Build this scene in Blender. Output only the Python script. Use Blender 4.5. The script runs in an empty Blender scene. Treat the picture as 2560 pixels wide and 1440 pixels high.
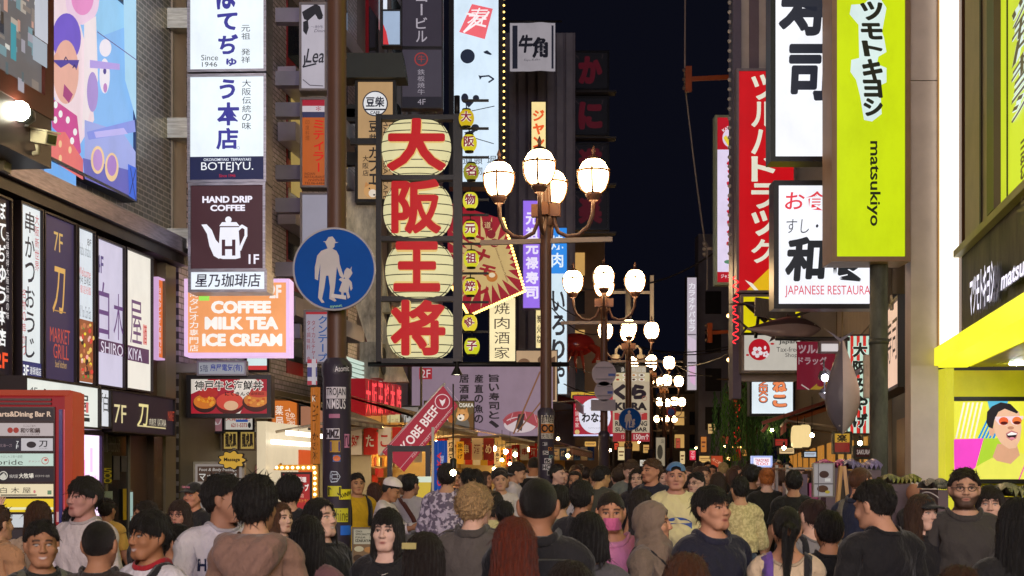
import bpy, math, random
import numpy as np
from mathutils import Vector, Matrix
from mathutils.geometry import tessellate_polygon
from mathutils.bvhtree import BVHTree

random.seed(7); RNG = np.random.default_rng(7)
SC = bpy.context.scene
COL = SC.collection
F = 3517.0      # focal length of the photograph in its own pixels (2560 wide)
HY = 1185.0     # row of the horizon
CZ = 1.65       # eye height

# ------------------------------------------------------------------ camera
cam_d = bpy.data.cameras.new('camera'); cam = bpy.data.objects.new('camera', cam_d); COL.objects.link(cam)
cam.location = (0, 0, CZ); cam.rotation_euler = (math.radians(90), 0, 0)
cam_d.sensor_width = 36.0; cam_d.lens = F / 2560 * 36.0
cam_d.shift_y = (HY - 720) / 2560
cam_d.clip_start = 0.05; cam_d.clip_end = 2000
cam_d.dof.use_dof = True; cam_d.dof.focus_distance = 15.0; cam_d.dof.aperture_fstop = 9.0
SC.camera = cam

# ------------------------------------------------------------------ night sky
wd = bpy.data.worlds.new('World'); SC.world = wd; wd.use_nodes = True
nt = wd.node_tree; bg = nt.nodes['Background']
sky = nt.nodes.new('ShaderNodeTexSky'); sky.sky_type = 'NISHITA'; sky.sun_disc = False
sky.sun_elevation = math.radians(-4.0); sky.sun_rotation = math.radians(150); sky.altitude = 50
mixn = nt.nodes.new('ShaderNodeMix'); mixn.data_type = 'RGBA'; mixn.inputs[0].default_value = 0.75
nt.links.new(sky.outputs[0], mixn.inputs[6]); mixn.inputs[7].default_value = (0.026, 0.03, 0.068, 1)
nt.links.new(mixn.outputs[2], bg.inputs[0]); bg.inputs[1].default_value = 0.14

# ------------------------------------------------------------------ render settings, exposure
SC.render.engine = 'CYCLES'
SC.view_settings.view_transform = 'Standard'; SC.view_settings.look = 'None'
SC.view_settings.exposure = 0.0; SC.view_settings.gamma = 1.0
cy = SC.cycles
cy.use_denoising = True; cy.denoiser = 'OPENIMAGEDENOISE'
cy.max_bounces = 5; cy.diffuse_bounces = 3; cy.glossy_bounces = 2; cy.transmission_bounces = 3; cy.transparent_max_bounces = 6
cy.sample_clamp_indirect = 3.0; cy.caustics_reflective = False; cy.caustics_refractive = False
cy.use_light_tree = True; cy.use_adaptive_sampling = True; cy.adaptive_threshold = 0.012

# ------------------------------------------------------------------ helpers
def lin(c):
    c = c.lstrip('#'); o = []
    for i in (0, 2, 4):
        v = int(c[i:i+2], 16) / 255
        o.append(v / 12.92 if v <= 0.04045 else ((v + 0.055) / 1.055) ** 2.4)
    return tuple(o)

def W(px, py, Y):
    return Vector(((px - 1280) / F * Y, Y, CZ + (HY - py) / F * Y))

MATS = {}
def mat(key):
    """E:hex:strength lit | D:hex:rough diffuse | M:hex:rough metal | special names"""
    if key in MATS: return MATS[key]
    m = bpy.data.materials.new(key.replace(':', '_').replace('#', '')); m.use_nodes = True
    n = m.node_tree.nodes; l = m.node_tree.links; b = n['Principled BSDF']
    MATS[key] = m
    p = key.split(':'); k = p[0]
    def noise(scale, detail=4, rough=0.6, sc=None, obj=True):
        tc = n.new('ShaderNodeTexCoord'); t = n.new('ShaderNodeTexNoise')
        t.inputs['Scale'].default_value = scale; t.inputs['Detail'].default_value = detail; t.inputs['Roughness'].default_value = rough
        src = tc.outputs['Object']
        if sc:
            mp = n.new('ShaderNodeMapping'); mp.inputs['Scale'].default_value = sc; l.new(src, mp.inputs[0]); src = mp.outputs[0]
        l.new(src, t.inputs['Vector']); return t
    def ramp(src, c0, c1, p0=0.3, p1=0.7):
        r = n.new('ShaderNodeValToRGB'); r.color_ramp.elements[0].position = p0; r.color_ramp.elements[1].position = p1
        r.color_ramp.elements[0].color = (*c0, 1); r.color_ramp.elements[1].color = (*c1, 1); l.new(src, r.inputs[0]); return r
    def bump(src, st, dist=0.01):
        bp = n.new('ShaderNodeBump'); bp.inputs['Strength'].default_value = st; bp.inputs['Distance'].default_value = dist
        l.new(src, bp.inputs['Height']); l.new(bp.outputs[0], b.inputs['Normal'])
    def mul(c, f): return tuple(min(1, x * f) for x in c)
    if k == 'E':
        c = lin(p[1]); s = float(p[2]) if len(p) > 2 else 1.0
        b.inputs['Base Color'].default_value = (*mul(c, 0.08), 1); b.inputs['Roughness'].default_value = 0.4; b.inputs['Specular IOR Level'].default_value = 0.2
        b.inputs['Emission Color'].default_value = (*c, 1); b.inputs['Emission Strength'].default_value = s
        if s < 2:   # uneven tube glow painted into the emission by noise, plus slight grime
            t = noise(1.7, 6, 0.65, (1, 1, 0.6)); rp = ramp(t.outputs[0], mul(c, 0.86), c, 0.3, 0.55); l.new(rp.outputs[0], b.inputs['Emission Color'])
    elif k in ('D', 'M'):
        c = lin(p[1]); r = float(p[2]) if len(p) > 2 else 0.6
        t = noise(2.6, 7); rp = ramp(t.outputs[0], mul(c, 0.84), mul(c, 1.06)); l.new(rp.outputs[0], b.inputs['Base Color'])
        b.inputs['Roughness'].default_value = r; b.inputs['Specular IOR Level'].default_value = 0.3; b.inputs['Metallic'].default_value = 1.0 if k == 'M' else 0.0
        t2 = noise(45.0); bump(t2.outputs[0], 0.12, 0.004)
    elif k == 'brick':   # brick:hexBrick:hexMortar:scale
        c = lin(p[1]); mo = lin(p[2])
        tc = n.new('ShaderNodeTexCoord'); mp = n.new('ShaderNodeMapping'); mp.inputs['Rotation'].default_value = (math.radians(90), 0, 0)
        l.new(tc.outputs['Object'], mp.inputs[0])
        t = n.new('ShaderNodeTexBrick'); t.inputs['Color1'].default_value = (*c, 1); t.inputs['Color2'].default_value = (*mul(c, 0.6), 1); t.inputs['Mortar'].default_value = (*mo, 1)
        t.inputs['Scale'].default_value = float(p[3]); t.inputs['Mortar Size'].default_value = 0.025; t.inputs['Brick Width'].default_value = 0.5; t.inputs['Row Height'].default_value = 0.2
        l.new(mp.outputs[0], t.inputs['Vector']); l.new(t.outputs[0], b.inputs['Base Color'])
        b.inputs['Roughness'].default_value = float(p[4]) if len(p) > 4 else 0.35; bump(t.outputs['Fac'], -0.5, 0.01)
    elif k == 'ground':
        t = noise(3.0, 8); rp = ramp(t.outputs[0], (0.03, 0.03, 0.032), (0.075, 0.072, 0.07)); l.new(rp.outputs[0], b.inputs['Base Color'])
        b.inputs['Roughness'].default_value = 0.55; t2 = noise(60); bump(t2.outputs[0], 0.3)
    elif k == 'wood':
        t = noise(2.5, 6, 0.6, (14, 14, 0.7)); c = lin(p[1]); rp = ramp(t.outputs[0], mul(c, 0.6), mul(c, 1.15)); l.new(rp.outputs[0], b.inputs['Base Color'])
        if len(p) > 2: l.new(rp.outputs[0], b.inputs['Emission Color']); b.inputs['Emission Strength'].default_value = float(p[2])
        b.inputs['Roughness'].default_value = 0.5
    elif k == 'brushed':
        t = noise(5.0, 5, 0.6, (1.0, 1.0, 9.0)); c = lin(p[1]); rp = ramp(t.outputs[0], mul(c, 0.6), mul(c, 1.2)); l.new(rp.outputs[0], b.inputs['Base Color'])
        b.inputs['Metallic'].default_value = 0.9; b.inputs['Roughness'].default_value = 0.38
    elif k == 'weather':
        t = noise(3.2, 8, 0.7, (1, 1, 0.35)); c = lin(p[1]); rp = ramp(t.outputs[0], mul(c, 0.3), mul(c, 1.2), 0.35, 0.62); l.new(rp.outputs[0], b.inputs['Base Color'])
        b.inputs['Roughness'].default_value = 0.6; bump(t.outputs[0], 0.5, 0.02)
    elif k == 'glass':
        b.inputs['Base Color'].default_value = (0.02, 0.02, 0.025, 1); b.inputs['Roughness'].default_value = 0.08; b.inputs['IOR'].default_value = 1.5
    elif k == 'clearfilm':
        b.inputs['Base Color'].default_value = (*lin(p[1]), 1); b.inputs['Roughness'].default_value = 0.12
        t = noise(9.0, 5); bump(t.outputs[0], 0.9, 0.06)
    elif k in ('skin', 'cloth', 'hair', 'knit', 'print', 'denim'):
        oi = n.new('ShaderNodeObjectInfo')
        if k == 'skin':
            at = n.new('ShaderNodeAttribute'); at.attribute_name = 'feat'
            sep = n.new('ShaderNodeSeparateColor'); l.new(at.outputs['Color'], sep.inputs[0])
            cur = oi.outputs['Color']
            t = noise(28, 4); mt = n.new('ShaderNodeMix'); mt.data_type = 'RGBA'; mt.blend_type = 'MULTIPLY'; mt.inputs[0].default_value = 0.35
            rp = ramp(t.outputs[0], (0.75, 0.62, 0.58), (1, 1, 1)); l.new(cur, mt.inputs[6]); l.new(rp.outputs[0], mt.inputs[7]); cur = mt.outputs[2]
            for ch, colr in ((0, (0.30, 0.07, 0.06)), (1, (0.008, 0.006, 0.006)), (2, (0.62, 0.58, 0.54))):
                mx = n.new('ShaderNodeMix'); mx.data_type = 'RGBA'; l.new(sep.outputs[ch], mx.inputs[0]); l.new(cur, mx.inputs[6]); mx.inputs[7].default_value = (*colr, 1); cur = mx.outputs[2]
            l.new(cur, b.inputs['Base Color']); b.inputs['Roughness'].default_value = 0.6; b.inputs['Specular IOR Level'].default_value = 0.3
            b.inputs['Subsurface Weight'].default_value = 0.0
        elif k == 'hair':
            t = noise(22, 6, 0.75, (12, 12, 0.9)); rp = ramp(t.outputs[0], (0.3, 0.3, 0.3), (2.3, 2.1, 1.9), .38, .66)
            mt = n.new('ShaderNodeMix'); mt.data_type = 'RGBA'; mt.blend_type = 'MULTIPLY'; mt.inputs[0].default_value = 1.0
            l.new(oi.outputs['Color'], mt.inputs[6]); l.new(rp.outputs[0], mt.inputs[7]); l.new(mt.outputs[2], b.inputs['Base Color'])
            b.inputs['Roughness'].default_value = 0.42; bump(t.outputs[0], 0.9, 0.012)
        else:
            t = noise(5.0, 5, 0.55, (1, 1, 0.55)); rp = ramp(t.outputs[0], (0.82, 0.82, 0.82), (1.06, 1.06, 1.06))
            mt = n.new('ShaderNodeMix'); mt.data_type = 'RGBA'; mt.blend_type = 'MULTIPLY'; mt.inputs[0].default_value = 1.0
            l.new(oi.outputs['Color'], mt.inputs[6]); l.new(rp.outputs[0], mt.inputs[7]); cur = mt.outputs[2]
            if k in ('print', 'knit'):
                t3 = noise(26 if k == 'print' else 40, 3, 0.5); r3 = ramp(t3.outputs[0], (0.16, 0.14, 0.2) if k == 'print' else (0.7, 0.68, 0.6), (1, 1, 1), 0.47, 0.55)
                m3 = n.new('ShaderNodeMix'); m3.data_type = 'RGBA'; m3.blend_type = 'MULTIPLY'; m3.inputs[0].default_value = 0.9
                l.new(cur, m3.inputs[6]); l.new(r3.outputs[0], m3.inputs[7]); cur = m3.outputs[2]
            l.new(cur, b.inputs['Base Color']); b.inputs['Roughness'].default_value = 0.85
            b.inputs['Sheen Weight'].default_value = 0.15
            bump(t.outputs[0], 1.0, 0.07)
    return m

EACH = set('cap eye band bulb_row bulb_strip window dark_window lit_or_reflecting_window goods bracket_box floor_band window_strip panel_joint shelf fin bulb side_arm drain_pipe soffit mullion bracket light_strip board tube advertising insulator lamp leg lens shop_front inner_window upper_window rib arm light_strip frame_bar tube_lamp wrapped dome crossbar menu_picture strap_piece floor_line'.split())
class MB:
    """collects geometry, builds ONE mesh object; local axes X right, Z up, Y away from the viewer"""
    def __init__(s): s.v = []; s.f = []; s.m = []; s.keys = []; s.sm = []; s.pc = []; s.np = 0
    def k(s, key):
        if key not in s.keys: s.keys.append(key)
        return s.keys.index(key)
    def raw(s, v, f, key, smooth=False):
        o = len(s.v); s.v.extend([tuple(map(float, p)) for p in v]); i = s.k(key); s.pc.append((len(s.f), len(s.f)+len(f), o, o+len(v)))
        for q in f: s.f.append(tuple(int(a) + o for a in q)); s.m.append(i); s.sm.append(smooth)
    def box(s, x0, x1, y0, y1, z0, z1, key):
        v = [(x, y, z) for x in (x0, x1) for y in (y0, y1) for z in (z0, z1)]
        s.raw(v, [(0,1,3,2),(4,6,7,5),(0,4,5,1),(2,3,7,6),(0,2,6,4),(1,5,7,3)], key)
    def obox(s, c, sx, sy, sz, R, key):
        v = [Vector(c) + R @ Vector((x*sx/2, y*sy/2, z*sz/2)) for x in (-1,1) for y in (-1,1) for z in (-1,1)]
        s.raw(v, [(0,1,3,2),(4,6,7,5),(0,4,5,1),(2,3,7,6),(0,2,6,4),(1,5,7,3)], key)
    def bar(s, a, b, w, h, key):
        a = Vector(a); b = Vector(b); d = b - a
        if d.length < 1e-6: return
        R = d.to_track_quat('X', 'Z').to_matrix(); s.obox((a+b)/2, d.length, w, h, R, key)
    def tube(s, pts, r, key, n=10, cap=True):
        pts = [Vector(p) for p in pts]; rs = r if isinstance(r, (list, tuple)) else [r]*len(pts); v = []; f = []
        up = None
        for i, p in enumerate(pts):
            d = (pts[min(i+1, len(pts)-1)] - pts[max(i-1, 0)]).normalized()
            if up is None: up = Vector((0,0,1)) if abs(d.z) < 0.9 else Vector((1,0,0))
            x = d.cross(up).normalized(); up2 = x.cross(d).normalized(); up = up2
            for j in range(n):
                a = 2*math.pi*j/n; v.append(p + (x*math.cos(a) + up2*math.sin(a))*rs[i])
        for i in range(len(pts)-1):
            for j in range(n): f.append((i*n+j, i*n+(j+1)%n, (i+1)*n+(j+1)%n, (i+1)*n+j))
        if cap: f.append(tuple(range(n))[::-1]); f.append(tuple(range((len(pts)-1)*n, len(pts)*n)))
        s.raw(v, f, key, True)
    def lathe(s, prof, c, key, n=20, sy=1.0, sx=1.0):
        v = []; f = []
        for r, z in prof:
            for j in range(n):
                a = 2*math.pi*j/n; v.append((c[0]+r*math.cos(a)*sx, c[1]+r*math.sin(a)*sy, c[2]+z))
        for i in range(len(prof)-1):
            for j in range(n): f.append((i*n+j, i*n+(j+1)%n, (i+1)*n+(j+1)%n, (i+1)*n+j))
        s.raw(v, f, key, True)
    def ball(s, c, r, key, n=14, sx=1, sy=1, sz=1):
        s.lathe([(r*math.sin(math.pi*i/(n//2))+1e-5, -r*math.cos(math.pi*i/(n//2))*sz) for i in range(n//2+1)], c, key, n, sy, sx)
    def flat(s, v2, f, y, key):
        s.raw([(p[0], y+(p[2] if len(p) > 2 else 0), p[1]) for p in v2], f, key)
    def poly(s, pts, y, key):
        t = tessellate_polygon([[Vector((a, b, 0)) for a, b in pts]]); s.flat(pts, t, y, key)
    def slab(s, pts, y0, y1, key, side=None):
        """polygon in x,z extruded from y0 to y1"""
        n = len(pts); t = tessellate_polygon([[Vector((a, b, 0)) for a, b in pts]])
        s.flat(pts, t, y0, key); s.flat(pts, [q[::-1] for q in t], y1, key)
        s.raw([(a, y0, b) for a, b in pts] + [(a, y1, b) for a, b in pts], [(i, (i+1) % n, n+(i+1) % n, n+i) for i in range(n)], side or key)
    def build(s, name, parent=None, fast=True):
        if name in EACH and len(s.pc) > 1:   # every piece a part of its own
            for a, b, c, d in s.pc:
                q = MB(); q.v = s.v[c:d]; q.f = [tuple(i-c for i in t) for t in s.f[a:b]]; q.sm = s.sm[a:b]
                ks = [s.keys[i] for i in s.m[a:b]]; q.keys = sorted(set(ks)); q.m = [q.keys.index(k) for k in ks]; o = q.build(name, parent)
            return o
        me = bpy.data.meshes.new(name); me.from_pydata(s.v, [], s.f)
        for key in s.keys: me.materials.append(mat(key))
        me.polygons.foreach_set('material_index', s.m); me.polygons.foreach_set('use_smooth', s.sm); me.update()
        o = bpy.data.objects.new(name, me); COL.objects.link(o)
        if parent: o.parent = parent
        return o

def tag(o, label=None, cat=None, group=None, kind=None):
    if label: o['label'] = label
    if cat: o['category'] = cat
    if group: o['group'] = group
    if kind: o['kind'] = kind
    return o
def empty(name, loc=(0,0,0), rz=0.0):
    o = bpy.data.objects.new(name, None); COL.objects.link(o); o.location = loc; o.rotation_euler = (0, 0, rz); o.empty_display_size = 0.1
    return o
def thing(name, label, cat, loc=(0,0,0), rz=0.0, group=None):
    return tag(empty(name, loc, rz), label, cat, group)
def copy_tree(o, parent=None):
    c = o.copy(); COL.objects.link(c)
    if parent: c.parent = parent
    for ch in list(o.children): copy_tree(ch, c)
    return c

# ---- lettering: the built-in font turned into flat mesh
_TX = {}
def glyphs(text, bold=0.0):
    k = (text, bold)
    if k in _TX: return _TX[k]
    if bold > (0.022 if any(ord(c) > 0x2E7F for c in text) else 0.034):   # thick brush kanji: a ring of shifted copies, each a hair prouder
        v0, f0 = glyphs(text, 0.012); r = bold-0.012; vs = [np.c_[v0[:, :2], np.zeros(len(v0))]]; fs = [f0]
        n = 8 if bold < .06 else 12
        for i in range(n):
            a = 2*math.pi*i/n; vs.append(np.c_[v0[:, :2]+[r*math.cos(a), r*math.sin(a)], np.full(len(v0), -.0002*(i+1))]); fs.append(f0+len(v0)*(i+1))
        _TX[k] = (np.concatenate(vs), np.concatenate(fs)); return _TX[k]
    c = bpy.data.curves.new('letters', 'FONT'); c.body = text; c.offset = bold; c.resolution_u = 3
    o = bpy.data.objects.new('letters', c); m = o.to_mesh()
    n = len(m.vertices); co = np.zeros(n*3, 'f')
    if n:
        m.vertices.foreach_get('co', co); m.calc_loop_triangles(); t = np.zeros(len(m.loop_triangles)*3, 'i'); m.loop_triangles.foreach_get('vertices', t)
    else: t = np.zeros(0, 'i')
    o.to_mesh_clear(); bpy.data.objects.remove(o); bpy.data.curves.remove(c)
    _TX[k] = (np.c_[co.reshape(-1, 3)[:, :2].astype(float), np.zeros(n)], t.reshape(-1, 3)); return _TX[k]
def fit(text, x0, z0, x1, z1, bold=0.0, rot=0, shear=0.0, keep=False):
    v, f = glyphs(text, bold)
    if len(v) == 0: return v, f
    dy = v[:, 2:].copy(); v = v[:, :2].copy()
    if rot: a = math.radians(rot); v = v @ np.array([[math.cos(a), math.sin(a)], [-math.sin(a), math.cos(a)]])
    if shear: v[:, 0] += shear * v[:, 1]
    lo, hi = v.min(0), v.max(0); d = np.maximum(hi - lo, 1e-6)
    s = np.array([(x1-x0)/d[0], (z1-z0)/d[1]])
    if keep: s = np.minimum(s, s[::-1]); 
    c = np.array([(x0+x1)/2, (z0+z1)/2])
    return np.c_[(v - (lo+hi)/2) * s + c, dy], f

class Plane:
    """vertical plane through the picture ray (px,py) at depth Y, turned by ang degrees about Z"""
    def __init__(s, px, py, Y, ang=0.0):
        s.o = W(px, py, Y); s.a = math.radians(ang); s.u = Vector((math.cos(s.a), math.sin(s.a), 0)); s.n = Vector((math.sin(s.a), -math.cos(s.a), 0))
    def uv(s, px, py):
        d = Vector(((px-1280)/F, 1, (HY-py)/F)); c = Vector((0, 0, CZ)); t = (s.o - c).dot(s.n) / d.dot(s.n); p = c + d*t - s.o
        return p.dot(s.u), p.z
    def rect(s, x0, y0, x1, y1):
        xm, ym = (x0+x1)/2, (y0+y1)/2
        return s.uv(x0, ym)[0], s.uv(xm, y1)[1], s.uv(x1, ym)[0], s.uv(xm, y0)[1]

def draw(mb, pl, items, lit, y0, step=0.0028):
    """items in picture pixels laid onto plane pl, each one layer prouder than the last"""
    y = y0; step = min(step, .04/max(1, len(items)))
    for it in items:
        y -= step; k = it[0]; opt = it[-1] if isinstance(it[-1], dict) else {}
        if opt: it = it[:-1]
        colr = it[-1]; key = colr if ':' in colr else ((f'E:{colr}:{opt.get("s", lit)}') if lit else f'D:{colr}:0.6')
        b = opt.get('b', 0.0)
        if k in ('t', 'v'):
            x0, z0, x1, z1 = pl.rect(*it[2:6])
            if k == 't':
                v, f = fit(it[1], x0, z0, x1, z1, b, opt.get('rot', 0), opt.get('sh', 0)); mb.flat(v, f, y, key)
            else:
                ch = it[1]; h = (z1-z0)/len(ch); g = opt.get('gap', 0.08)
                for i, c in enumerate(ch):
                    zt = z1 - i*h
                    if c == ' ': continue
                    if c == 'ー': v, f = fit('|', x0+(x1-x0)*.42, zt-h*(1-g), x0+(x1-x0)*.58, zt-h*g, 0.02)
                    else: v, f = fit(c, x0, zt-h*(1-g), x1, zt-h*g, b, opt.get('rot', 0), opt.get('sh', 0))
                    mb.flat(v, f, y, key)
        elif k == 'r': x0, z0, x1, z1 = pl.rect(*it[1:5]); mb.flat([(x0,z0),(x1,z0),(x1,z1),(x0,z1)], [(0,1,2,3)], y, key)
        elif k == 'p': mb.poly([pl.uv(*q) for q in it[1]], y, key)
        elif k == 'c':
            cx, cy_, rx, ry = it[1:5]; n = 28
            mb.flat([pl.uv(cx+rx*math.cos(2*math.pi*i/n), cy_-ry*math.sin(2*math.pi*i/n)) for i in range(n)], [tuple(range(n))], y, key)
        elif k == 'o':
            cx, cy_, r, w = it[1:5]; n = 32; v = [pl.uv(cx+q*math.cos(2*math.pi*i/n), cy_-q*math.sin(2*math.pi*i/n)) for q in (r, r-w) for i in range(n)]
            mb.flat(v, [(i, (i+1)%n, n+(i+1)%n, n+i) for i in range(n)], y, key)
        elif k == 'l':
            pts = [Vector((*pl.uv(*q), 0)) for q in it[1]]; w = it[2] * abs(pl.uv(1, 0)[0]-pl.uv(0, 0)[0]) / 2 if not opt.get('m') else it[2]/2
            for i in range(len(pts)-1):
                d = pts[i+1]-pts[i]; nn = Vector((-d.y, d.x, 0)).normalized()*w; e = d.normalized()*w*0.5
                q = [pts[i]-nn-e, pts[i+1]-nn+e, pts[i+1]+nn+e, pts[i]+nn-e]; mb.flat([(a.x, a.y) for a in q], [(0,1,2,3)], y, key)

def sign(name, label, rect, Y, bg, items=(), ang=0.0, th=0.22, frame='D:2a2a2e:0.4', fw=0.03, lit=1.0, cat='sign', group=None, off=0.0, extra=None, at=None, fname='cabinet'):
    x0, y0, x1, y1 = rect
    pl = at or Plane((x0+x1)/2, y1, Y, ang)
    a, zb, b, zt = pl.rect(*rect)
    loc = pl.o + pl.n*off
    t = thing(name, label, cat, loc, pl.a, group)
    c = MB(); c.box(a-fw, b+fw, 0.004, th, zb-fw, zt+fw, frame)
    if fw > 0:   # raised rim round the panel
        for q in ((a-fw, a, zb-fw, zt+fw), (b, b+fw, zb-fw, zt+fw), (a, b, zb-fw, zb), (a, b, zt, zt+fw)): c.box(q[0], q[1], -0.028, 0.004, q[2], q[3], frame)
    c.build(fname, t)
    m = MB(); key = bg if ':' in bg else (f'E:{bg}:{lit}' if lit else f'D:{bg}:0.55')
    m.flat([(a,zb),(b,zb),(b,zt),(a,zt)], [(0,1,2,3)], 0.0, key)
    draw(m, pl, items, lit, 0.0)
    m.build('panel', t)
    if extra: extra(t, pl, (a, zb, b, zt))
    return t
# ================================================================== setting
AL = math.degrees(math.atan2(1, 0.12)); AR = math.degrees(math.atan2(-1, -0.158))
def XL(Y): return -5.79+0.12*Y
def XR(Y): return 2.34+0.158*Y
def LP(Y, z=0): return Vector((XL(Y), Y, z))
def RPt(Y, z=0): return Vector((XR(Y), Y, z))
PLL = Plane(0, 0, 1); PLL.o = LP(13); PLL.a = math.radians(AL); PLL.u = Vector((math.cos(PLL.a), math.sin(PLL.a), 0)); PLL.n = Vector((math.sin(PLL.a), -math.cos(PLL.a), 0))
def lplane(Y, out=0.0):
    p = Plane(0, 0, 1); p.a = PLL.a; p.u = PLL.u; p.n = PLL.n; p.o = LP(Y)+PLL.n*out; return p
def rplane(Y, out=0.0):
    p = Plane(0, 0, 1); p.a = math.radians(AR); p.u = Vector((math.cos(p.a), math.sin(p.a), 0)); p.n = Vector((math.sin(p.a), -math.cos(p.a), 0)); p.o = RPt(Y)+p.n*out; return p
SL = math.sqrt(1+0.12**2); SR = math.sqrt(1+0.158**2)

g = MB(); g.raw([(-400,-60,0),(400,-60,0),(400,600,0),(-400,600,0)], [(0,1,2,3)], 'ground'); tag(g.build('ground'), kind='structure')
r = MB(); r.raw([(XL(-12)+.9,-12,.004),(XR(-12)-.9,-12,.004),(XR(140)-.9,140,.004),(XL(140)+.9,140,.004)], [(0,1,2,3)], 'brick:3a3836:1c1b1b:2.5:0.5'); tag(r.build('road'), kind='structure')

def building(label, side, Y0, Y1, z1, depth, key, z0=0.0, name='building', inset=0.0):
    """returns thing and its length; local x runs along the facade, y into the house"""
    pl = lplane(Y0, -inset) if side == 'L' else rplane(Y1, -inset)
    L = (Y1-Y0)*(SL if side == 'L' else SR); t = thing(name, label, 'building', pl.o, pl.a)
    m = MB(); m.box(0, L, 0, depth, z0, z1, key); m.build('wall', t); return t, L, pl
def part(t, name, fn):
    m = MB(); fn(m); return m.build(name, t)

# ---- left corner building
tA, LA, pA = building('dark brick corner building on the left under a large pastel video screen', 'L', 7.5, 16.0, 15, 6, 'brick:7a788a:b4aebe:3.4:0.3', z0=4.15)
def lx(Y): return (Y-7.5)*SL
part(tA, 'lower_wall', lambda m: m.box(0, LA-.02, .05, 6, 0, 4.15, 'D:5a4238:0.3'))
part(tA, 'ledge', lambda m: (m.box(0, LA+.1, -.22, .0, 4.13, 4.30, 'brushed:8a8494'), m.box(0, LA+.1, -.16, -.002, 4.02, 4.128, 'D:2b2428:0.4')))
part(tA, 'pilaster', lambda m: m.box(LA-.02, LA+.42, -.02, .6, 4.3, 15, 'D:a9a296:0.7'))
part(tA, 'corner_post', lambda m: (m.box(LA-.32, LA+.0, -.05, .3, 0, 4.0, 'D:6d6455:0.4'), m.box(LA-.62, LA-.345, -.03, .3, 0, 2.4, 'D:4a3b2f:0.25')))
# entrance doors beneath the fascia
def doors(m):
    for i, Y in enumerate((12.95, 13.55, 14.15)):
        a = lx(Y); m.box(a, a+.56, -.01, .04, .05, 2.1, 'glass'); m.box(a-.03, a, -.03, .05, .0, 2.14, 'D:7a7468:0.35'); m.box(a+.56, a+.59, -.03, .05, 0, 2.14, 'D:7a7468:0.35')
    a = lx(12.95); m.box(a-.03, lx(14.15)+.6, -.03, .05, 2.14, 2.24, 'D:6b6558:0.35')
door = part(tA, 'door', doors)
mb = MB()
for px0, py0, px1, py1, c in ((248,1130,272,1210,'D:3d3a20'),(276,1140,292,1200,'D:55525a'),(296,1140,310,1180,'D:55525a'),(252,1228,274,1262,'D:9fb0b0'),(300,1222,309,1300,'D:c8a414'),(318,1230,325,1330,'E:b8d8d0:0.6')):
    x0, z0, x1, z1 = pA.rect(px0, py0, px1, py1); mb.flat([(x0,z0),(x1,z0),(x1,z1),(x0,z1)], [(0,1,2,3)], -.032, c)
draw(mb, pA, [('v', '500', 249, 1170, 271, 1208, 'D:d8c820', {'gap': .02}), ('t', 'Dohtonbori', 256, 1095, 290, 1130, 'D:6a625a')], 0, -.034)
mb.build('poster', door)
# far left tile building
tB, LB, pB = building('pale tile building with red window strips behind the hanging white signs', 'L', 16.9, 26.2, 19, 7, 'brick:b4acc0:4a4550:2.8:0.35', inset=.25)
def bx(px): return pB.uv(px, 600)[0]
def bwin(m):
    for a, b in ((716, 756), (818, 868), (920, 945)):
        x0, x1 = bx(a), bx(b)
        m.box(x0, x1, -.012, .1, 3.2, 18.5, 'D:8c1424:0.3')
        for z in np.arange(3.4, 18, 1.55): m.box(x0+.04, x1-.04, -.02, -.0125, z, z+1.1, 'glass')
part(tB, 'window_strip', bwin)
part(tB, 'floor_band', lambda m: [m.box(bx(690), bx(870), -.30, -.025, z, z+.28, 'D:9d98b0:0.4') for z in (4.02, 5.38, 5.92+.7, 7.45, 9.0)])
part(tB, 'lit_or_reflecting_window', lambda m: [m.box(bx(724), bx(750), -.03, -.021, z, z+.7, 'E:b59a58:0.7') for z in (6.0, 6.95)])  # yellow reflection of the cafe sign, painted as glowing panes
part(tB, 'ground_wall', lambda m: m.box(0, LB, -.02, .3, 0, 2.9, 'D:6a6152:0.5'))
tC, LC, pC = building('dark narrow building behind the big white lantern sign', 'L', 26.3, 36.0, 15.5, 8, 'D:7a7480:0.6', inset=.3)
part(tC, 'dark_window', lambda m: [m.box(x, x+1.1, -.012, .05, z, z+1.2, 'glass') for x in (1, 3.2, 5.4, 7.6) for z in (4, 6.2, 8.4, 10.6, 12.8)])
part(tC, 'drain_pipe', lambda m: [m.tube([(x, -.08, 3), (x, -.08, 15)], .05, 'D:77747c:0.4') for x in (2.7, 4.9, 7.1)])
def slat(t, a, b, z0, z1, n, y=-.3):
    m = MB()
    for i in range(n):
        x = a+(b-a)*(i+.5)/n; m.box(x-.11, x+.11, y, y+.3, z0, z1, 'D:8d8a92:0.5')
    return m.build('fin', t)
def front(label, px0, px1, ytop, Y, depth, key, name='building', zb=0.0):
    a, b = W(px0, HY, Y), W(px1, HY, Y); zt = CZ+(HY-ytop)/F*Y; t = thing(name, label, 'building', (a.x, Y, 0)); w = b.x-a.x
    m = MB(); m.box(0, w, 0, depth, zb, zt, key); m.build('wall', t); return t, w, zt
tD, wD, zD = front('grey building clad in upright metal fins beside the night sky', 1262, 1438, 82, 47, 14, 'D:807a84:0.6')
slat(tD, .1, wD-.05, 4.2, zD-.1, 7)
tE, wE, zE = front('dark brown building with small lit windows behind the second street lamp', 1405, 1512, 520, 62, 12, 'D:8a7464:0.7')
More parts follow.
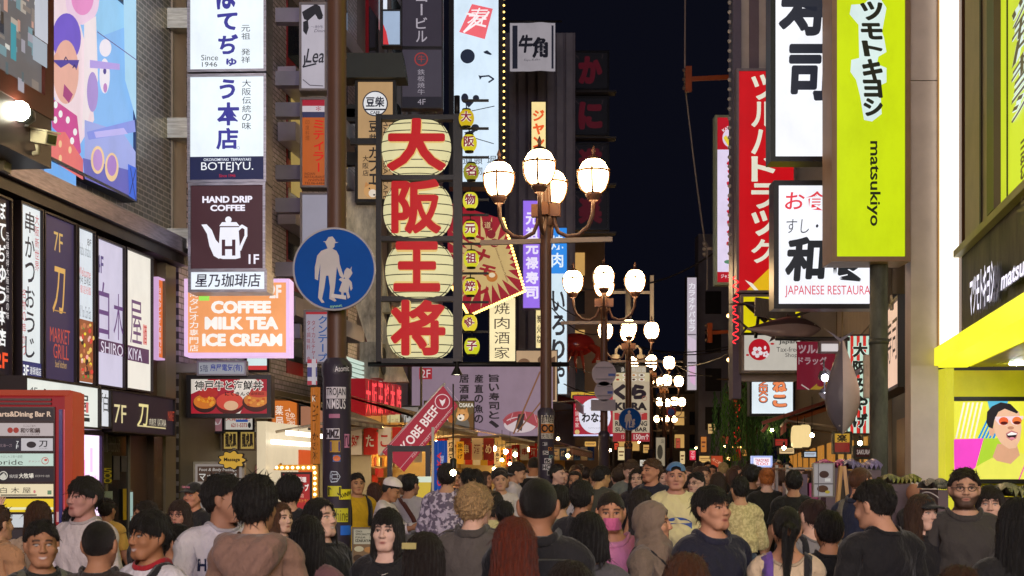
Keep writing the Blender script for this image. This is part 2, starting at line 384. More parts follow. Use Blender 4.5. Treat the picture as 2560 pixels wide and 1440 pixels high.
def litw(t, w, zt, seed, dens=.35, key='E:d9a860:0.8', s=.5):
    rg = random.Random(seed); m = MB(); m2 = MB()
    for i in range(int(w/1.1)):
        for k in range(int((zt-4)/1.7)):
            x = .3+i*1.1; z = 3.6+k*1.7
            (m if rg.random() < dens else m2).box(x, x+.7, -.04, .02, z, z+1.0, key if rg.random() < dens else 'glass')
    if m.v: m.build('lit_or_reflecting_window', t)
    if m2.v: m2.build('dark_window', t)
litw(tE, wE, zE, 3, .25)
tF, wF, zF = front('dim far building closing the left end of the street', 1470, 1640, 905, 118, 20, 'D:7c6c5c:0.8'); litw(tF, wF, zF, 5, .3)
tG, wG, zG = front('low dark roofed house far down the street', 1640, 1790, 985, 105, 14, 'D:6c6056:0.8'); litw(tG, wG, zG, 8, .25)
part(tG, 'roof', lambda m: m.slab([(wG*.35, zG+.003), (wG*.55, zG+3.0), (wG*.98, zG+.003)], -.2, 8, 'D:3a332a:0.8'))
tH, wH, zH = front('tall unlit building on the right behind the overhead wires', 1746, 1905, 585, 62, 1.2, 'D:6a6a7c:0.7'); litw(tH, wH, zH, 11, .02)
# ---- right side
tR, LR, pR = building('black fronted house behind the slanting sushi signboard', 'R', 16.75, 21.8, 12, 8, 'D:3a383c:0.5', inset=.1)
part(tR, 'shutter', lambda m: m.box(LR-4.2, LR-.35, -.03, .02, 0, 2.45, 'wood:7a4a14'))
part(tR, 'upper_window', lambda m: [m.box(x, x+.9, -.02, .02, z, z+1.2, 'glass') for x in (.6, 2.2, 3.8) for z in (5, 7.2, 9.4)])
tS, LS, pS = building('beige panelled building above the red drugstore sign', 'R', 22.0, 32.0, 14.5, 9, 'D:a89c8e:0.7')
part(tS, 'panel_joint', lambda m: [m.box(0, LS, -.01, .005, z, z+.03, 'D:4a443c:0.6') for z in np.arange(3, 14, 1.2)])
part(tS, 'shop_front', lambda m: (m.box(.2, LS-.3, -.03, .01, 0, 2.6, 'D:3a2418:0.5'), [m.box(x, x+1.4, -.05, -.031, .3, 2.3, 'E:d89a48:0.7') for x in (1, 3.5, 6.4)]))
tT, LT, pT = building('dark old house with a wooden front behind the willow', 'R', 32.2, 60.0, 8.5, 9, 'D:6e6054:0.7')
part(tT, 'shop_front', lambda m: [m.box(x, x+2.2, -.05, .01, .3, 2.4, 'E:d08a38:0.7') for x in np.arange(1.5, 26, 4)])
# beige upper wall seen above the red drugstore sign
a = W(1832, HY, 23.4); tU = thing('building', 'slim grey and beige tower edged with a row of unlit bulbs', 'building', (a.x, 23.4, 0)); wU = W(2090, HY, 23.4).x-a.x
part(tU, 'wall', lambda m: m.box(0, wU, 0, .3, 3.2, 15, 'D:b3a79c:0.7'))
part(tU, 'edge_column', lambda m: (m.box(-.02, .12, -.12, .3, 2.9, 15, 'D:5b5160:0.4'), m.box(.27, .43, -.03, -.002, 8.3, 15, 'D:6a5b62:0.6')))
part(tU, 'bulb_strip', lambda m: [m.ball((-.07, -.1, z), .035, 'D:b8b2a8:0.3', 8) for z in np.arange(5.3, 10.5, .16)])
# drugstore building (yellow)
tM = thing('building', 'yellow drugstore with lit canopy, white light column and entrance screen', 'building', (0, 0, 0))
Yc = 16.0
xc0 = W(2277, HY, 15.75).x; xc1 = W(2346, HY, 15.75).x
part(tM, 'column', lambda m: (m.box(xc0, xc1, 15.75, 15.98, 0, 6.05, 'D:d0c2b8:0.6'), m.box(xc0, xc1, 15.75, 15.98, 6.06, 14, 'D:d0c2b8:0.6')))
part(tM, 'light_column', lambda m: m.box(xc1+.012, xc1+.20, 15.66, 16.2, 3.06, 14, 'E:fff6e6:2.2'))
part(tM, 'light_column_edge', lambda m: (m.box(xc1+.212, xc1+.26, 15.60, 16.2, 2.95, 14, 'D:5a3c2c:0.4'), m.box(xc1-.012, xc1+.01, 15.735, 16.0, 2.95, 14, 'D:b08850:0.5')))
part(tM, 'inner_light_strip', lambda m: m.box(xc1+.265, xc1+.30, 15.85, 16.2, 3.0, 14, 'E:fff0d8:3'))
pM = rplane(16.0)
def fx(px, py=700): return pM.uv(px, py)[0]
xe = fx(2400); xn = 9.0
def fbox(m, x0, x1, y0, y1, z0, z1, key):
    """box in facade space turned to world"""
    R = Matrix.Rotation(pM.a, 3, 'Z'); c = pM.o+R @ Vector(((x0+x1)/2, (y0+y1)/2, (z0+z1)/2)); m.obox(c, x1-x0, y1-y0, z1-z0, R, key)
part(tM, 'upper_wall', lambda m: fbox(m, xe, xn, .05, 1.2, 3.95, 14, 'D:b8a890:0.5'))
part(tM, 'fascia_wall', lambda m: (fbox(m, xe, xn, .02, .5, 3.06, 3.90, 'weather:57523f'), fbox(m, xe-.05, xn, -.06, .03, 3.90, 3.97, 'D:b5a67c:0.4')))
x1, x2 = fx(2484, 300), fx(2502, 300)
part(tM, 'lit_panel', lambda m: (fbox(m, x2, xn, .0, .04, 4.0, 14, 'E:c9d92a:1.05'),))
part(tM, 'mullion', lambda m: (fbox(m, x1, x2, -.06, .045, 3.98, 14, 'D:5b473a:0.4'), fbox(m, x2+.32, x2+.335, -.012, -.001, 4.0, 14, 'D:2a2a18:0.5'), fbox(m, fx(2440, 300), fx(2443, 300), .03, .049, 4, 14, 'D:3a3424:0.5')))
part(tM, 'bracket', lambda m: [fbox(m, q-.03, q+.03, -.05, .0, z, z+.1, 'D:1c1a18:0.5') for q, z in ((x1+.1, 7.4), (x1+.1, 5.4), (x2+.33, 6.1), (x2+.33, 8.2))])
part(tM, 'canopy', lambda m: fbox(m, -.02, xn, -.10, .30, 2.86, 3.055, 'E:efe92c:1.25'))
part(tM, 'soffit', lambda m: [fbox(m, .05, xn, .32+i*.26, .32+i*.26+.25, 2.86, 2.92, 'D:f0e828:0.35') for i in range(14)])
part(tM, 'side_jamb', lambda m: m.box(W(2357, HY, 16.05).x, W(2378, HY, 16.05).x, 15.95, 16.4, 0, 2.85, 'E:e8e038:0.8'))
part(tM, 'entrance_wall', lambda m: m.box(W(2378, HY, 16.3).x, 9.5, 16.3, 16.6, 0, 2.85, 'D:ece41c:0.5'))
m = MB(); 
for q in (11.4, 12.9, 14.2, 15.4):  # the nearer, unseen ones are added to brighten the yellow entrance
    c = W(2528, 909, q); m = MB(); m.lathe([(.001, 0), (.07, 0), (.08, .02)], (XR(q)+.75, q, 2.845), 'E:ffffff:160', 16); m.build('downlight', tM)
# shop lettering on the dark band: raised letters
def raised(text, px0, py0, px1, py1, bold, out, name, key='E:ffffff:1.15', side='D:8a8794:0.4'):
    x0, z0, x1, z1 = pM.rect(px0, py0, px1, py1); R = Matrix.Rotation(pM.a, 3, 'Z'); m = MB()
    for k, (bo, o_, ke) in enumerate(((bold+.05, .05, side), (bold, out, key))):
        v, f = fit(text, x0, z0, x1, z1, bo, 0, .15); m.raw([pM.o+R @ Vector((a, -o_+d, b)) for a, b, d in v], f, ke)
        if k == 0:
            for sh in (.02, .035): m.raw([pM.o+R @ Vector((a, -sh+d, b)) for a, b, d in v], f, side)
    m.build(name, tM)
raised('マツモトキヨシ', 2452, 668, 2515, 772, .02, .10, 'lettering', 'E:f4f0ff:1.2', 'D:6a6678:0.4')
raised('matsukiyo', 2520, 640, 2630, 705, .02, .06, 'lettering', 'E:f4f0ff:1.2')
# vertical lettering on the lit yellow panel
m = MB(); R = Matrix.Rotation(pM.a, 3, 'Z')
def fput(text, px0, py0, px1, py1, key, out, bold=0.0, rot=0, sh=0):
    x0, z0, x1, z1 = pM.rect(px0, py0, px1, py1); v, f = fit(text, x0, z0, x1, z1, bold, rot, sh); m.raw([pM.o+R @ Vector((a, -out+d, b)) for a, b, d in v], f, key)
for bo, ke, ou in ((.10, 'E:dff0ea:1.0', .004), (.02, 'E:5a4a2a:0.8', .008)):
    for i, ch in enumerate('ツモトキヨシ'): fput(ch, 2532, -10+i*48, 2585, 38+i*48, ke, ou+.001*i, bo, 0, .2)
fput('matsukiyo', 2545, 345, 2580, 560, 'E:4a3c20:0.8', .006, .015, -90)
m.build('panel_lettering', tM)

# ---- unseen building added behind the viewer: its glowing walls light the crowd
tQ = thing('building', 'added unseen building behind the viewer with big glowing walls that light the crowd', 'building', (-12, -20, 0))
part(tQ, 'wall', lambda m: m.box(0, 26, -8, 0, 0, 22, 'D:4a464c:0.6'))
for i, (x0, x1, z0, z1, c, st) in enumerate(((1, 8.5, 4, 12, 'E:ffe8e0:12', 0), (9.2, 17, 4, 9.5, 'E:f4d8f0:12', 0), (17.8, 25, 4, 13, 'E:fff0c8:12', 0), (9.2, 17, 10.2, 17, 'E:dfe8ff:12', 0))):
    def ad(m): m.box(x0, x1, .0, .3, z0, z1, 'D:22222a:0.4'); m.raw([(x0+.1,.304,z0+.1),(x1-.1,.304,z0+.1),(x1-.1,.304,z1-.1),(x0+.1,.304,z1-.1)], [(0,3,2,1)], c)
    part(tQ, 'added_light_wall', ad)
part(tQ, 'shop_front', lambda m: [m.box(x, x+3.6, .0, .2, .4, 3.0, 'E:ffe2b4:1.6') for x in (1, 5.5, 10, 14.5, 19)])  # glowing fronts of the added building

for lb, pl_, x, z in (('grey air conditioner high on the dark narrow building', lplane(29.0, .3), 0, 4.6), ('rust streaked air conditioner on the tile building above the food stall', lplane(24.6, .25), 0, 3.3), ('air conditioner on the black fronted house under the eave', rplane(20.6, .1), 0, 2.75), ('air conditioner on the beige panelled building behind the tax free sign', rplane(24.5, .1), 0, 3.4)):
    t = thing('air_conditioner', lb, 'air conditioner', pl_.o+Vector((0, 0, z)), pl_.a)
    part(t, 'casing', lambda m: m.box(-.4, .4, -.36, -.02, 0, .62, 'weather:b8b4a8')); part(t, 'fan_grille', lambda m: (m.lathe([(.001,0),(.24,.0)], (0,0,0), 'D:2a2a2c:0.5', 20) if False else m.slab([(-.08+.24*math.cos(a), .31+.24*math.sin(a)) for a in np.linspace(0, 6.283, 25)[:-1]], -.375, -.361, 'D:3a3a3c:0.5'))); part(t, 'pipe', lambda m: m.tube([(.42,-.1,.2),(.5,-.06,.1),(.5,-.05,-1.6)], .025, 'D:c8c0b0:0.5', 6))
# ================================================================== left facade: screens and signboards
def on_left(out): return lplane(13, out)
P0 = on_left(.12)
# large pastel video screen (plain generic shapes)
scr = [('r',110,-60,190,520,'6fb6ff'),('p',[(200,-60),(333,-60),(333,60),(255,90),(215,40)],'9fd6ff'),('p',[(100,-60),(170,-60),(215,120),(235,300),(200,360),(165,330),(120,200)],'ffe6ee'),
 ('c',205,0,42,62,'fbd9f2'),('c',205,-6,28,44,'f49ad4'),('c',165,95,36,62,'7d62d6'),('c',163,180,32,80,'f4b9a8'),('c',140,150,8,18,'f2b29c'),
 ('p',[(128,150),(196,150),(190,172),(170,158),(150,170)],'5b4aa6'),('p',[(158,210),(180,236),(170,258),(155,240)],'b24a86'),
 ('p',[(120,240),(190,290),(200,380),(180,410),(150,340),(128,318)],'d8509c'),('p',[(112,330),(160,330),(205,400),(205,450),(110,390)],'f07878'),
 ('c',136,262,5,9,'ffffff'),('c',148,285,5,9,'ffffff'),('c',166,300,5,9,'ffffff'),('c',184,330,5,9,'ffffff'),('c',134,300,5,9,'ffffff'),('c',176,352,5,9,'ffffff'),
 ('c',146,360,4,9,'ffd0a0'),('c',146,396,4,9,'ffd0a0'),('c',170,375,4,9,'ffd0a0'),
 ('p',[(205,60),(235,40),(240,200),(215,300),(200,330),(205,200)],'fff0f4'),('c',226,230,14,50,'b79be0'),('c',258,120,15,22,'fdf4ff'),('c',256,190,13,44,'fdf4ff'),('c',256,178,4,8,'5a4a9a'),('c',257,220,5,12,'c88acc'),
 ('p',[(205,300),(300,330),(333,380),(333,502),(205,440)],'a9b4f4'),('p',[(210,330),(330,300),(333,330),(215,350)],'8f9cf0'),('p',[(200,395),(333,430),(333,502),(205,447)],'6a6cc6'),
 ('c',237,400,17,35,'ffd9a8'),('c',237,400,12,27,'c89adf'),('c',272,418,17,36,'ffd9a8'),('c',272,414,12,26,'b98ada'),
 ('p',[(300,-60),(333,-60),(333,300),(305,200)],'b4e2ff'),('p',[(312,410),(333,420),(333,502),(315,490)],'3f6fe8'),('l',[(235,80),(333,150)],1.5,'6a5aa0'),('l',[(318,420),(331,500)],2,'2a2a60'),('l',[(331,425),(316,485)],2,'2a2a60'),('l',[(151,150),(155,143),(160,152)],2,'3a2a60'),('l',[(172,170),(177,163),(181,174)],2,'3a2a60'),
 ('p',[(215,150),(290,160),(290,175),(215,170)],'c0a8f0'),('p',[(225,330),(300,320),(310,335),(230,345)],'c8c0ff')]
sign('video_screen', 'large pastel pink and blue video screen on the left brick wall', (111,-60,333,442), 14, '8fc4ff', scr, at=P0, lit=.84, th=.16, frame='D:3a4a78:0.4', fw=.03, cat='screen')
# second screen in a brown frame, nearer
P1 = on_left(.75)
rg = random.Random(4); it2 = []
for i in range(60):
    x = rg.uniform(-60, 92); y = rg.uniform(-80, 215); it2.append(('r', x, y, x+rg.uniform(4, 22), y+rg.uniform(6, 34), rg.choice(['8a7f78','b8aca0','5a6a70','d8d4cc','3a3a44','c89a8a','7a98a0','a8a4b0','e4e0da','4a4038'])))
it2 += [('r',75,-80,108,100,'c8ccd8'),('r',70,100,106,160,'aab4c0'),('r',14,60,28,150,'4a9aa8')]
def scr2(t, pl, q):
    part(t, 'lower_box', lambda m: m.box(q[0]-.3, q[2]+.13, -.02, .55, q[1]-.55, q[1]-.1, 'D:3a2c2e:0.4'))
sign('video_screen', 'nearer video screen in a rusty brown frame showing a busy cityscape', (-60,-80,104,190), 12, '6f6a6a', it2, at=P1, lit=.9, th=.6, frame='D:5a2c22:0.4', fw=.16, cat='screen', extra=scr2)
# flood lamp and security camera
c = P1.o+P1.u*P1.uv(30, 277)[0]; z = P1.uv(30, 277)[1]
t = thing('floodlight', 'glaring round floodlight below the brown framed screen', 'lamp', (c.x+.06, c.y, z)); m = MB(); m.ball((0, 0, 0), .075, 'E:fffbe0:30', 14); m.build('lens', t); m = MB(); m.lathe([(.05,-.1),(.10,-.06),(.1,0)], (-.02, .1, .02), 'D:3a3a3a:0.4', 14); m.build('housing', t)
c = P1.o+P1.u*P1.uv(70, 365)[0]; z = P1.uv(70, 350)[1]
t = thing('security_camera', 'white box security camera on a wall arm under the video screen', 'camera', (c.x+.05, c.y, z))
R = Matrix.Rotation(math.radians(-35), 3, 'Z') @ Matrix.Rotation(math.radians(14), 3, 'Y')
m = MB(); m.obox((.05, 0, .02), .26, .1, .09, R, 'D:d8d0a8:0.4'); m.obox((.06, 0, .075), .30, .12, .012, R, 'D:e0d8b4:0.4'); m.build('body', t)
m = MB(); m.obox(Vector((.05,0,.02))+R @ Vector((.135, 0, 0)), .012, .075, .065, R, 'glass'); m.build('lens', t)
m = MB(); m.tube([(.02, .0, -.03), (.02, .02, -.09), (-.25, .12, -.12)], .018, 'D:cfc8a0:0.4'); m.box(-.29, -.25, .04, .2, -.22, .0, 'D:b8b090:0.4'); m.build('arm', t)
# the row of upright signs under the ledge
P2 = on_left(.10)
S = sign
def up(label, rect, bg, items, lit=1.0, frame='D:2a2228:0.4', **k): return S('sign', label, rect, 13, bg, items, at=P2, lit=lit, frame=frame, fw=.02, th=.11, cat='sign', **k)
up('black upright sign with white brush lettering and a red 2F at the far left', (-40,490,22,935), '241c22', [('v','ぼてぢゅう本店',-6,500,14,870,'ffffff',{'b':.02}),('t','2F',-14,880,18,920,'ff5a30',{'b':.02}),('v','元祖発祥大阪伝統の味',13,580,20,800,'e8e0e0')], .95)
up('white upright sign with black kana and red small lettering', (49,518,100,948), 'e6ecee', [('v','串かつおうじ',62,525,86,900,'2a2a34',{'b':.01}),('v','大阪新世界',86,535,96,680,'c03a44'),('v','名物の串かつ',54,720,62,890,'c85a60'),('r',49,905,100,948,'3a3a6c'),('t','3F',54,912,68,940,'ffffff',{'b':.02}),('t','道頓堀店',70,918,98,938,'ffffff')], 1.0)
up('dark purple upright sign with a gold blade character and MARKET GRILL', (108,548,184,958), '453a58', [('t','7F',134,582,156,630,'e8c070'),('t','刀',130,668,162,785,'f0bc68',{'b':.01,'sh':.15}),('l',[(132,775),(162,782)],1.5,'c89a50'),('t','MARKET',122,822,172,858,'d85a44'),('t','GRILL',130,862,168,898,'d85a44'),('t','beef kitchen',134,902,162,920,'d8b070')], .8)
food = [('r',193,800,231,955,'9a5a3a')]
for i in range(44): food.append(('c', rg.uniform(197, 226), rg.uniform(812, 944), rg.uniform(2, 4), rg.uniform(3, 7), rg.choice(['d8483c','e8c060','f0e8c8','5a8a3a','c87850','f4b0a0','3a2a24','f0d840'])))
up('narrow white upright sign with food pictures at its foot', (192,576,231,958), 'dfe6ee', [('t','8F',218,598,228,615,'5a5a60'),('t','Shabu shabu',196,610,226,640,'98a0a8'),('t','Welcome',196,670,226,692,'d87a7a'),('t','어서 오세요',196,690,226,712,'3a3a40'),('t','歓迎光臨',200,715,226,735,'e08080'),('t','All You Can Eat',196,765,226,795,'8a9098')]+food, 1.0)
up('pale lilac half of a lit sign lettered with the first kanji and 4F', (240,608,306,965), 'd6cfe6', [('t','4F',241,638,258,682,'5a4a80',{'b':.02}),('t','白',244,705,272,845,'6a4a80'),('t','木',282,735,306,850,'6a4a80'),('r',240,853,306,885,'5a3a58'),('t','SHIRO',249,858,304,886,'e8e0f0')], .95)
up('cream half of a lit sign lettered with the last kanji and a red seal', (313,635,376,974), 'efe8dc', [('t','屋',325,752,354,862,'6a4a70'),('r',356,812,366,862,'e8a8a0'),('t','酒',357,814,365,860,'c03a3a'),('r',313,868,370,905,'5a3a58'),('t','KIYA',318,872,352,900,'e8e0f0')], 1.0)
S('sign', 'orange rounded sign seen edge on at the end of the upright signs', (378,700,394,895), 15.6, 'e8743c', [('v','台湾タピオカ専門店',381,715,389,885,'ffe0e8')], ang=AL, lit=.9, frame='E:e6b8e8:0.8', fw=.02, th=.1, off=.06)
# fascia boards over the doors
P3 = on_left(.45)
S('sign', 'white curved fascia sign with black kanji above the doorway', (60,958,244,1062), 12, 'e9ece4', [('t','白木屋',95,978,222,1036,'2a2a2a'),('t','4F',72,968,92,985,'3a3a3a'),('r',160,1042,222,1052,'2a2a2a'),('r',212,1006,218,1032,'d87070')], at=P3, lit=1.0, frame='D:2a2628:0.4', fw=.02, th=.4)
S('sign', 'small white side panel of the curved fascia sign', (247,975,271,1066), 13.5, 'e2e4ea', [('t','白',258,985,270,1030,'2a2a2a'),('t','4F',249,982,256,1006,'3a3a3a')], at=P3, lit=.95, frame='D:2a2628:0.4', fw=.015, th=.4)
S('sign', 'long black fascia sign with a cream 7F and a blade character', (275,988,432,1082), 14.5, '2a2028', [('t','7F',285,1012,315,1058,'f0e0a8'),('t','刀',342,1010,370,1068,'f8e8a0',{'b':.015,'sh':.12}),('l',[(342,1064),(412,1071)],2,'e8d8a0'),('t','肉割烹',371,1046,388,1064,'e8dcc0'),('t','KATANA',391,1048,412,1066,'e8dcc0'),('t','MARKET',416,1028,432,1052,'c04a30')], at=on_left(.3), lit=.85, frame='D:1c181c:0.4', fw=.015, th=.28)
t = S('video_screen', 'bright pink and white display panel beside the entrance doors', (198,1088,248,1380), 12.6, 'f4d8f6', [('r',206,1150,212,1200,'e6a0d8'),('r',224,1120,230,1180,'e6b0e0'),('r',214,1210,219,1300,'e890d0'),('r',234,1190,238,1250,'f0b8e8'),('r',203,1230,207,1290,'e8a0d8')], at=on_left(.2), lit=1.5, frame='D:3a2a58:0.4', fw=.05, th=.15, cat='screen')
# red directory board
PD = Plane(90, 1185, 11.0, 4)
tD_ = thing('directory_board', 'red glossy directory board listing the floors, at the left edge', 'sign', PD.o, PD.a)
x0, z0, x1, z1 = PD.rect(-120, 985, 178, 1440)
part(tD_, 'frame', lambda m: (m.box(x0, x1, 0, .35, -PD.o.z, z1, 'E:a81a24:0.55'), m.box(x1-.04, x1+.02, -.04, .35, -PD.o.z, z1+.02, 'E:c8431c:0.5'), m.box(x0, x1, -.05, .35, z1-.012, z1+.03, 'E:c8431c:0.5'), [m.box(x0, PD.uv(130,1000)[0], -.03, -.0, PD.uv(0,q)[1], PD.uv(0,q)[1]+.018, 'D:3a1010:0.3') for q in (1002, 1012)], m.box(PD.uv(148,1000)[0], PD.uv(157,1000)[0], -.012, -.002, -1.3, z1-.12, 'D:2c2a7a:0.2'), m.box(PD.uv(160,1000)[0], PD.uv(163,1000)[0], -.012, -.002, -1.3, z1-.12, 'D:d85a78:0.2')))
rows = [((-110,1021,136,1052),'2c2428',[('t','arts&Dining Bar R',0,1029,131,1046,'e8c8b0',{'b':.03})],.8),
 ((-110,1058,136,1090),'c9bcbc',[('t','和♡和鍋',54,1070,103,1083,'3a2420',{'b':.03}),('t','にこにこなべ',62,1062,92,1068,'5a4440'),('c',29,1076,7,7,'a83a30'),('c',44,1076,7,7,'a83a30'),('t','しゃぶしゃぶ食べ放題',54,1084,102,1088,'6a5450')],.75),
 ((-110,1096,136,1128),'2a2836',[('r',56,1096,135,1127,'d0ccd0'),('t','7',44,1103,50,1112,'ffffff'),('t','F',44,1113,50,1122,'ffffff'),('c',82,1112,12,8,'2a2428'),('t','刀',101,1102,122,1118,'1c1c20',{'b':.02}),('t','北海一刀',4,1110,34,1118,'a08890'),('t','にくかっぽう',102,1120,122,1123,'5a5054')],.75),
 ((-110,1134,136,1165),'cfe6da',[('t','coride',-20,1149,60,1162,'3a3a34',{'b':-.005}),('t','タメンバ',74,1151,104,1156,'b08888'),('o',116,1152,9,1.5,'c04a40'),('c',118,1150,4,3,'d85a50'),('t','しゃぶしゃぶ食べ放題',0,1138,60,1145,'8a9890')],.8),
 ((-110,1171,136,1204),'241e26',[('t','大牧場',50,1183,87,1196,'f4ecdc',{'b':.02}),('t','焼肉屋',27,1186,48,1195,'d8d0c8'),('c',12,1189,11,11,'e8e4d8'),('c',12,1189,9,9,'241e26'),('p',[(4,1190),(14,1182),(20,1190),(18,1198),(6,1197)],'d8d4c8'),('t','黒毛和牛食べ放題',92,1187,128,1193,'b8b0a8')],.8),
 ((-110,1210,136,1241),'efe0ba',[('t','白 木 屋',4,1218,80,1233,'3a302a'),('r',5,1236,95,1239,'3a302a'),('r',122,1226,132,1236,'6a8a68'),('c',90,1229,3,4,'d88080')],.85),
 ((-110,1247,136,1280),'f0cc20',[('r',-110,1268,136,1274,'f4f0c0')],.85),
 ((-110,1286,136,1318),'d8dce0',[('r',-110,1286,8,1318,'3a3c6a'),('t','F',-2,1294,6,1310,'ffffff')],.75),((-110,1324,136,1355),'3a3034',[],.5)]
for rc, bgc, its, li in rows:
    m = MB(); a0, b0, a1, b1 = PD.rect(*rc); m.box(a0-.01, a1+.01, -.03, -.001, b0-.012, b1+.012, 'D:2a1416:0.3'); m.flat([(a0,b0),(a1,b0),(a1,b1),(a0,b1)], [(0,1,2,3)], -.032, f'E:{bgc}:{li}'); draw(m, PD, its, li, -.032); m.build('floor_panel', tD_)
part(tD_, 'sticker', lambda m: m.box(PD.uv(142,1290)[0], PD.uv(166,1290)[0], -.008, -.001, PD.uv(0,1305)[1], PD.uv(0,1280)[1], 'D:e0b8bc:0.4'))

# ---- tall white sign box (upper, lower) and coffee sign, on brackets
def box_sign(label, rect, Y, bg, items, lit=1.0, ang=-2.5, th=.32, frame='brushed:8f8f98', fw=.03, **k): return S('sign', label, rect, Y, bg, items, ang=ang, lit=lit, th=th, frame=frame, fw=fw, **k)
ink = '3a3a94'
box_sign('upper white sign box with large navy kana and Since 1946', (476,-70,660,174), 15.8, 'eef8ff', [('t','ぼ',541,-62,592,24,ink,{'b':.035}),('t','て',543,32,594,76,ink,{'b':.04}),('t','ぢ',546,86,596,136,ink,{'b':.035}),('t','ゅ',566,146,592,166,ink,{'b':.03}),('v','元祖 発祥',604,62,626,160,'2a3040'),('t','Since',504,138,546,152,'3a4048'),('t','1946',506,156,544,168,'3a4048')], 1.05)
box_sign('lower white sign box with navy brush characters over a navy band', (476,192,660,450), 15.8, 'eef8ff', [('t','う',549,198,588,248,ink,{'b':.035,'sh':.1}),('t','本',543,256,600,314,ink,{'b':.035}),('t','店',541,320,596,374,ink,{'b':.03}),('v','大阪伝統の味',606,198,628,326,'2a3040'),('r',476,392,660,450,'1e2448'),('t','OKONOMIYAKI  TEPPANYAKI',510,396,628,403,'e8f0ff',{'b':.01}),('t','BOTEJYU.',504,406,634,432,'f4f8ff'),('t','Since 1946',549,436,590,444,'b0203a',{'b':.01}),('o',597,371,4,1,'8a90c0')], 1.05)
pot = [('p',[(504,562),(517,561),(530,575),(540,600),(549,610),(549,648),(535,640),(524,615),(518,585),(508,568)],'f4f4ff'),('p',[(551,568),(597,568),(602,645),(590,648),(558,648),(546,645)],'f4f4ff'),('p',[(549,566),(556,556),(592,556),(600,566)],'f4f4ff'),('c',572,550,8,8,'f4f4ff'),('l',[(596,575),(606,566),(616,572),(616,590),(606,612),(601,625)],7,'f4f4ff'),('r',549,567,599,569,'4a3038'),('t','H',556,600,590,640,'4a2c34',{'b':.03})]
box_sign('dark brown sign box with a white coffee pot and HAND DRIP COFFEE', (478,464,658,672), 15.8, '462a30', [('t','HAND DRIP',506,490,631,507,'f4f0ff',{'b':.045}),('t','COFFEE',526,512,613,528,'f4f0ff',{'b':.045}),('t','1F',622,636,648,660,'f4f0ff',{'b':.02})]+pot, 1.0)
box_sign('narrow white strip with black brush kanji under the coffee pot sign', (478,680,662,724), 15.8, 'eef6ff', [('t','星乃珈琲店',488,684,652,718,'2a2438',{'b':.012,'sh':.08})], 1.05)
br = thing('sign_bracket', 'steel bracket boxes tying the tall white sign boxes to the corner pillar', 'bracket', W(427, 640, 15.9))
for y in (22, 296, 572):
    m = MB(); z = W(0, y+50, 15.9).z-br.location.z; a = W(386, 0, 15.9).x-br.location.x; b = W(474, 0, 15.9).x-br.location.x; m.box(a, b, -.04, .2, z, z+.225, 'brushed:a8aaa0'); m.build('bracket_box', br)
box_sign('glowing orange square sign reading COFFEE MILK TEA ICE CREAM', (470,706,716,882), 16.6, 'f7a468', [('v','台湾タピオカ専門店',474,706,496,880,'fff4ec',{'b':.01}),('t','COFFEE',528,752,678,784,'fffaf4',{'b':.06}),('t','MILK TEA',512,792,696,824,'fffaf4',{'b':.06}),('t','ICE CREAM',506,834,706,866,'fffaf4',{'b':.06}),('t','2F',674,712,704,746,'fff0e8',{'b':.04}),('r',498,740,524,752,'a8f060')], 1.0, th=.3, frame='E:efc6f2:1.0', fw=.04, ang=0)
S('sign', 'small pale sign with blue kanji on a steel arm', (497,906,612,935), 16.9, 'b8bac4', [('t','5階',500,912,520,930,'3a4068'),('t','扇屋電気(有)',526,910,606,930,'3a4aa8',{'b':.015})], lit=.55, frame='D:8a8a90:0.4', fw=.02, th=.12, extra=lambda t, pl, q: part(t, 'arm', lambda m: m.box(q[0]-.35, q[0]-.02, .02, .09, q[1]+.02, q[3]-.01, 'D:8d8a86:0.4')))
bowl = [('p',[(478,948),(520,948),(500,975),(478,985)],'e8dcd0'),('p',[(478,1034),(500,980),(530,948),(548,948),(520,1034)],'b82030'),('p',[(600,948),(640,948),(600,1034),(560,1034)],'efe2d6'),('c',512,1008,30,24,'3a1c18'),('c',512,1004,28,18,'d8782a'),('c',575,1010,36,26,'5a1c18'),('c',575,1004,34,22,'d84a3a'),('c',578,1014,18,12,'e8b890'),('c',640,1006,34,24,'4a201a'),('c',640,1000,30,18,'d8803a'),('c',522,984,24,12,'b83028'),('c',648,985,26,9,'c84838')]
bowl += [('c', rg.uniform(490, 535), rg.uniform(995, 1012), 4, 4, rg.choice(['f0a030','e88a20','d86a18'])) for _ in range(16)]+[('c', rg.uniform(615, 660), rg.uniform(995, 1012), 4, 3, rg.choice(['f0b050','e89a40','c85a28'])) for _ in range(12)]
S('sign', 'black framed food sign with rice bowls on red and white rays', (478,948,668,1034), 17.0, 'a82030', bowl+[('t','神戸牛と海鮮丼',486,950,660,978,'fff4e8',{'b':.09}),('t','神戸牛と海鮮丼',488,952,658,976,'1a1414',{'b':.03}),('t','にくきんぐ',564,980,626,990,'1a1414',{'b':.03}),('t','道頓堀店',628,981,662,988,'1a1414')], lit=.8, frame='D:1c1a1c:0.4', fw=.05, th=.25)
S('sign', 'small lit white and red screen hanging behind the orange sign', (618,896,668,925), 19.5, 'd8ecec', [('r',618,914,668,925,'c83a3a')], lit=1.0, th=.1)
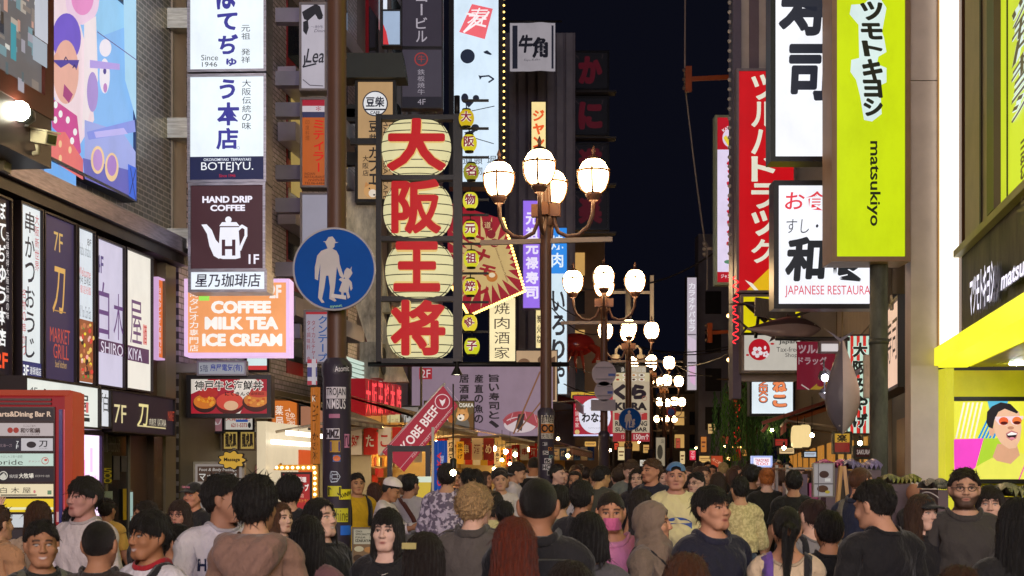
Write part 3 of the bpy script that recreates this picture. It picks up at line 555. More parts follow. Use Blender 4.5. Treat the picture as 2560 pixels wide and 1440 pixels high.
# ---- signs hung from the tile building
def hang(label, rect, Y, bg, items, lit=.8, **k): return S('sign', label, rect, Y, bg, items, lit=lit, th=.25, frame=k.pop('frame', 'D:77727e:0.4'), fw=.03, **k)
leaf = [('p',[(755,30),(775,18),(790,10),(800,16),(808,40),(798,50),(788,36),(770,52),(760,48)],'23222a'),('p',[(758,55),(770,50),(772,70),(766,88),(758,78)],'23222a'),('c',800,44,7,5,'23222a'),('l',[(762,140),(762,160),(758,168),(790,160)],4,'2a2a34')]
hang('white sign with black ribbon drawing and a looping script word', (754,12,812,222), 19.5, 'c6bfcc', leaf+[('t','〜制作',778,64,808,72,'5a5464'),('t','Dining',786,74,818,84,'5a5464',{'sh':.2}),('t','Leaf',764,122,826,158,'2a2a34',{'b':.01,'sh':.25}),('l',[(758,200),(775,214),(808,216)],2,'4a4450')], .75)
hang('orange restaurant sign with red kana under a striped flag', (756,250,812,464), 19.5, 'c4622a', [('r',756,250,812,265,'b02438'),('r',756,265,812,280,'d8ccd4'),('r',756,280,812,294,'3a3a5c'),('t','*',790,266,802,278,'b02438'),('v','ミティラー',784,298,810,432,'e02018',{'b':.02}),('v','印度料理',764,300,774,352,'8a4420'),('t','INDIAN',762,432,788,438,'3a2018'),('t','RESTAURANT',762,440,812,446,'3a2018'),('t','mithila',772,447,812,454,'6a2010'),('t','TEL06-6484',762,456,812,462,'3a2018')], .75)
hang('blank pale grey sign below the orange restaurant sign', (756,487,820,640), 19.5, 'b8b4c6', [], .55)
hang('pale sign with blue kana reading a Thai restaurant name', (765,780,824,905), 19.5, 'b6aebe', [('v','クンテープ',796,788,818,905,'2a62a8',{'b':.02}),('v','タイカルチャー',779,800,788,905,'a02a30'),('v','タイ調味料 食',767,800,776,905,'a02a30'),('r',765,780,824,786,'c0303a')], .6)
bt = thing('sign_bracket', 'row of grey lilac steel brackets holding the signs on the tile building', 'bracket', W(722, 900, 19.8))
for y in (22, 180, 258, 414, 496, 656, 810):
    m = MB(); z = W(0, y+36, 19.8).z-bt.location.z; m.box(W(690,0,19.8).x-bt.location.x, W(752,0,19.8).x-bt.location.x, -.06, .12, z, z+.2, 'D:8a86a0:0.35'); m.build('bracket_box', bt)
# cafe sign in wood with shingled cap
mame = [('c',938,259,32,32,'2a2a3a'),('c',938,259,29,29,'f4f4f8'),('t','豆柴',915,242,961,268,'2a2a3a',{'b':.03}),('r',912,272,964,276,'2a2a3a'),('t','CAFE',926,278,950,286,'2a2a3a',{'b':.02}),('v','豆柴カフェ',922,300,946,465,'2a2420',{'b':.02}),('v','大阪店',907,388,922,442,'2a2420',{'b':.01}),('t','MAME SHIBA CAFE',958,300,970,500,'2a2420',{'rot':-90}),('c',928,478,18,17,'d8a468'),('c',932,484,10,10,'f4e4d0'),('c',924,472,2,2,'2a1c18'),('c',936,488,3,2,'2a1c18'),('p',[(912,470),(915,455),(924,464)],'c88a50')]
def cafecap(t, pl, q):
    part(t, 'roof', lambda m: [m.box(q[0]-.18-.02*i, q[2]+.18+.02*i, -.12-.02*i, .35, q[3]+.02+.45-.11*i-.11, q[3]+.02+.45-.11*i, 'D:2e3434:0.5') for i in range(4)]+[m.box(q[0]-.1, q[2]+.1, -.06, .3, q[3]+.035, q[3]+.0445, 'D:141414:0.6')])
    part(t, 'bracket', lambda m: [m.box(q[0]-.28, q[0]-.04, .02, .2, z, z+.22, 'D:1a1a1e:0.5') for z in (q[1]+.6, q[1]+1.35, q[3]-.6)])
S('sign', 'wooden cafe sign with a round emblem under a dark shingled cap', (895,205,982,498), 24.3, 'E:c9a272:0.75', mame, lit=.8, frame='D:18181c:0.5', fw=.05, th=.3, extra=cafecap)
hang('upper dark grey sign with pale kana under the roof edge', (1006,-30,1104,116), 29, '3a3440', [('v','ニコービル',1040,-60,1068,108,'b8b0bc',{'b':.01})], .8, frame='D:2a2830:0.4')
hang('lower dark grey sign with a small red ring emblem and 4F', (1006,124,1104,268), 29, '46404c', [('o',1053,148,17,3,'a83a38'),('t','牛',1044,138,1062,156,'a83a38'),('v','鉄板焼牛',1044,172,1062,238,'a8a0ac'),('r',1006,242,1104,268,'22202a'),('t','4F',1044,248,1064,262,'a8a0ac')], .8, frame='D:2a2830:0.4')
S('sign', 'slanting bit of a lit blue and red sign behind the shingled cap', (958,28,1000,112), 27, 'a8bcd8', [('p',[(958,60),(966,80),(972,112),(958,112)],'d83a40'),('r',958,-10,968,28,'e8f0ff')], lit=.9, th=.2)
# tall white crab-house style sign with drips of ink
drip = [('p',[(1180,10),(1232,22),(1212,98),(1148,80)],'f06a74'),('l',[(1166,34),(1196,40),(1160,80),(1212,44),(1222,30)],5,'fff4f6'),('l',[(1190,60),(1214,66)],5,'fff4f6'),('t','寿',1168,20,1220,64,'fff4f6',{'b':.0,'sh':.2}),('c',1169,141,18,18,'20283a'),('p',[(1208,130),(1218,126),(1230,136),(1226,138),(1212,134)],'20283a'),('l',[(1200,192),(1222,190),(1234,198),(1222,206)],4,'20283a'),('p',[(1196,188),(1206,192),(1200,200)],'20283a')]
ink2 = [('c',1162,246,9,12,'1c2030'),('c',1190,246,8,8,'1c2030'),('p',[(1156,250),(1190,250),(1172,270)],'1c2030'),('l',[(1180,278),(1236,266)],2,'1c2030'),('c',1188,320,10,9,'1c2030'),('p',[(1160,332),(1196,322),(1176,340)],'1c2030'),('l',[(1190,347),(1234,360)],2,'1c2030')]
S('sign', 'very tall white lit sign with a red seal and black ink splashes', (1135,-60,1246,455), 33, 'dcefff', drip+ink2+[('v','道名',1157,388,1178,440,'2a2e3a'),('v','頓物',1186,388,1206,440,'2a2e3a'),('v','堀祖',1218,388,1240,440,'2a2e3a')], lit=1.0, frame='D:1e1c22:0.5', fw=.12, th=.5, extra=lambda t, pl, q: part(t, 'bulb_row', lambda m: [m.ball((q[2]+.13, -.04, z), .026, 'E:ffcf70:3.5', 8) for z in np.arange(q[1]+.1, q[3], .155)]))
# square banner with framed characters
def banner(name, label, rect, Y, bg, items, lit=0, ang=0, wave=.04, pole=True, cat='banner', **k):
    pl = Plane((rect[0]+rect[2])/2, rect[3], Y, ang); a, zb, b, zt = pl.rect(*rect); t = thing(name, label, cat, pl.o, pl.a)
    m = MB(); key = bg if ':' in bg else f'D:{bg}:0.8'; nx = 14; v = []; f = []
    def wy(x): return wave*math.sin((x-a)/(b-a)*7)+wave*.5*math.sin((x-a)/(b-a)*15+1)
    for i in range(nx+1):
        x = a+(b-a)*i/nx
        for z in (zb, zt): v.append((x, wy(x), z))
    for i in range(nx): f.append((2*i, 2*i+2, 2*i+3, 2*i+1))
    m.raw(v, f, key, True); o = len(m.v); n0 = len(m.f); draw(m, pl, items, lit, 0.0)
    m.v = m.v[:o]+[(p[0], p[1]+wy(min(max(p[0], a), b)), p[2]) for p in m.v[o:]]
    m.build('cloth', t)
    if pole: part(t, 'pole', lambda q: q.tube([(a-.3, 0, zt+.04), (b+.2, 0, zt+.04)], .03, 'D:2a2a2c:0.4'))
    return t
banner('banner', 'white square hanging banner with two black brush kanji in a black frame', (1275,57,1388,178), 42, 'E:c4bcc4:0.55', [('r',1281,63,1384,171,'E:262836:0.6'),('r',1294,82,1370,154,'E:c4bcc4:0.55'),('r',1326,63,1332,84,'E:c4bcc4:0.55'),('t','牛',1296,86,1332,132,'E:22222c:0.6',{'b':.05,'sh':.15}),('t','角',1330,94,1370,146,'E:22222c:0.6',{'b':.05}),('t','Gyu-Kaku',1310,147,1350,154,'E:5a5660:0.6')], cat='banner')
S('sign', 'slim yellow sign with orange kana behind the nearest street lamp', (1329,255,1364,400), 43, 'ffe6a0', [('v','ジャンカラ',1332,272,1361,440,'f0602a',{'b':.04})], lit=1.0, th=.3, frame='D:1c1a1c:0.5', fw=.03)
for i, (ch, y) in enumerate((('か',132), ('に',246), ('道',362), ('楽',482))):
    def neon(t, pl, q): part(t, 'shelf', lambda m: m.box(q[0]-.1, q[2]+.3, -.5, .1, q[1]-.28, q[1]-.22, 'D:3a3634:0.4'))
    S('neon_sign', f'unlit dark square neon sign, {["topmost","second from the top","third from the top","lowest"][i]} of the column of four', (1433,y,1518,y+88), 52, '1c1a20', [('t',ch,1446,y+8,1506,y+78,'5a1422',{'b':.07,'s':.5})]+[('l',[(1437+ (a*70), y+4),(1447+a*58, y+14)],1.5,'4a3c40') for a in (0,1)], lit=.35, th=.4, frame='D:1e1c22:0.3', fw=.08, cat='sign', group='column of unlit neon signs', extra=neon)
# ---- red burst panel tilted in the street (poly panel with bulbs)
Pb = Plane(1225, 660, 35, 0); tb = thing('sign', 'tilted red and gold sunburst sign edged with small yellow bulbs', 'sign', Pb.o, 0)
quad = [(1118,505),(1258,548),(1310,728),(1172,786),(1120,700)]
m = MB(); m.slab([Pb.uv(*q) for q in quad], 0, .4, 'E:a8182a:0.75', 'D:3a0c10:0.5')
cx, cy_ = 1216, 655; rays = []
def inq(x, y, q): return all((q[(i+1) % len(q)][0]-q[i][0])*(y-q[i][1])-(q[(i+1) % len(q)][1]-q[i][1])*(x-q[i][0]) > 0 for i in range(len(q)))
for i in range(26):
    a = 2*math.pi*i/26
    for a_, R_ in ((a, 150 if i % 2 else 118), (a+math.pi/26, 58)):
        while R_ > 5 and not inq(cx+R_*math.cos(a_), cy_+R_*math.sin(a_), quad): R_ -= 3
        rays.append((cx+R_*math.cos(a_), cy_+R_*math.sin(a_)))
draw(m, Pb, [('p',rays,'d8b878'),('t','コ',1172,585,1212,620,'a01c24',{'b':.05,'rot':-20}),('t','ナ',1184,622,1226,658,'a01c24',{'b':.05,'rot':-20}),('t','モ',1198,660,1240,694,'a01c24',{'b':.05,'rot':-20}),('t','ン',1176,700,1222,738,'a01c24',{'b':.05,'rot':-20}),('c',1230,692,14,13,'c87830'),('c',1230,688,8,6,'f0dcb8'),('c',1219,563,13,13,'8c1a24'),('t','道',1211,555,1227,571,'e8c890'),('c',1228,586,11,11,'8c1a24'),('c',1236,608,11,11,'8c1a24'),('t','堀',1229,601,1243,615,'e8c890'),('t','Dotonbori Konamon Museum',1238,620,1270,705,'5a2a20',{'rot':-68})], .8, 0.0)
m.build('panel', tb); m = MB()
for q0, q1 in (((1258,548),(1312,728)), ((1312,728),(1172,790)), ((1120,700),(1172,790))):
    n = 22
    for i in range(n): u, z = Pb.uv(q0[0]+(q1[0]-q0[0])*i/n, q0[1]+(q1[1]-q0[1])*i/n); m.ball((u, -.03, z), .038, 'E:ffd070:4', 8)
o = m.build('bulb_row', tb)
S('sign', 'lit cream sign with four black kanji below the sunburst sign', (1224,745,1288,903), 36, 'ffedb8', [('v','焼肉酒家',1236,752,1274,900,'3a2e28',{'gap':.1})], lit=1.0, frame='D:2a2422:0.5', fw=.03, th=.3)
S('sign', 'violet lit sign with white kana left of the nearest lamp pole', (1308,502,1349,770), 38, '9a70ee', [('v','元祖元禄寿司',1314,528,1346,750,'f0e6ff',{'b':.04})], lit=1.0, frame='D:4a3a70:0.4', fw=.03, th=.3)
S('sign', 'blue and white lit sign with black kana right of the nearest lamp pole', (1376,570,1417,985), 41, 'd4e8f4', [('r',1376,570,1417,684,'2a8ae6'),('v','焼肉',1378,585,1408,672,'e8f6ff',{'b':.02}),('v','いろりや',1380,722,1412,965,'26262c',{'b':.03})], lit=1.0, frame='D:5a5a60:0.4', fw=.03, th=.3)
S('sign', 'small cream sign between the violet sign and the lamp pole', (1340,775,1356,870), 39, 'ffe9a8', [('v','炭火ね',1342,785,1353,860,'3a2a20',{'b':.02})], lit=.95, th=.2)
S('sign', 'pale board with brown cut-out shapes beside the lamp pole', (1290,877,1392,1004), 39, 'd9b48c', [('c',1310,910,16,14,'8a6448'),('c',1362,900,18,12,'7a5a40'),('r',1300,930,1330,1000,'c49a72'),('p',[(1368,900),(1388,890),(1388,1000),(1372,1002)],'6a4a36')], lit=.65, th=.2)
# white banner with sushi
sus = [('v','旨い寿司と、',1222,934,1248,1072,'2c2428',{'b':.03}),('v','産直の魚の',1186,934,1208,1060,'2c2428',{'b':.03}),('v','居酒屋',1148,934,1172,1010,'2c2428',{'b':.03}),('r',1048,920,1080,948,'b02c38'),('t','2F',1052,924,1076,944,'f0dce0'),('c',1304,1054,46,26,'b8545c'),('c',1300,1062,40,20,'e2cfd2'),('p',[(1256,1050),(1290,1030),(1330,1030),(1352,1050),(1338,1066),(1300,1046),(1268,1064)],'b04a52'),('l',[(1282,1034),(1276,1052)],2,'d8949a'),('l',[(1312,1030),(1316,1046)],2,'d8949a'),('l',[(1336,1036),(1342,1056)],2,'d8949a'),('p',[(1296,1036),(1312,1034),(1304,1078),(1288,1070)],'3a2c2c'),('l',[(1350,930),(1284,1084)],4,'8a5a3a'),('l',[(1356,1000),(1294,1080)],3.5,'8a5a3a')]
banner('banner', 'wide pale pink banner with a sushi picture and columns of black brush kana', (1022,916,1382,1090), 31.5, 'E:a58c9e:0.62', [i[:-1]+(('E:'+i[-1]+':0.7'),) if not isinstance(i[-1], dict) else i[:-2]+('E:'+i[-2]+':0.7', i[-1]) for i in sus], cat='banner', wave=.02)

# ---- the column of four big lanterns in a black frame
YLn = 23.5; PLn = Plane(1043, 905, YLn, 0); tl = thing('lantern_frame', 'tall black steel frame holding four big paper lanterns', 'frame', PLn.o, 0)
m = MB(); a, zb, b, zt = PLn.rect(950, 296, 1138, 905)
for q in ((a-.06, a+.03), (b-.03, b+.12)): m.box(q[0], q[1], -.12, .12, zb, zt+.05, 'D:1a191d:0.4')
m.box(a-.5, a-.07, .0, .1, PLn.uv(0, 345)[1]-.1, PLn.uv(0, 345)[1], 'D:1a191d:0.4')
for y in (296, 446, 598, 748, 903): z = PLn.uv(0, y)[1]; m.box(a+.031, b-.031, -.1, .1, z-.04, z+.04, 'D:1a191d:0.4')
m.build('frame_bars', tl)
m = MB()
for y in (252, 322, 394, 500, 538, 610, 684, 756, 830): z = PLn.uv(0, y)[1]; m.box(b+.12, b+.56, -.03, .02, z-.015, z+.02, 'D:1a191d:0.5')
m.tube([(b+.03, 0, zt), (b+.03, 0, PLn.uv(0, 240)[1])], .05, 'D:1a191d:0.4'); m.tube([(a-.2, 0, zb-.04), (b+1.9, 0, zb-.04)], .04, 'D:1a191d:0.4')
m.build('side_arm', tl)
m = MB(); z = PLn.uv(0, 938)[1]; m.lathe([(.1, 0), (.03, .14), (.03, .28)], (b+.03, -.05, z), 'D:1c1c1e:0.4', 14); m.build('spot_lamp', tl); m = MB(); m.lathe([(.001, .01), (.085, .01)], (b+.03, -.05, z), 'E:fff4d0:8', 14); m.build('spot_glow', tl)
names = ['topmost', 'second', 'third', 'lowest']
for i, (ch, y, cx, bx_) in enumerate((('大',370,1041,(958,300,1130,445)), ('阪',528,1045,(970,450,1118,600)), ('王',678,1050,(975,604,1115,742)), ('将',828,1054,(968,748,1128,900)))):
    u, z = PLn.uv(cx, y); t = thing('paper_lantern', f'big cream paper lantern with the red character {ch}, {names[i]} of four', 'lantern', PLn.o+Vector((u, 0, z-PLn.o.z)), 0, 'four big paper lanterns')
    t.location = (PLn.o.x+u, YLn, PLn.o.z+z)
    rx, rz = 87/F*YLn, 71/F*YLn
    prof = [(rx*math.cos(p)**.55, rz*math.sin(p)) for p in np.linspace(-1.42, 1.42, 15)]
    m = MB(); m.lathe(prof, (0, 0, 0), 'E:f0e6b0:0.85', 36, .45); m.build('shade', t)
    m = MB()
    for p in np.linspace(-1.25, 1.25, 8):
        r_ = rx*math.cos(p)**.55+.006; m.tube([(r_*math.cos(2*math.pi*j/28), r_*.45*math.sin(2*math.pi*j/28), rz*math.sin(p)) for j in range(29)], .008, 'D:1c1a18:0.5', 5, False)
    for sx in (-.93, .93): m.tube([(rx*sx*math.cos(p)**.55, -.08, rz*math.sin(p)) for p in np.linspace(-1.3, 1.3, 12)], .008, 'D:1c1a18:0.5', 5, False)
    m.build('rib', t)
    m = MB(); q = [PLn.uv(bx_[0]+12, bx_[3]-7), PLn.uv(bx_[2]-12, bx_[1]+7)]; yb = -rx*.45-.03
    for bo, ke, yy in ((.06, 'E:ecc878:0.85', yb), (.038, 'E:c00a14:0.85', yb-.02)):
        v, f = fit(ch, q[0][0]-u, q[0][1]-z, q[1][0]-u, q[1][1]-z, bo); m.flat(v, f, yy, ke); 
    m.build('character', t)
for i, (ch, x, y, c) in enumerate((('大',1166,296,'d8b820'),('阪',1173,358,'e0d028'),('名',1178,430,'9a9420'),('物',1176,502,'e8e03c'),('元',1176,574,'dcd82c'),('祖',1178,648,'dcd82c'),('焼',1176,718,'e4d830'),('餃',1174,808,'eed838'),('子',1180,866,'d8d82c'))):
    w = W(x, y, 23.2); t = thing('paper_lantern', f'small yellow lantern with the red character {ch}, {["first","second","third","fourth","fifth","sixth","seventh","eighth","ninth"][i]} from the top', 'lantern', w, 0, 'string of small yellow lanterns')
    rx, rz = .127, .144; m = MB(); m.lathe([(rx*math.cos(p)**.7, rz*math.sin(p)) for p in np.linspace(-1.2, 1.2, 11)], (0,0,0), f'E:{c}:0.85', 20); m.build('shade', t)
    m = MB()
    for s in (-1, 1): m.lathe([(.001, s*rz*1.08), (.07, s*rz*1.08), (.075, s*rz*.9)], (0,0,0), 'D:1a1a16:0.5', 14)
    m.tube([(0,0,rz*1.05),(0,0,rz*1.6)], .01, 'D:1a1a16:0.5', 6); m.build('cap', t)
    m = MB(); ro = 35 if ch in '餃' else 0
    for bo, ke, yy in ((.10, 'E:f4ecd8:0.9', -.134), (.03, 'E:8c1230:0.8', -.140)):
        v, f = fit(ch, -.088, -.088, .088, .088, bo, ro); m.flat(v, f, yy, ke)
    m.build('character', t)
# weathered bent metal sheet under the lanterns
tw = thing('metal_band', 'weathered grey metal band curving down beside the lantern frame', 'signboard', W(930, 960, 24.6), 0)
for path, wpx in ((((884,478),(888,560),(900,660),(918,760),(950,860),(990,955)), 62), (((915,505),(925,580),(938,680),(955,780)), 40)):
    m = MB(); v = []; f = []
    for i, (x, y) in enumerate(path):
        for dx, dy_ in ((-wpx/2, 0), (wpx/2, 0), (wpx/2, .28), (-wpx/2, .28)): p = W(x+dx, y, 24.6)-tw.location; v.append((p.x, dy_-.06*math.sin(i*1.3), p.z))
    for i in range(len(path)-1):
        for j in range(4): f.append((4*i+j, 4*i+(j+1) % 4, 4*i+4+(j+1) % 4, 4*i+4+j))
    m.raw(v, f, 'weather:e0d8c8', False); m.build('band', tw)
# red block letters in front of lit white shelves
PS_ = lplane(22.6, .35); tr = thing('sign', 'red raised block lettering in front of a wall of lit white strips', 'sign', PS_.o, PS_.a)
m = MB(); a, zb, b, zt = PS_.rect(862, 905, 962, 1085); m.box(a, b, .05, .3, zb-.1, zt, 'D:8a9a92:0.4')
for i in range(16):
    z = zb+(zt-zb)*(i+.5)/16; m.box(a+.05, b-.05, .0, .049, z-.02, z+.025, 'E:d4e8da:0.85')
m.build('light_strip', tr); m = MB()
for i, ch in enumerate('大阪王将本店'):
    x0 = 872+i*16; z0, z1 = PS_.rect(x0, 948+i*3, x0+15, 1040-i*1)[1::2]; xa, xb = PS_.uv(x0, 990)[0], PS_.uv(x0+14, 990)[0]
    m.box(xa, xb, -.28, -.02, z0, z1, 'E:a81420:0.6'); v, f = fit(ch, xa+.02, z0+.03, xb-.02, z1-.03, .02); m.flat(v, f, -.285, 'E:ff4a50:1.1')
m.build('letter_block', tr)
# slanted red flag on a pole
Pf = Plane(1075, 1060, 20.5, 0); tf = thing('banner', 'slanted red advertising flag reading KOBE BEEF with a white bull emblem', 'flag', Pf.o, 0)
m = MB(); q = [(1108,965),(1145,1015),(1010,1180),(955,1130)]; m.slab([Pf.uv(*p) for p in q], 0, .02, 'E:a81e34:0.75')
e = Pf.uv(1108, 1008); an = -42
def fl(text, cx, cy_, w, h, key, bo=0.0):
    v, f = fit(text, -w/2/F*20.5, -h/2/F*20.5, w/2/F*20.5, h/2/F*20.5, bo); A = math.radians(128.5-180+2); R2 = np.array([[math.cos(A), math.sin(A)], [-math.sin(A), math.cos(A)]])
    A2 = math.radians(51); R2 = np.array([[math.cos(A2), math.sin(A2)], [-math.sin(A2), math.cos(A2)]]); c0 = Pf.uv(cx, cy_); m.flat(np.c_[v[:, :2] @ R2+np.array(c0), v[:, 2]], f, -.006, key)
m.lathe([(.10, 0), (.115, .0)], (0, 0, 0), 'E:e8c8cc:0.8', 4) if False else None
draw(m, Pf, [('o',1106,1004,19,2,'E:e8c8cc:0.8'),('p',[(1098,998),(1106,1002),(1114,996),(1112,1006),(1106,1016),(1101,1006)],'E:f0dcdc:0.8'),('l',[(1118,968),(1150,1008)],1,'E:e8c8cc:0.6'),('l',[(1135,1014),(1000,1172)],1,'E:e8c8cc:0.6'),('l',[(1100,972),(962,1128)],1,'E:e8c8cc:0.6')], 0, -.004)
fl('KOBE BEEF', 1050, 1070, 130, 24, 'E:f0dcd8:0.85', .02); fl('PLEASE EAT VERY DELICIOUS WAGYU', 1078, 1085, 150, 5, 'E:e8c0b8:0.7')
m.build('cloth', tf); part(tf, 'pole', lambda k: k.tube([(*[Pf.uv(1112, 958)[0]], .03, Pf.uv(1112, 958)[1]), (Pf.uv(950, 1138)[0], .03, Pf.uv(950, 1138)[1])], .02, 'D:c8c4c0:0.4'))
# cafe board with dog photo and round emblem, poster boards along the shops
dog = [('t','OSAKA',1148,1008,1184,1018,'f0e8d8',{'b':.02}),('c',1096,1068,32,32,'f4ecd8'),('c',1096,1068,29,29,'2a2420'),('t','豆柴',1076,1054,1116,1080,'f4ecd8',{'b':.02}),('p',[(1120,1082),(1185,1030),(1185,1098),(1110,1098)],'6a4a28'),('c',1158,1082,20,30,'7a5430'),('c',1156,1064,18,20,'6a6258'),('c',1156,1038,16,15,'d89a58'),('c',1152,1044,9,8,'f4e4d0'),('p',[(1142,1034),(1145,1018),(1153,1028)],'c8884a'),('p',[(1160,1027),(1168,1019),(1170,1034)],'c8884a'),('c',1149,1037,2,2,'1c1410'),('c',1160,1037,2,2,'1c1410'),('c',1151,1046,3,2,'1c1410'),('c',1128,1048,8,10,'b8642a')]
S('sign', 'wooden cafe board with a sitting dog picture and a round emblem', (1062,1004,1184,1100), 30.2, '6a5634', dog, lit=.85, frame='D:2a2018:0.5', fw=.02, th=.12)
S('sign', 'pale vertical menu board with faint writing beside the red letters', (962,1016,1000,1100), 26.5, 'd8c88e', [('t','たこ焼',968,1046,996,1064,'b08058'),('t','元祖名物',968,1070,996,1076,'a89068'),('t','大阪',974,1030,990,1038,'b09870')], lit=.8, frame='D:3a3024:0.5', fw=.02, th=.1)
S('sign', 'photo poster of a pale animal next to the menu board', (1002,1018,1046,1092), 27.5, '9a9088', [('c',1024,1044,14,14,'e0dcd4'),('c',1020,1070,14,16,'d0c8bc'),('c',1019,1042,3,3,'3a3430'),('c',1029,1042,3,3,'3a3430')], lit=.6, th=.08)
# shop signs and small boards on the left pavement level
S('sign', 'orange pharmacy sign with white kanji over a lit shop', (680,1002,742,1082), 20.2, 'd8742c', [('v','薬局',688,1012,708,1068,'fff0e0',{'b':.01}),('t','Tourist',712,1020,730,1072,'ffe8d0',{'rot':-80}),('v','免税',724,1030,738,1070,'ffe8d0')], lit=.85, ang=20, frame='D:8a4a20:0.5', fw=.02, th=.2)
S('sign', 'salmon coloured blank sign right of the pharmacy sign', (752,1016,812,1070), 20.8, 'c88a6a', [], lit=.6, th=.2)
S('sign', 'pinkish torn poster board under the food sign', (496,1042,556,1078), 18.2, 'b07a80', [('p',[(500,1044),(515,1060),(530,1042),(545,1062),(555,1044),(550,1060),(500,1064)],'e8d8d8'),('t','menu',512,1062,538,1070,'5a4444')], lit=.5, th=.06)
S('sign', 'white shop board with a red phone number under the food sign', (558,1040,632,1074), 18.3, 'd8d0c4', [('t','大阪の味',564,1042,626,1052,'b03028',{'b':.02}),('t','6211-5373',578,1058,618,1068,'a02820',{'b':.02}),('r',590,1049,620,1055,'3a5aa8'),('c',624,1063,4,7,'2a2a2a')], lit=.7, th=.08)
for x in (560, 602):
    S('window_poster', f'{"left" if x == 560 else "right"} of two gold and black calligraphy panels in the narrow shopfront', (x,1078,x+34,1122), 18.4, 'c8a858', [('t',rg.choice(['龍虎鳳','福禄寿']),x+3,1082,x+31,1118,'2a2014',{'b':.04})], lit=.6, frame='D:5a4a34:0.5', fw=.025, th=.05, cat='poster')
S('sign', 'white massage signboard with a brown title band', (488,1160,606,1330), 17.4, 'a89c94', [('r',494,1166,598,1204,'5a4438'),('t','Foot & Body Massage',498,1170,592,1180,'e8e0d8',{'sh':.15}),('t','マッサージ',498,1182,592,1202,'f0ece4',{'b':.02})], lit=.6, frame='D:b0a898:0.4', fw=.03, th=.08)
P_ = Plane(580, 1150, 17.3, 0); t = thing('sign', 'small yellow cloud shaped Massage sign', 'sign', P_.o, 0); m = MB()
cl = [(580+30*math.cos(a)*(1+.13*math.cos(9*a)), 1150-20*math.sin(a)*(1+.13*math.cos(9*a))) for a in np.linspace(0, 2*math.pi, 73)[:-1]]; cl2 = [(580+(x-580)*1.1, 1150+(y-1150)*1.14) for x, y in cl]
m.slab([P_.uv(*q) for q in cl2], 0, .08, 'D:1c1810:0.5'); m.poly([P_.uv(*q) for q in cl], -.004, 'E:d8a83c:0.75'); draw(m, P_, [('t','Massage',560,1144,600,1156,'E:1c1810:0.5',{'b':.03})], .8, -.004); m.build('board', t)
part(t, 'post', lambda k: k.tube([(.0, .12, -2.0), (.0, .12, .15)], .02, 'D:8a8478:0.4'))
# bulb framed arrow sign
P_ = Plane(745, 1230, 19.0, 0); t = thing('sign', 'red crepe shop sign in a gold arrow frame studded with bulbs', 'sign', P_.o, 0); m = MB()
m.slab([P_.uv(*q) for q in ((685,1175),(702,1158),(702,1162),(796,1162),(796,1330),(782,1330),(782,1176),(702,1176))], -.06, .1, 'D:c8922a:0.35'); m.build('arrow_frame', t)
m = MB(); 
for x, y in [(694+i*13.2, 1169) for i in range(8)]+[(789, 1182+i*13.5) for i in range(9)]: u, z = P_.uv(x, y); m.ball((u, -.075, z), .02, 'E:ffe0a0:6', 8)
m.build('bulb', t); m = MB(); a, zb, b, zt = P_.rect(702, 1180, 780, 1320); m.box(a, b, 0, .1, zb, zt, 'D:2a1414:0.4'); m.flat([(a+.03,zb),(b-.03,zb),(b-.03,zt-.03),(a+.03,zt-.03)], [(0,1,2,3)], -.004, 'E:b02c2c:0.8')
draw(m, P_, [('t','料理',744,1192,766,1206,'fff0e8',{'b':.04}),('t','クレープ',730,1210,772,1228,'fff0e8',{'b':.05}),('t','本店',744,1234,760,1244,'f0c0a8'),('t','レストラン',740,1248,774,1256,'f0b040')], .8, -.004); m.build('panel', t)
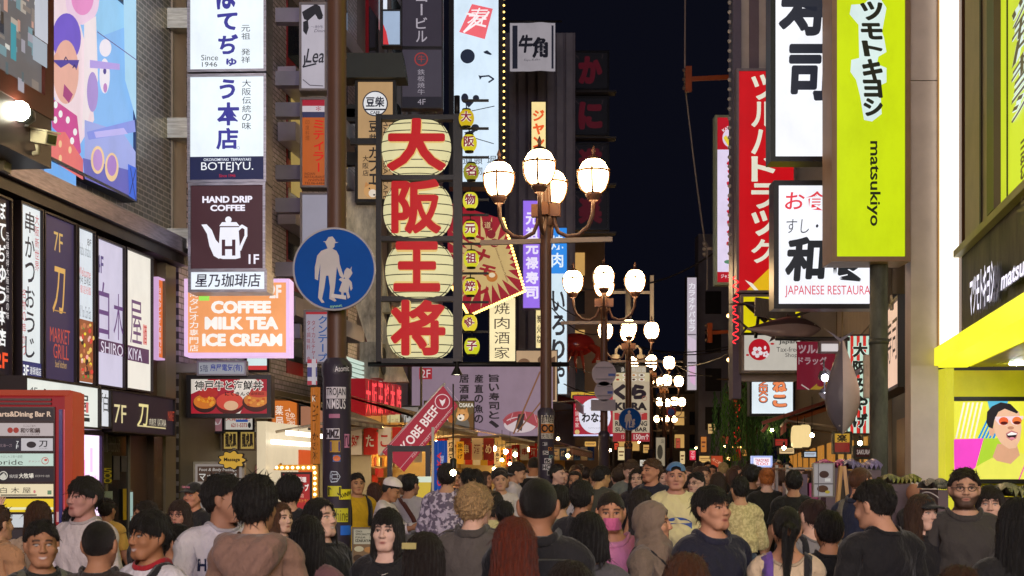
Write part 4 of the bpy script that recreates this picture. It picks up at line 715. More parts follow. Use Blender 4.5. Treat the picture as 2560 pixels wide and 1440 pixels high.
# ================================================================== street lamps
def make_lamp(label, px, Y, rz, dz=0.0):
    X = (px-1280)/F*Y; t = thing('street_lamp', label, 'street lamp', (X, Y, 0), rz, 'brown four globe street lamps')
    br = 'D:573c30:0.4'
    part(t, 'pole', lambda m: m.lathe([(.10,0),(.10,.0),(.095,2.4),(.072,2.5),(.07,5.0+dz),(.05,5.35+dz)], (0,0,0), br, 18))
    part(t, 'base_sleeve', lambda m: m.lathe([(.125,0),(.125,.1),(.105,.2),(.105,2.35),(.112,2.37),(.112,2.45),(.07,2.5)], (0,0,0), 'D:3a3440:0.3', 18))
    part(t, 'collar', lambda m: (m.lathe([(.09,4.82),(.10,4.85),(.10,4.9),(.09,4.93)], (0,0,dz), br, 14), [m.obox((math.cos(a)*.12, math.sin(a)*.12, 5.02+dz), .13, .1, .16, Matrix.Rotation(a, 3, 'Z'), 'D:6a4428:0.4') for a in (0, math.pi/2, math.pi, -math.pi/2)]))
    part(t, 'crossbar', lambda m: m.box(-.85, .85, -.03, .03, 4.60+dz, 4.66+dz, 'D:8a7a6a:0.4'))
    for k in range(4):
        a = k*math.pi/2; c, s = math.cos(a), math.sin(a)
        pts = [(.10, 5.0), (.11, 4.86), (.16, 4.74), (.28, 4.68), (.42, 4.70), (.54, 4.80), (.60, 4.95), (.61, 5.14)]
        part(t, 'arm', lambda m: m.tube([(r_*c, r_*s, z+dz) for r_, z in pts], .026, br, 8))
        g = part(t, 'globe', lambda m: m.lathe([(.085,5.235),(.14,5.275),(.178,5.36),(.19,5.45),(.18,5.54),(.14,5.615),(.085,5.655),(.03,5.67)], (.61*c, .61*s, dz), 'E:ffd39a:30', 22))
        def cage(m):
            o = (.61*c, .61*s, dz)
            m.lathe([(.06,5.13),(.10,5.19),(.105,5.225),(.09,5.235)], o, br, 14); m.tube([(o[0]+.195*math.cos(q), o[1]+.195*math.sin(q), 5.5+dz) for q in np.linspace(0, 2*math.pi, 25)], .015, 'D:6a4a2c:0.4', 5, False)
            for q in range(4):
                b = q*math.pi/2+a; m.tube([(o[0]+r_*math.cos(b), o[1]+r_*math.sin(b), z+dz) for r_, z in ((.10,5.22),(.155,5.28),(.188,5.37),(.199,5.46),(.199,5.53))], .015, 'D:6a4a2c:0.4', 5)
        q = MB(); cage(q); q.build('cage', g)
        q = MB(); q.lathe([(.10,5.645),(.06,5.69),(.02,5.705),(.02,5.74),(.03,5.76),(.004,5.83)], (.61*c, .61*s, dz), br, 12); q.build('finial', g)
    return t
lamp0 = make_lamp('nearest four globe street lamp beside the violet sign', 1365, 18.0, math.radians(-9))
lamps = [('four globe street lamp second from the front, before the round grey sign backs', 1510, 27.7, -4), ('four globe street lamp third from the front, carrying a small blue round sign', 1571, 37.2, -3),
 ('four globe street lamp just right of the tall noodle shop banner', 1628, 48.0, -6), ('fifth four globe street lamp, its globes at the height of the truss', 1660, 57.5, 5), ('sixth four globe street lamp, smaller and lower down the row', 1677, 74, 12), ('seventh four globe street lamp near the vanishing end', 1664, 97, 0),
 ('most distant four globe street lamp of the row', 1655, 128, 20)]
for lb, px, Y, rz in lamps:
    t = copy_tree(lamp0); t.location = ((px-1280)/F*Y, Y, 0); t.rotation_euler = (0, 0, math.radians(rz)); t['label'] = lb
# nearest post with the round sign: globes above the frame
npost = make_lamp('thick brown lamp post covered in stickers behind the big blue round sign', 842, 10.3, .3, 2.2)
for x, y, lb in ((-2.2, .4, 'added unseen street lamp to the left of the viewer, lighting the crowd'), (3.6, 2.0, 'added unseen street lamp on the right pavement beside the viewer, lighting the crowd'), (-3.2, -8.5, 'added unseen street lamp on the left behind the viewer, lighting the crowd'), (2.8, -7.5, 'added unseen street lamp on the right behind the viewer, lighting the crowd')):  # extra lamps out of view, added to light the crowd
    t = copy_tree(lamp0); t.location = (x, y, 0); t['label'] = lb
def road_sign(label, px, py, Y, rot=0):
    c = W(px, py, Y); t = thing('road_sign', label, 'road sign', (c.x, c.y, c.z), math.radians(rot), 'blue pedestrian road signs')
    r_ = .30; n = 48; ring = [(r_*math.cos(2*math.pi*i/n), r_*math.sin(2*math.pi*i/n)) for i in range(n)]
    part(t, 'disc', lambda m: (m.slab(ring, -.012, .012, 'D:8f8d90:0.4'), m.poly([(a*.955, b*.955) for a, b in ring], -.016, 'D:044a9e:0.85')))
    K = .6/208; P = lambda pts: [((x-836)*K, -(y-673)*K) for x, y in pts]
    w = 'D:b9b4b4:0.5'
    man = [(822,594),(832,592),(838,600),(840,606),(848,607),(838,609),(837,618),(832,623),(842,628),(848,640),(850,660),(856,680),(862,694),(858,698),(850,690),(843,668),(841,690),(838,720),(834,742),(842,752),(838,755),(824,748),(826,720),(822,690),(816,690),(812,720),(806,748),(812,757),(805,758),(796,745),(800,700),(802,660),(797,690),(796,702),(788,698),(788,670),(794,640),(804,628),(820,622),(816,612),(814,607),(808,605),(816,604)]
    kid = [(862,678),(868,670),(876,674),(880,667),(879,676),(882,684),(876,694),(872,698),(880,706),(882,722),(878,728),(874,714),(872,730),(876,744),(870,748),(866,732),(860,732),(860,748),(854,748),(854,732),(848,728),(856,706),(848,700),(852,696),(864,698),(860,690)]
    def pics(m): m.poly(P(man), -.019, w); m.poly(P(kid), -.0195, w); m.poly(P([(830,735),(866,740),(866,750),(829,744)]), -.0225, 'D:c8c4c4:0.5')
    part(t, 'pictogram', pics); part(t, 'clamp', lambda m: (m.box(-.12, .12, .013, .05, .1, .14, 'D:77747a:0.4'), m.box(-.12, .12, .013, .05, -.14, -.1, 'D:77747a:0.4')))
    return t
t = road_sign('big blue round sign with a white adult and child on the near lamp post', 836, 673, 10.15)
part(t, 'graffiti', lambda m: [m.flat(*fit('syuut', -.03, -.285, .06, -.255, .03, 8), -.0185, 'D:7ab89a:0.5')])
road_sign('small blue round sign with an adult and child before the noodle shop banner', 1575, 1048, 37.0)
# stickers on posts (curved to the pole)
def wrap(m, pole, rad, px, py, w, h, key, Y, text=None, tkey=None, bold=0.0, rot=0):
    """label of w x h metres bent round the pole, centred where the photograph shows it"""
    zc = W(0, py, Y).z; dx = (px-1280)/F*Y-pole[0]; a0 = math.asin(max(-.97, min(.97, dx/rad))); n = 8
    def P(u, v, o): a = a0+u/rad; return (pole[0]+(rad+o)*math.sin(a), pole[1]-(rad+o)*math.cos(a), zc+v)
    if key: m.raw([P(-w/2+w*i/n, v, .003) for i in range(n+1) for v in (-h/2, h/2)], [(2*i, 2*i+2, 2*i+3, 2*i+1) for i in range(n)], key)
    if text:
        v, f = fit(text, -w*.46, -h*.42, w*.46, h*.42, bold, rot); m.raw([P(a, b, .006-d) for a, b, d in v], f, tkey)
pl0 = (npost.location.x, npost.location.y); Yp = 10.2
def stick(name, lab, px, py, w, h, key, text=None, tkey='D:e0dce0:0.5', bold=0.0, rot=0, pole=pl0, Y=Yp, rad=.108, parent=None, cat='sticker'):
    m = MB(); wrap(m, pole, rad, px, py, w, h, key, Y, text, tkey, bold, rot); o = m.build(name)
    tag(o, lab, cat, 'stickers on the lamp posts'); return o
stick('sticker', 'large sticker reading TROJAN above NIMBUS, upper half, white on black', 840, 982, .15, .085, 'D:c8c4cc:0.5', 'TROJAN', 'D:1a1a20:0.5', .01)
stick('sticker', 'sticker lettering NIMBUS in white on the dark lamp post', 840, 1010, .15, .085, None, 'NIMBUS', 'D:d8d4dc:0.5', .01)
stick('sticker', 'white outlined oval logo sticker high on the lamp post sleeve', 856, 922, .12, .055, 'D:1c1c24:0.4', 'Atomic', 'D:d8d4dc:0.5', .0, 4)
stick('sticker', 'white graffiti sticker with a red blot, HMZ lettering', 832, 1084, .10, .075, 'D:c4c0c8:0.5', 'HMZ', 'D:2a2028:0.5', .05)
stick('sticker', 'square purple sticker in a yellow frame on the lamp post', 838, 1116, .075, .085, 'D:b08a2c:0.5', '■', 'D:3a2a6a:0.5', .0)
stick('sticker', 'small orange and blue round sticker on the lamp post', 842, 1146, .055, .05, 'D:4a6aa0:0.5', '●', 'D:d8703a:0.5', .0)
stick('sticker', 'white scribbled racket shaped drawing on the lamp post', 838, 1192, .08, .10, None, '✎', 'D:b8c4d4:0.5', .0, 30)
stick('sticker', 'yellow-green torn sticker above the knees of the lamp post', 836, 1228, .10, .075, 'D:c8c42c:0.5', 'N', 'D:4a4a14:0.5')
stick('sticker', 'yellow sticker with scrawled black letters at the post edge', 864, 1236, .11, .075, 'D:d8cc28:0.5', 'AVNIW', 'D:1c1a10:0.5', .02, 12)
stick('sticker', 'round yellow-green sticker low on the lamp post', 852, 1288, .12, .10, 'D:c4c030:0.5', 'shine', 'D:6a681c:0.5')
stick('sticker', 'plain blue sticker at the foot of the visible lamp post', 865, 1326, .10, .07, 'D:2a6ad0:0.5')
stick('sticker', 'pink faded sticker on the right side of the lamp post', 866, 1102, .05, .10, 'D:b87898:0.5', 'ru', 'D:3a2434:0.5')
stick('sticker', 'small pink pill shaped sticker under the big lettering', 836, 1040, .08, .03, 'D:a86a88:0.5')
pl1 = (lamp0.location.x, lamp0.location.y)
k1 = dict(pole=pl1, Y=17.9, rad=.108)
stick('sticker', 'white plate with small black kanji on the second lamp post', 1369, 1049, .17, .11, 'D:c8bfae:0.5', '道頓堀商店会', 'D:2a2420:0.5', .02, **k1)
stick('sticker', 'orange and black no bicycle plate on the second lamp post', 1370, 1071, .18, .12, 'D:b8702c:0.5', 'OO', 'D:1a1410:0.5', .04, **k1)
stick('sticker', 'pale plate below the bicycle plate on the second lamp post', 1369, 1090, .17, .07, 'D:c0b8aa:0.5', '大阪市', 'D:2a2420:0.5', **k1)
for i, (x, y, w, c, s) in enumerate(((1362,1110,.06,'c8c4c4','E'),(1376,1122,.06,'c87a28','o'),(1364,1132,.07,'d8d4d0','S'),(1378,1142,.06,'7a9a9a','x'),(1370,1152,.09,'d0c8c8','fk'),(1366,1168,.1,'b8b4b8','HC'),(1376,1182,.09,'c4c0b8','M'))):
    stick('sticker', ('white','orange','cream','teal','pale grey','light grey','bone coloured')[i]+' small sticker in the cluster low on the second lamp post, '+('highest','second','third','fourth','fifth','sixth','lowest')[i]+' down', x, y, w, w*.7, f'D:{c}:0.5', s, 'D:1c1a1c:0.5', .03, **k1)
pl2 = (lamps[1][1]-1280)/F*37.2; k2 = dict(pole=(pl2, 37.2), Y=37.1, rad=.108)
stick('sticker', 'plate trio with an orange middle on the third lamp post', 1571, 1112, .19, .2, 'D:b07034:0.5', 'OO', 'D:1a1410:0.5', .04, **k2)
# round grey sign backs on the second lamp
for lb, x, y, r_ in (('upper round grey back of a traffic sign on the second lamp', 1510, 934, .24), ('lower round grey back of a traffic sign on the second lamp', 1510, 978, .19)):
    c = W(x, y, 27.5); t = thing('road_sign', lb, 'road sign', c); part(t, 'disc', lambda m: (m.slab([(r_*math.cos(a), r_*math.sin(a)) for a in np.linspace(0, 2*math.pi, 33)[:-1]], -.01, .01, 'D:9a9098:0.4'), m.box(-r_*.7, r_*.7, -.035, -.0105, r_*.45, r_*.55, 'D:7a747c:0.4'), m.box(-r_*.7, r_*.7, -.035, -.0105, -r_*.5, -r_*.4, 'D:7a747c:0.4'), m.box(r_*.35, r_*.9, -.014, -.0108, -.05, 0, 'D:2a4a9a:0.4')))
c = W(1508, 1013, 27.5); t = thing('road_sign', 'small grey rectangular sign plate under the round sign backs', 'road sign', c); part(t, 'plate', lambda m: m.box(-.24, .24, -.01, .01, -.11, .11, 'D:8d868c:0.4'))
c = W(1678, 1030, 49); t = thing('road_sign', 'small blue and red no parking sign far down the street', 'road sign', c); part(t, 'disc', lambda m: (m.slab([(.17*math.cos(a), .17*math.sin(a)) for a in np.linspace(0, 2*math.pi, 25)[:-1]], -.01, .01, 'D:8a2430:0.4'), m.poly([(.12*math.cos(a), .12*math.sin(a)) for a in np.linspace(0, 2*math.pi, 25)[:-1]], -.014, 'D:2a4aa0:0.4')))
# banner on the third lamp, camera pole
kura = [('r',1532,915,1624,932,'1c1a1c'),('t','道頓堀商店会',1536,918,1616,930,'d8d0c0',{'b':.01}),('r',1532,932,1624,954,'d8c8a0')]+[('c',1544+i*20,938+ (j*11),8,4,'efe6d4') for i in range(4) for j in range(2)]+[('c',1544+i*20,938+(j*11),4,2.5,['8a4a2a','a83a2a','c8884a','5a3420'][(i+j) % 4]) for i in range(4) for j in range(2)]
kura += [('t','くら',1534,960,1616,1000,'2a2028',{'b':.09}),('t','KURA',1537,1006,1617,1026,'2a2226',{'b':.06}),('r',1536,1032,1556,1050,'b83a3a'),('t','回',1538,1033,1554,1049,'e8dcd0'),('r',1598,1032,1618,1050,'b83a3a'),('t','司',1600,1033,1616,1049,'e8dcd0'),('t','REVOLVING',1538,1053,1618,1065,'2a2226',{'b':.03}),('t','SUSHI BAR',1538,1068,1618,1079,'2a2226',{'b':.03}),('r',1532,1082,1624,1104,'a83038'),('t','一皿150円',1536,1086,1572,1098,'e8d0c8'),('t','150m↑',1584,1085,1622,1099,'f0dcd4',{'b':.01}),('o',1611,996,6,1,'b06a5a')]
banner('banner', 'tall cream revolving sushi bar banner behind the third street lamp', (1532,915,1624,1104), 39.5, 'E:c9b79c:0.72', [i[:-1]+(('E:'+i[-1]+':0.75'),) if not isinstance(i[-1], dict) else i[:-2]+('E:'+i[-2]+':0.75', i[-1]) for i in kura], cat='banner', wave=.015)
S('sign', 'red framed sign with a white circle and black brush kana', (1434,990,1532,1090), 43, 'a82436', [('c',1487,1040,40,44,'e8e6f4'),('t','わなか',1454,1032,1520,1056,'221c22',{'b':.04,'sh':.1}),('v','たこ焼本家',1438,998,1448,1070,'f0d8d0'),('t','千日前',1474,1018,1500,1026,'4a4048'),('t','takoyaki',1470,1068,1505,1072,'a8a4b0'),('c',1443,1080,6,6,'d8b878'),('r',1434,1086,1532,1090,'d8d8ff')], lit=.95, frame='D:2a2a5a:0.4', fw=.03, th=.3)
S('sign', 'yellow board edge above the red framed round sign', (1428,980,1500,996), 44, 'e0b83c', [('t','大たこ',1436,982,1490,994,'a83020')], lit=.8, th=.2)
S('sign', 'tall narrow pale banner with a dark blot far left of the no parking sign', (1640,1094,1662,1165), 50, 'b8a88c', [('c',1650,1130,7,18,'4a4438'),('t','店',1652,1098,1660,1108,'3a342c')], lit=.6, th=.05, cat='banner')
S('sign', 'small red lit sign with white kana at the vanishing point', (1724,1124,1739,1150), 60, 'e0304a', [('v','アニマ',1727,1128,1737,1148,'ffe0e0'),('r',1724,1122,1739,1126,'3a8a4a')], lit=.95, th=.2)
S('sign', 'tall narrow pale vertical lit sign standing against the night sky', (1718,694,1741,975), 59, 'c8bcc8', [('v','カラオケパセラ',1722,706,1738,830,'f4f0f8',{'b':.03}),('r',1719,835,1740,838,'6a606a'),('p',[(1719,840),(1740,850),(1740,890),(1719,870)],'dcc8dc'),('r',1719,905,1740,909,'4a4048'),('p',[(1722,915),(1738,915),(1738,965),(1726,955)],'e0b4d8'),('r',1719,938,1740,941,'5a4a5a')], lit=.85, th=.5, frame='D:2a2a30:0.4', fw=.04)
S('sign', 'thin orange lit strip sign left of the tall pale sign', (1712,880,1717,938), 60, 'e8a040', [], lit=.9, th=.3)
# camera pole
t = thing('camera_pole', 'white pole with two curved dome camera arms behind the third lamp', 'pole', W(1571, 1185, 39).xyz*1.0); t.location.z = 0
part(t, 'pole', lambda m: m.tube([(0,0,0),(0,0,7.0)], .09, 'D:a8a090:0.4'))
part(t, 'crossbar', lambda m: (m.box(-.65, .65, -.04, .04, 6.65, 6.72, 'D:b4ac9c:0.4'), [m.box(x-.05, x+.05, -.05, .05, 5.3, 7.15, 'D:b4ac9c:0.4') for x in (-.65, .65)]))
for s in (-1, 1): part(t, 'dome_camera', lambda m: (m.tube([(s*.05,0,5.05),(s*.25,0,5.2),(s*.34,0,5.1),(s*.35,0,4.95)], .045, 'D:c4bcac:0.4', 8), m.lathe([(.11,4.95),(.13,4.85),(.12,4.75)], (s*.35,0,0), 'D:c4bcac:0.4', 14), m.ball((s*.35,0,4.74), .095, 'glass', 12)))
t = thing('truss', 'pale steel truss arch over the far street', 'truss', W(1650, 940, 66), 0); w = 2.2
part(t, 'frame', lambda m: ([m.bar((-w,y,z),(w,y,z), .06, .06, 'D:8a8078:0.4') for y in (0,.4) for z in (0,.7)], [m.bar((-w+i*.4,0,(i%2)*.7),(-w+(i+1)*.4,0,((i+1)%2)*.7), .05, .05, 'D:8a8078:0.4') for i in range(11)], [m.bar((x,0,-6),(x,0,.7), .1, .1, 'D:6a625a:0.4') for x in (-w, w)]))

# ================================================================== right side signs
box_sign2 = lambda label, rect, Y, bg, items, **k: S('sign', label, rect, Y, bg, items, lit=k.pop('lit', 1.0), th=k.pop('th', .3), frame=k.pop('frame', 'D:6a5a50:0.4'), fw=k.pop('fw', .05), **k)
mk = [('p',[(2128,12),(2160,10),(2190,-20),(2216,20),(2205,80),(2210,95),(2216,130),(2196,142),(2192,160),(2216,170),(2216,206),(2200,214),(2204,285),(2180,304),(2160,300),(2150,240),(2140,200),(2126,180),(2128,150),(2148,145),(2146,62),(2124,36)],'dff2ee')]
gl = 'マツモトキヨシ'
for i, (ch, y0, y1) in enumerate((('マ',-70,0),('ツ',4,52),('モ',58,100),('ト',102,142),('キ',148,205),('ヨ',200,246),('シ',246,292))): mk.append(('t',ch,2148+i*1.5,y0,2206,y1,'232318',{'b':.05,'sh':-.1}))
box_sign2('tall yellow-green vertical sign lettered matsukiyo on the round pole', (2091,-60,2262,642), 15.5, 'cfe410', mk+[('t','matsukiyo',2166,354,2200,566,'20240e',{'b':.02,'rot':-90})], lit=.97, th=.45, frame='D:9a7c62:0.4', fw=.055)
t = thing('sign_pole', 'round grey-green pole carrying the tall yellow-green sign', 'pole', (W(2197, 0, 15.75).x, 15.75, 0)); part(t, 'pole', lambda m: m.tube([(0,0,0),(0,0,6.2)], .10, 'weather:5e6052', 18)); part(t, 'band', lambda m: (m.lathe([(.102,3.1),(.112,3.1),(.112,3.16),(.102,3.16)], (0,0,0), 'D:55564a:0.4', 18), m.lathe([(.102,1.5),(.11,1.5),(.11,1.54),(.102,1.54)], (0,0,0), 'D:55564a:0.4', 18)))
box_sign2('white sign with huge black brush kanji beside the yellow-green sign', (1938,-60,2150,392), 17.0, 'f6f8ff', [('t','寿',1946,-64,2082,90,'282a34',{'b':.04,'sh':.1}),('t','司',1972,110,2078,252,'282a34',{'b':.042,'sh':.06})], lit=1.08, frame='D:26262a:0.3', fw=.06)
box_sign2('white JAPANESE RESTAURANT sign with red and black brush lettering', (1946,464,2188,760), 17.2, 'f6f8ff', [('t','お食事',1962,478,2122,526,'e03a48',{'b':.012,'sh':.08}),('t','すし・天ぷら',1966,548,2150,584,'2a2c36',{'b':-.005,'sh':.12}),('t','和食',1962,590,2176,704,'26282c',{'b':.045,'sh':.08}),('t','JAPANESE RESTAURANT',1962,714,2206,744,'d8485c',{'b':.0})], lit=1.08, frame='D:26262a:0.3', fw=.06)
box_sign2('tall red drugstore sign with cream kana and a yellow corner', (1847,178,1984,726), 23.0, 'c80c18', [('v','ツルハドラッグ',1878,184,1944,660,'e8e4d0',{'b':.03,'gap':.03}),('p',[(1866,726),(1930,664),(1984,620),(1984,726)],'e8b818'),('p',[(1862,700),(1880,708),(1896,726),(1886,726)],'f0e8d8')], lit=.95, frame='D:7a7076:0.4', fw=.04)
box_sign2('plain yellow panel under the tall red drugstore sign', (1858,742,2000,832), 23.0, 'e8d808', [], lit=.9, frame='D:7a7076:0.4', fw=.04)
fl5 = [('c',1898,874,27,27,'c01828')]+[('c',1893+9*math.cos(a), 880+9*math.sin(a),5.5,5.5,'f4e8ec') for a in np.arange(5)*1.2566+.3]+[('c',1893,880,2.5,2.5,'d8707c')]+[('c',1914+5*math.cos(a), 886+5*math.sin(a),3.2,3.2,'f4e8ec') for a in np.arange(5)*1.2566]+[('c',1912,870,3,5,'f4e8ec'),('c',1930,860,5,2.5,'c01828'),('c',1868,888,4,2.5,'c01828')]
box_sign2('pale tax free shop sign with a red cherry blossom disc', (1860,838,2000,926), 23.0, 'cfc8bc', fl5+[('t','Japan.',1946,850,1996,862,'33302e',{'b':.02}),('t','Tax-free',1940,868,1996,880,'4a4644'),('t','Shop',1962,883,1992,896,'4a4644')], lit=.82, frame='D:8a8278:0.4', fw=.04)
box_sign2('karaoke sign with a red top and a raised hand emblem, tall and pale', (1793,294,1850,706), 30, 'e8daf6', [('r',1793,294,1850,374,'b81828'),('c',1828,345,22,24,'e4d0e8'),('t','KARAOKE',1804,300,1850,330,'f0dce4',{'b':.03,'rot':35}),('p',[(1808,345),(1815,338),(1822,350),(1832,340),(1840,352),(1838,368),(1822,368)],'e8d040'),('v','ジャンカラ',1816,388,1858,640,'c8203c',{'b':.06}),('r',1793,680,1850,706,'b81828'),('t','ジャンカラ',1802,686,1842,696,'f0e0e4',{'b':.02}),('c',1822,655,12,5,'5a8a6a')], lit=.95, frame='D:9ab0a0:0.4', fw=.05)
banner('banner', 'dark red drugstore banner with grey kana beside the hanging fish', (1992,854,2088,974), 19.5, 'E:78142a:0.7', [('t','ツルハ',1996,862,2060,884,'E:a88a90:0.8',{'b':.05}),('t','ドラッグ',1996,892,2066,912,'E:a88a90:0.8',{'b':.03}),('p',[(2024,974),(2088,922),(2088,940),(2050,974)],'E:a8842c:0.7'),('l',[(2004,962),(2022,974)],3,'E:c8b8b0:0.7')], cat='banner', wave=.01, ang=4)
box_sign2('white sign with orange outlined kana and KINEKO written downwards', (1879,930,1982,1034), 25.5, 'e8f4fa', [('t','KINEKO',1896,930,1920,1008,'3a3a44',{'b':.06,'rot':-90}),('t','KINEKO',1898,932,1918,1006,'f08050',{'b':.02,'rot':-90}),('v','こねこ',1930,908,1968,1022,'3a3a44',{'b':.11}),('v','こねこ',1932,910,1966,1020,'f08a58',{'b':.06})], lit=1.0, frame='D:2a3034:0.4', fw=.04, th=.25)
st_ = [('r',2118+i*15.6,840,2118+i*15.6+7.8,1083,'d8342c') for i in (0.5,1.5,2.5,3.5)]
box_sign2('striped red and mint souvenir sign with black brush lettering', (2118,840,2178,1083), 20.5, 'c8e8d4', st_+[('v','大阪みやげ',2130,852,2170,1075,'dcf0e0',{'b':.09}),('v','大阪みやげ',2131,853,2169,1074,'22241e',{'b':.045})], lit=.95, frame='D:1c1c28:0.4', fw=.02, th=.25)
S('sign', 'slanting cream sushi shop signboard with thin black brush strokes', (2222,782,2303,978), 18.5, 'f2c8ac', [('v','がんこ寿司',2226,820,2292,915,'2a1e1a') if False else ('t','がんこ寿司',2226,812,2296,918,'2a1e1a',{'sh':.05}),('t','GANKO SUSHI',2236,952,2276,962,'d8b098')], ang=AR, lit=.95, frame='D:1a1618:0.4', fw=.04, th=.2, off=.25)
S('sign', 'small white lit corner of a sign under the black eave', (2236,742,2252,768), 17.6, 'd8f0f8', [('l',[(2238,760),(2250,750)],1.5,'5a8a9a')], lit=1.0, th=.1)
# entrance video screen with a man in sunglasses (an advertisement picture)
PE = Plane(2468, 1200, 16.15, 0); man = [('p',[(2383,1006),(2640,1006),(2640,1198),(2386,1198)],'f2ee48')]
man += [('p',[(2386+i*11,1006),(2391+i*11,1006),(2388+i*11-18,1096),(2384+i*11-18,1096)],'fbf4e0') for i in range(2, 7)]+[('p',[(2468,1003),(2520,1003),(2500,1050),(2482,1060)],'58b8d8')]+[('p',[(2470+i*9,1040),(2475+i*9,1040),(2449+i*9,1096),(2443+i*9,1096)],'2a94dc') for i in range(5)]
man += [('p',[(2383,1098),(2458,1096),(2436,1175),(2428,1198),(2385,1198)],'fb4ccc'),('p',[(2458,1096),(2500,1096),(2510,1160),(2440,1165)],'b4d838')]
man += [('p',[(2428,1175),(2450,1160),(2478,1145),(2545,1130),(2600,1150),(2640,1198),(2428,1198)],'f0ec60'),('p',[(2492,1110),(2540,1110),(2548,1138),(2525,1160),(2490,1152),(2480,1142)],'e0a884'),('c',2478,1078,7,13,'e8b090'),('p',[(2478,1046),(2490,1022),(2520,1014),(2546,1030),(2552,1070),(2548,1100),(2538,1120),(2520,1122),(2500,1108),(2486,1084)],'f0bf9c'),('p',[(2464,1056),(2466,1030),(2478,1016),(2500,1006),(2524,1010),(2544,1030),(2540,1034),(2510,1022),(2494,1030),(2484,1050),(2480,1072),(2470,1068)],'2a2428'),
 ('p',[(2486,1042),(2556,1040),(2556,1046),(2540,1064),(2528,1060),(2522,1050),(2514,1064),(2496,1062),(2486,1050)],'f4d8dc'),('c',2507,1053,12,10,'f0683a'),('c',2540,1052,12,10,'f0783a'),('c',2508,1058,9,4,'5a1c18'),('c',2540,1057,9,4,'5a1c18'),('p',[(2512,1084),(2526,1076),(2542,1082),(2538,1096),(2526,1102),(2514,1094)],'c87878'),('p',[(2514,1086),(2526,1080),(2540,1084),(2536,1094),(2526,1098),(2516,1092)],'2a1a1c'),('p',[(2515,1086),(2526,1080),(2540,1084),(2538,1087),(2518,1089)],'fff8f4'),('c',2524,1070,8,4,'c88a6c'),('c',2527,1096,7,3,'e08a9a'),('l',[(2545,1198),(2575,1120)],3,'f04ab0')]
S('video_screen', 'bright entrance screen showing a laughing man in sunglasses on yellow and magenta', (2380,1003,2640,1198), 16.15, 'f2ee48', man, at=PE, lit=1.0, frame='D:1c1a10:0.4', fw=.05, th=.1, cat='screen')

# hanging tuna and swimming fish
def fish(name, label, c, L, R_, key_b='D:6e6a74:0.3', key_w='D:e0d6d0:0.3'):
    t = thing(name, label, 'model fish', c); t.rotation_mode = 'XYZ'
    prof = [(0,.012),(.04,.05),(.10,.10),(.2,.155),(.32,.185),(.45,.18),(.6,.14),(.75,.085),(.88,.035),(.95,.018)]
    m = MB(); n = 24; v = []; f = []
    for s, r_ in prof:
        for j in range(n): a = 2*math.pi*j/n; v.append(R_ @ Vector((r_*L*.62*math.cos(a), r_*L*.95*math.sin(a), -s*L)))
    mi = []
    for i in range(len(prof)-1):
        for j in range(n): f.append((i*n+j, i*n+(j+1) % n, (i+1)*n+(j+1) % n, (i+1)*n+j))
    back = [q for k, q in enumerate(f) if (k % n) in range(0, n) and math.sin(2*math.pi*((k % n)+.5)/n) > .1]; bel = [q for q in f if q not in back]
    m.raw(v, back, key_b, True); m.raw(v, bel, key_w, True); m.build('body', t)
    def fin(pts, w=.012):
        q = MB(); q.slab(pts, -w, w, key_b); q.v = [tuple(R_ @ Matrix.Rotation(math.radians(90), 3, 'Z') @ Vector(p)) for p in q.v]; q.build('fin', t)
    fin([(-.14*L,-1.06*L),(0,-.95*L),(.0,-.92*L),(.18*L,-1.08*L),(.02*L,-.975*L)]); fin([(.12*L,-.28*L),(.24*L,-.42*L),(.14*L,-.42*L)]); fin([(.09*L,-.55*L),(.2*L,-.70*L),(.1*L,-.63*L)]); fin([(-.12*L,-.55*L),(-.2*L,-.68*L),(-.1*L,-.63*L)])
    m = MB(); m.ball(R_ @ Vector((-.045*L, .03*L, -.085*L)), .012*L, 'D:d0c8c0:0.2', 8); m.ball(R_ @ Vector((.045*L, .03*L, -.085*L)), .012*L, 'D:d0c8c0:0.2', 8); m.build('eye', t)
    return t
R = Matrix.Rotation(math.radians(180), 3, 'X') @ Matrix.Rotation(math.radians(100), 3, 'Z'); c = W(2106, 1085, 18.2); tn = fish('hanging_fish', 'large silver tuna model hanging head down by the striped sign', c, 1.27, R)
part(tn, 'rope', lambda m: m.tube([(0,0,1.2),(0,0,1.6)], .012, 'D:8a7a5a:0.6', 6))
R = Matrix.Rotation(math.radians(90), 3, 'Y') @ Matrix.Rotation(math.radians(60), 3, 'Z'); c = W(2052, 822, 21.0); tn = fish('hanging_fish', 'dark swimming tuna model stretched across the tax free sign', c, 1.16, R, 'D:4a3a3e:0.3', 'D:8a7a7c:0.3')
c = W(1960, 748, 21.6); t = thing('wooden_canopy', 'weathered wooden board canopy jutting under the red drugstore sign', 'canopy', c)
part(t, 'board', lambda m: [m.obox((-.14-i*.01, -.05*i, -.06-i*.07), .62, .05, .09, Matrix.Rotation(math.radians(8), 3, 'Y'), 'wood:4a4038') for i in range(4)]); part(t, 'strut', lambda m: (m.bar((-.5,0,-.5),(.6,0,-.1), .05, .05, 'wood:3a322c'), m.bar((-.44,-.02,-.6),(-.36,0,.0), .04, .04, 'D:2a2424:0.5')))
c = W(1866, 762, 22.2); t = thing('bird_figure', 'long beaked dark bird head model poking out by the yellow panel', 'figure', c); part(t, 'body', lambda m: (m.tube([(-.13,0,0),(-.02,0,.02),(.08,0,-.01),(.2,0,-.12),(.32,0,-.26)], [.012,.03,.075,.07,.05], 'D:2a2226:0.35', 10), m.tube([(-.28,0,.01),(-.08,0,.015)], [.004,.022], 'D:5a4436:0.35', 8)))
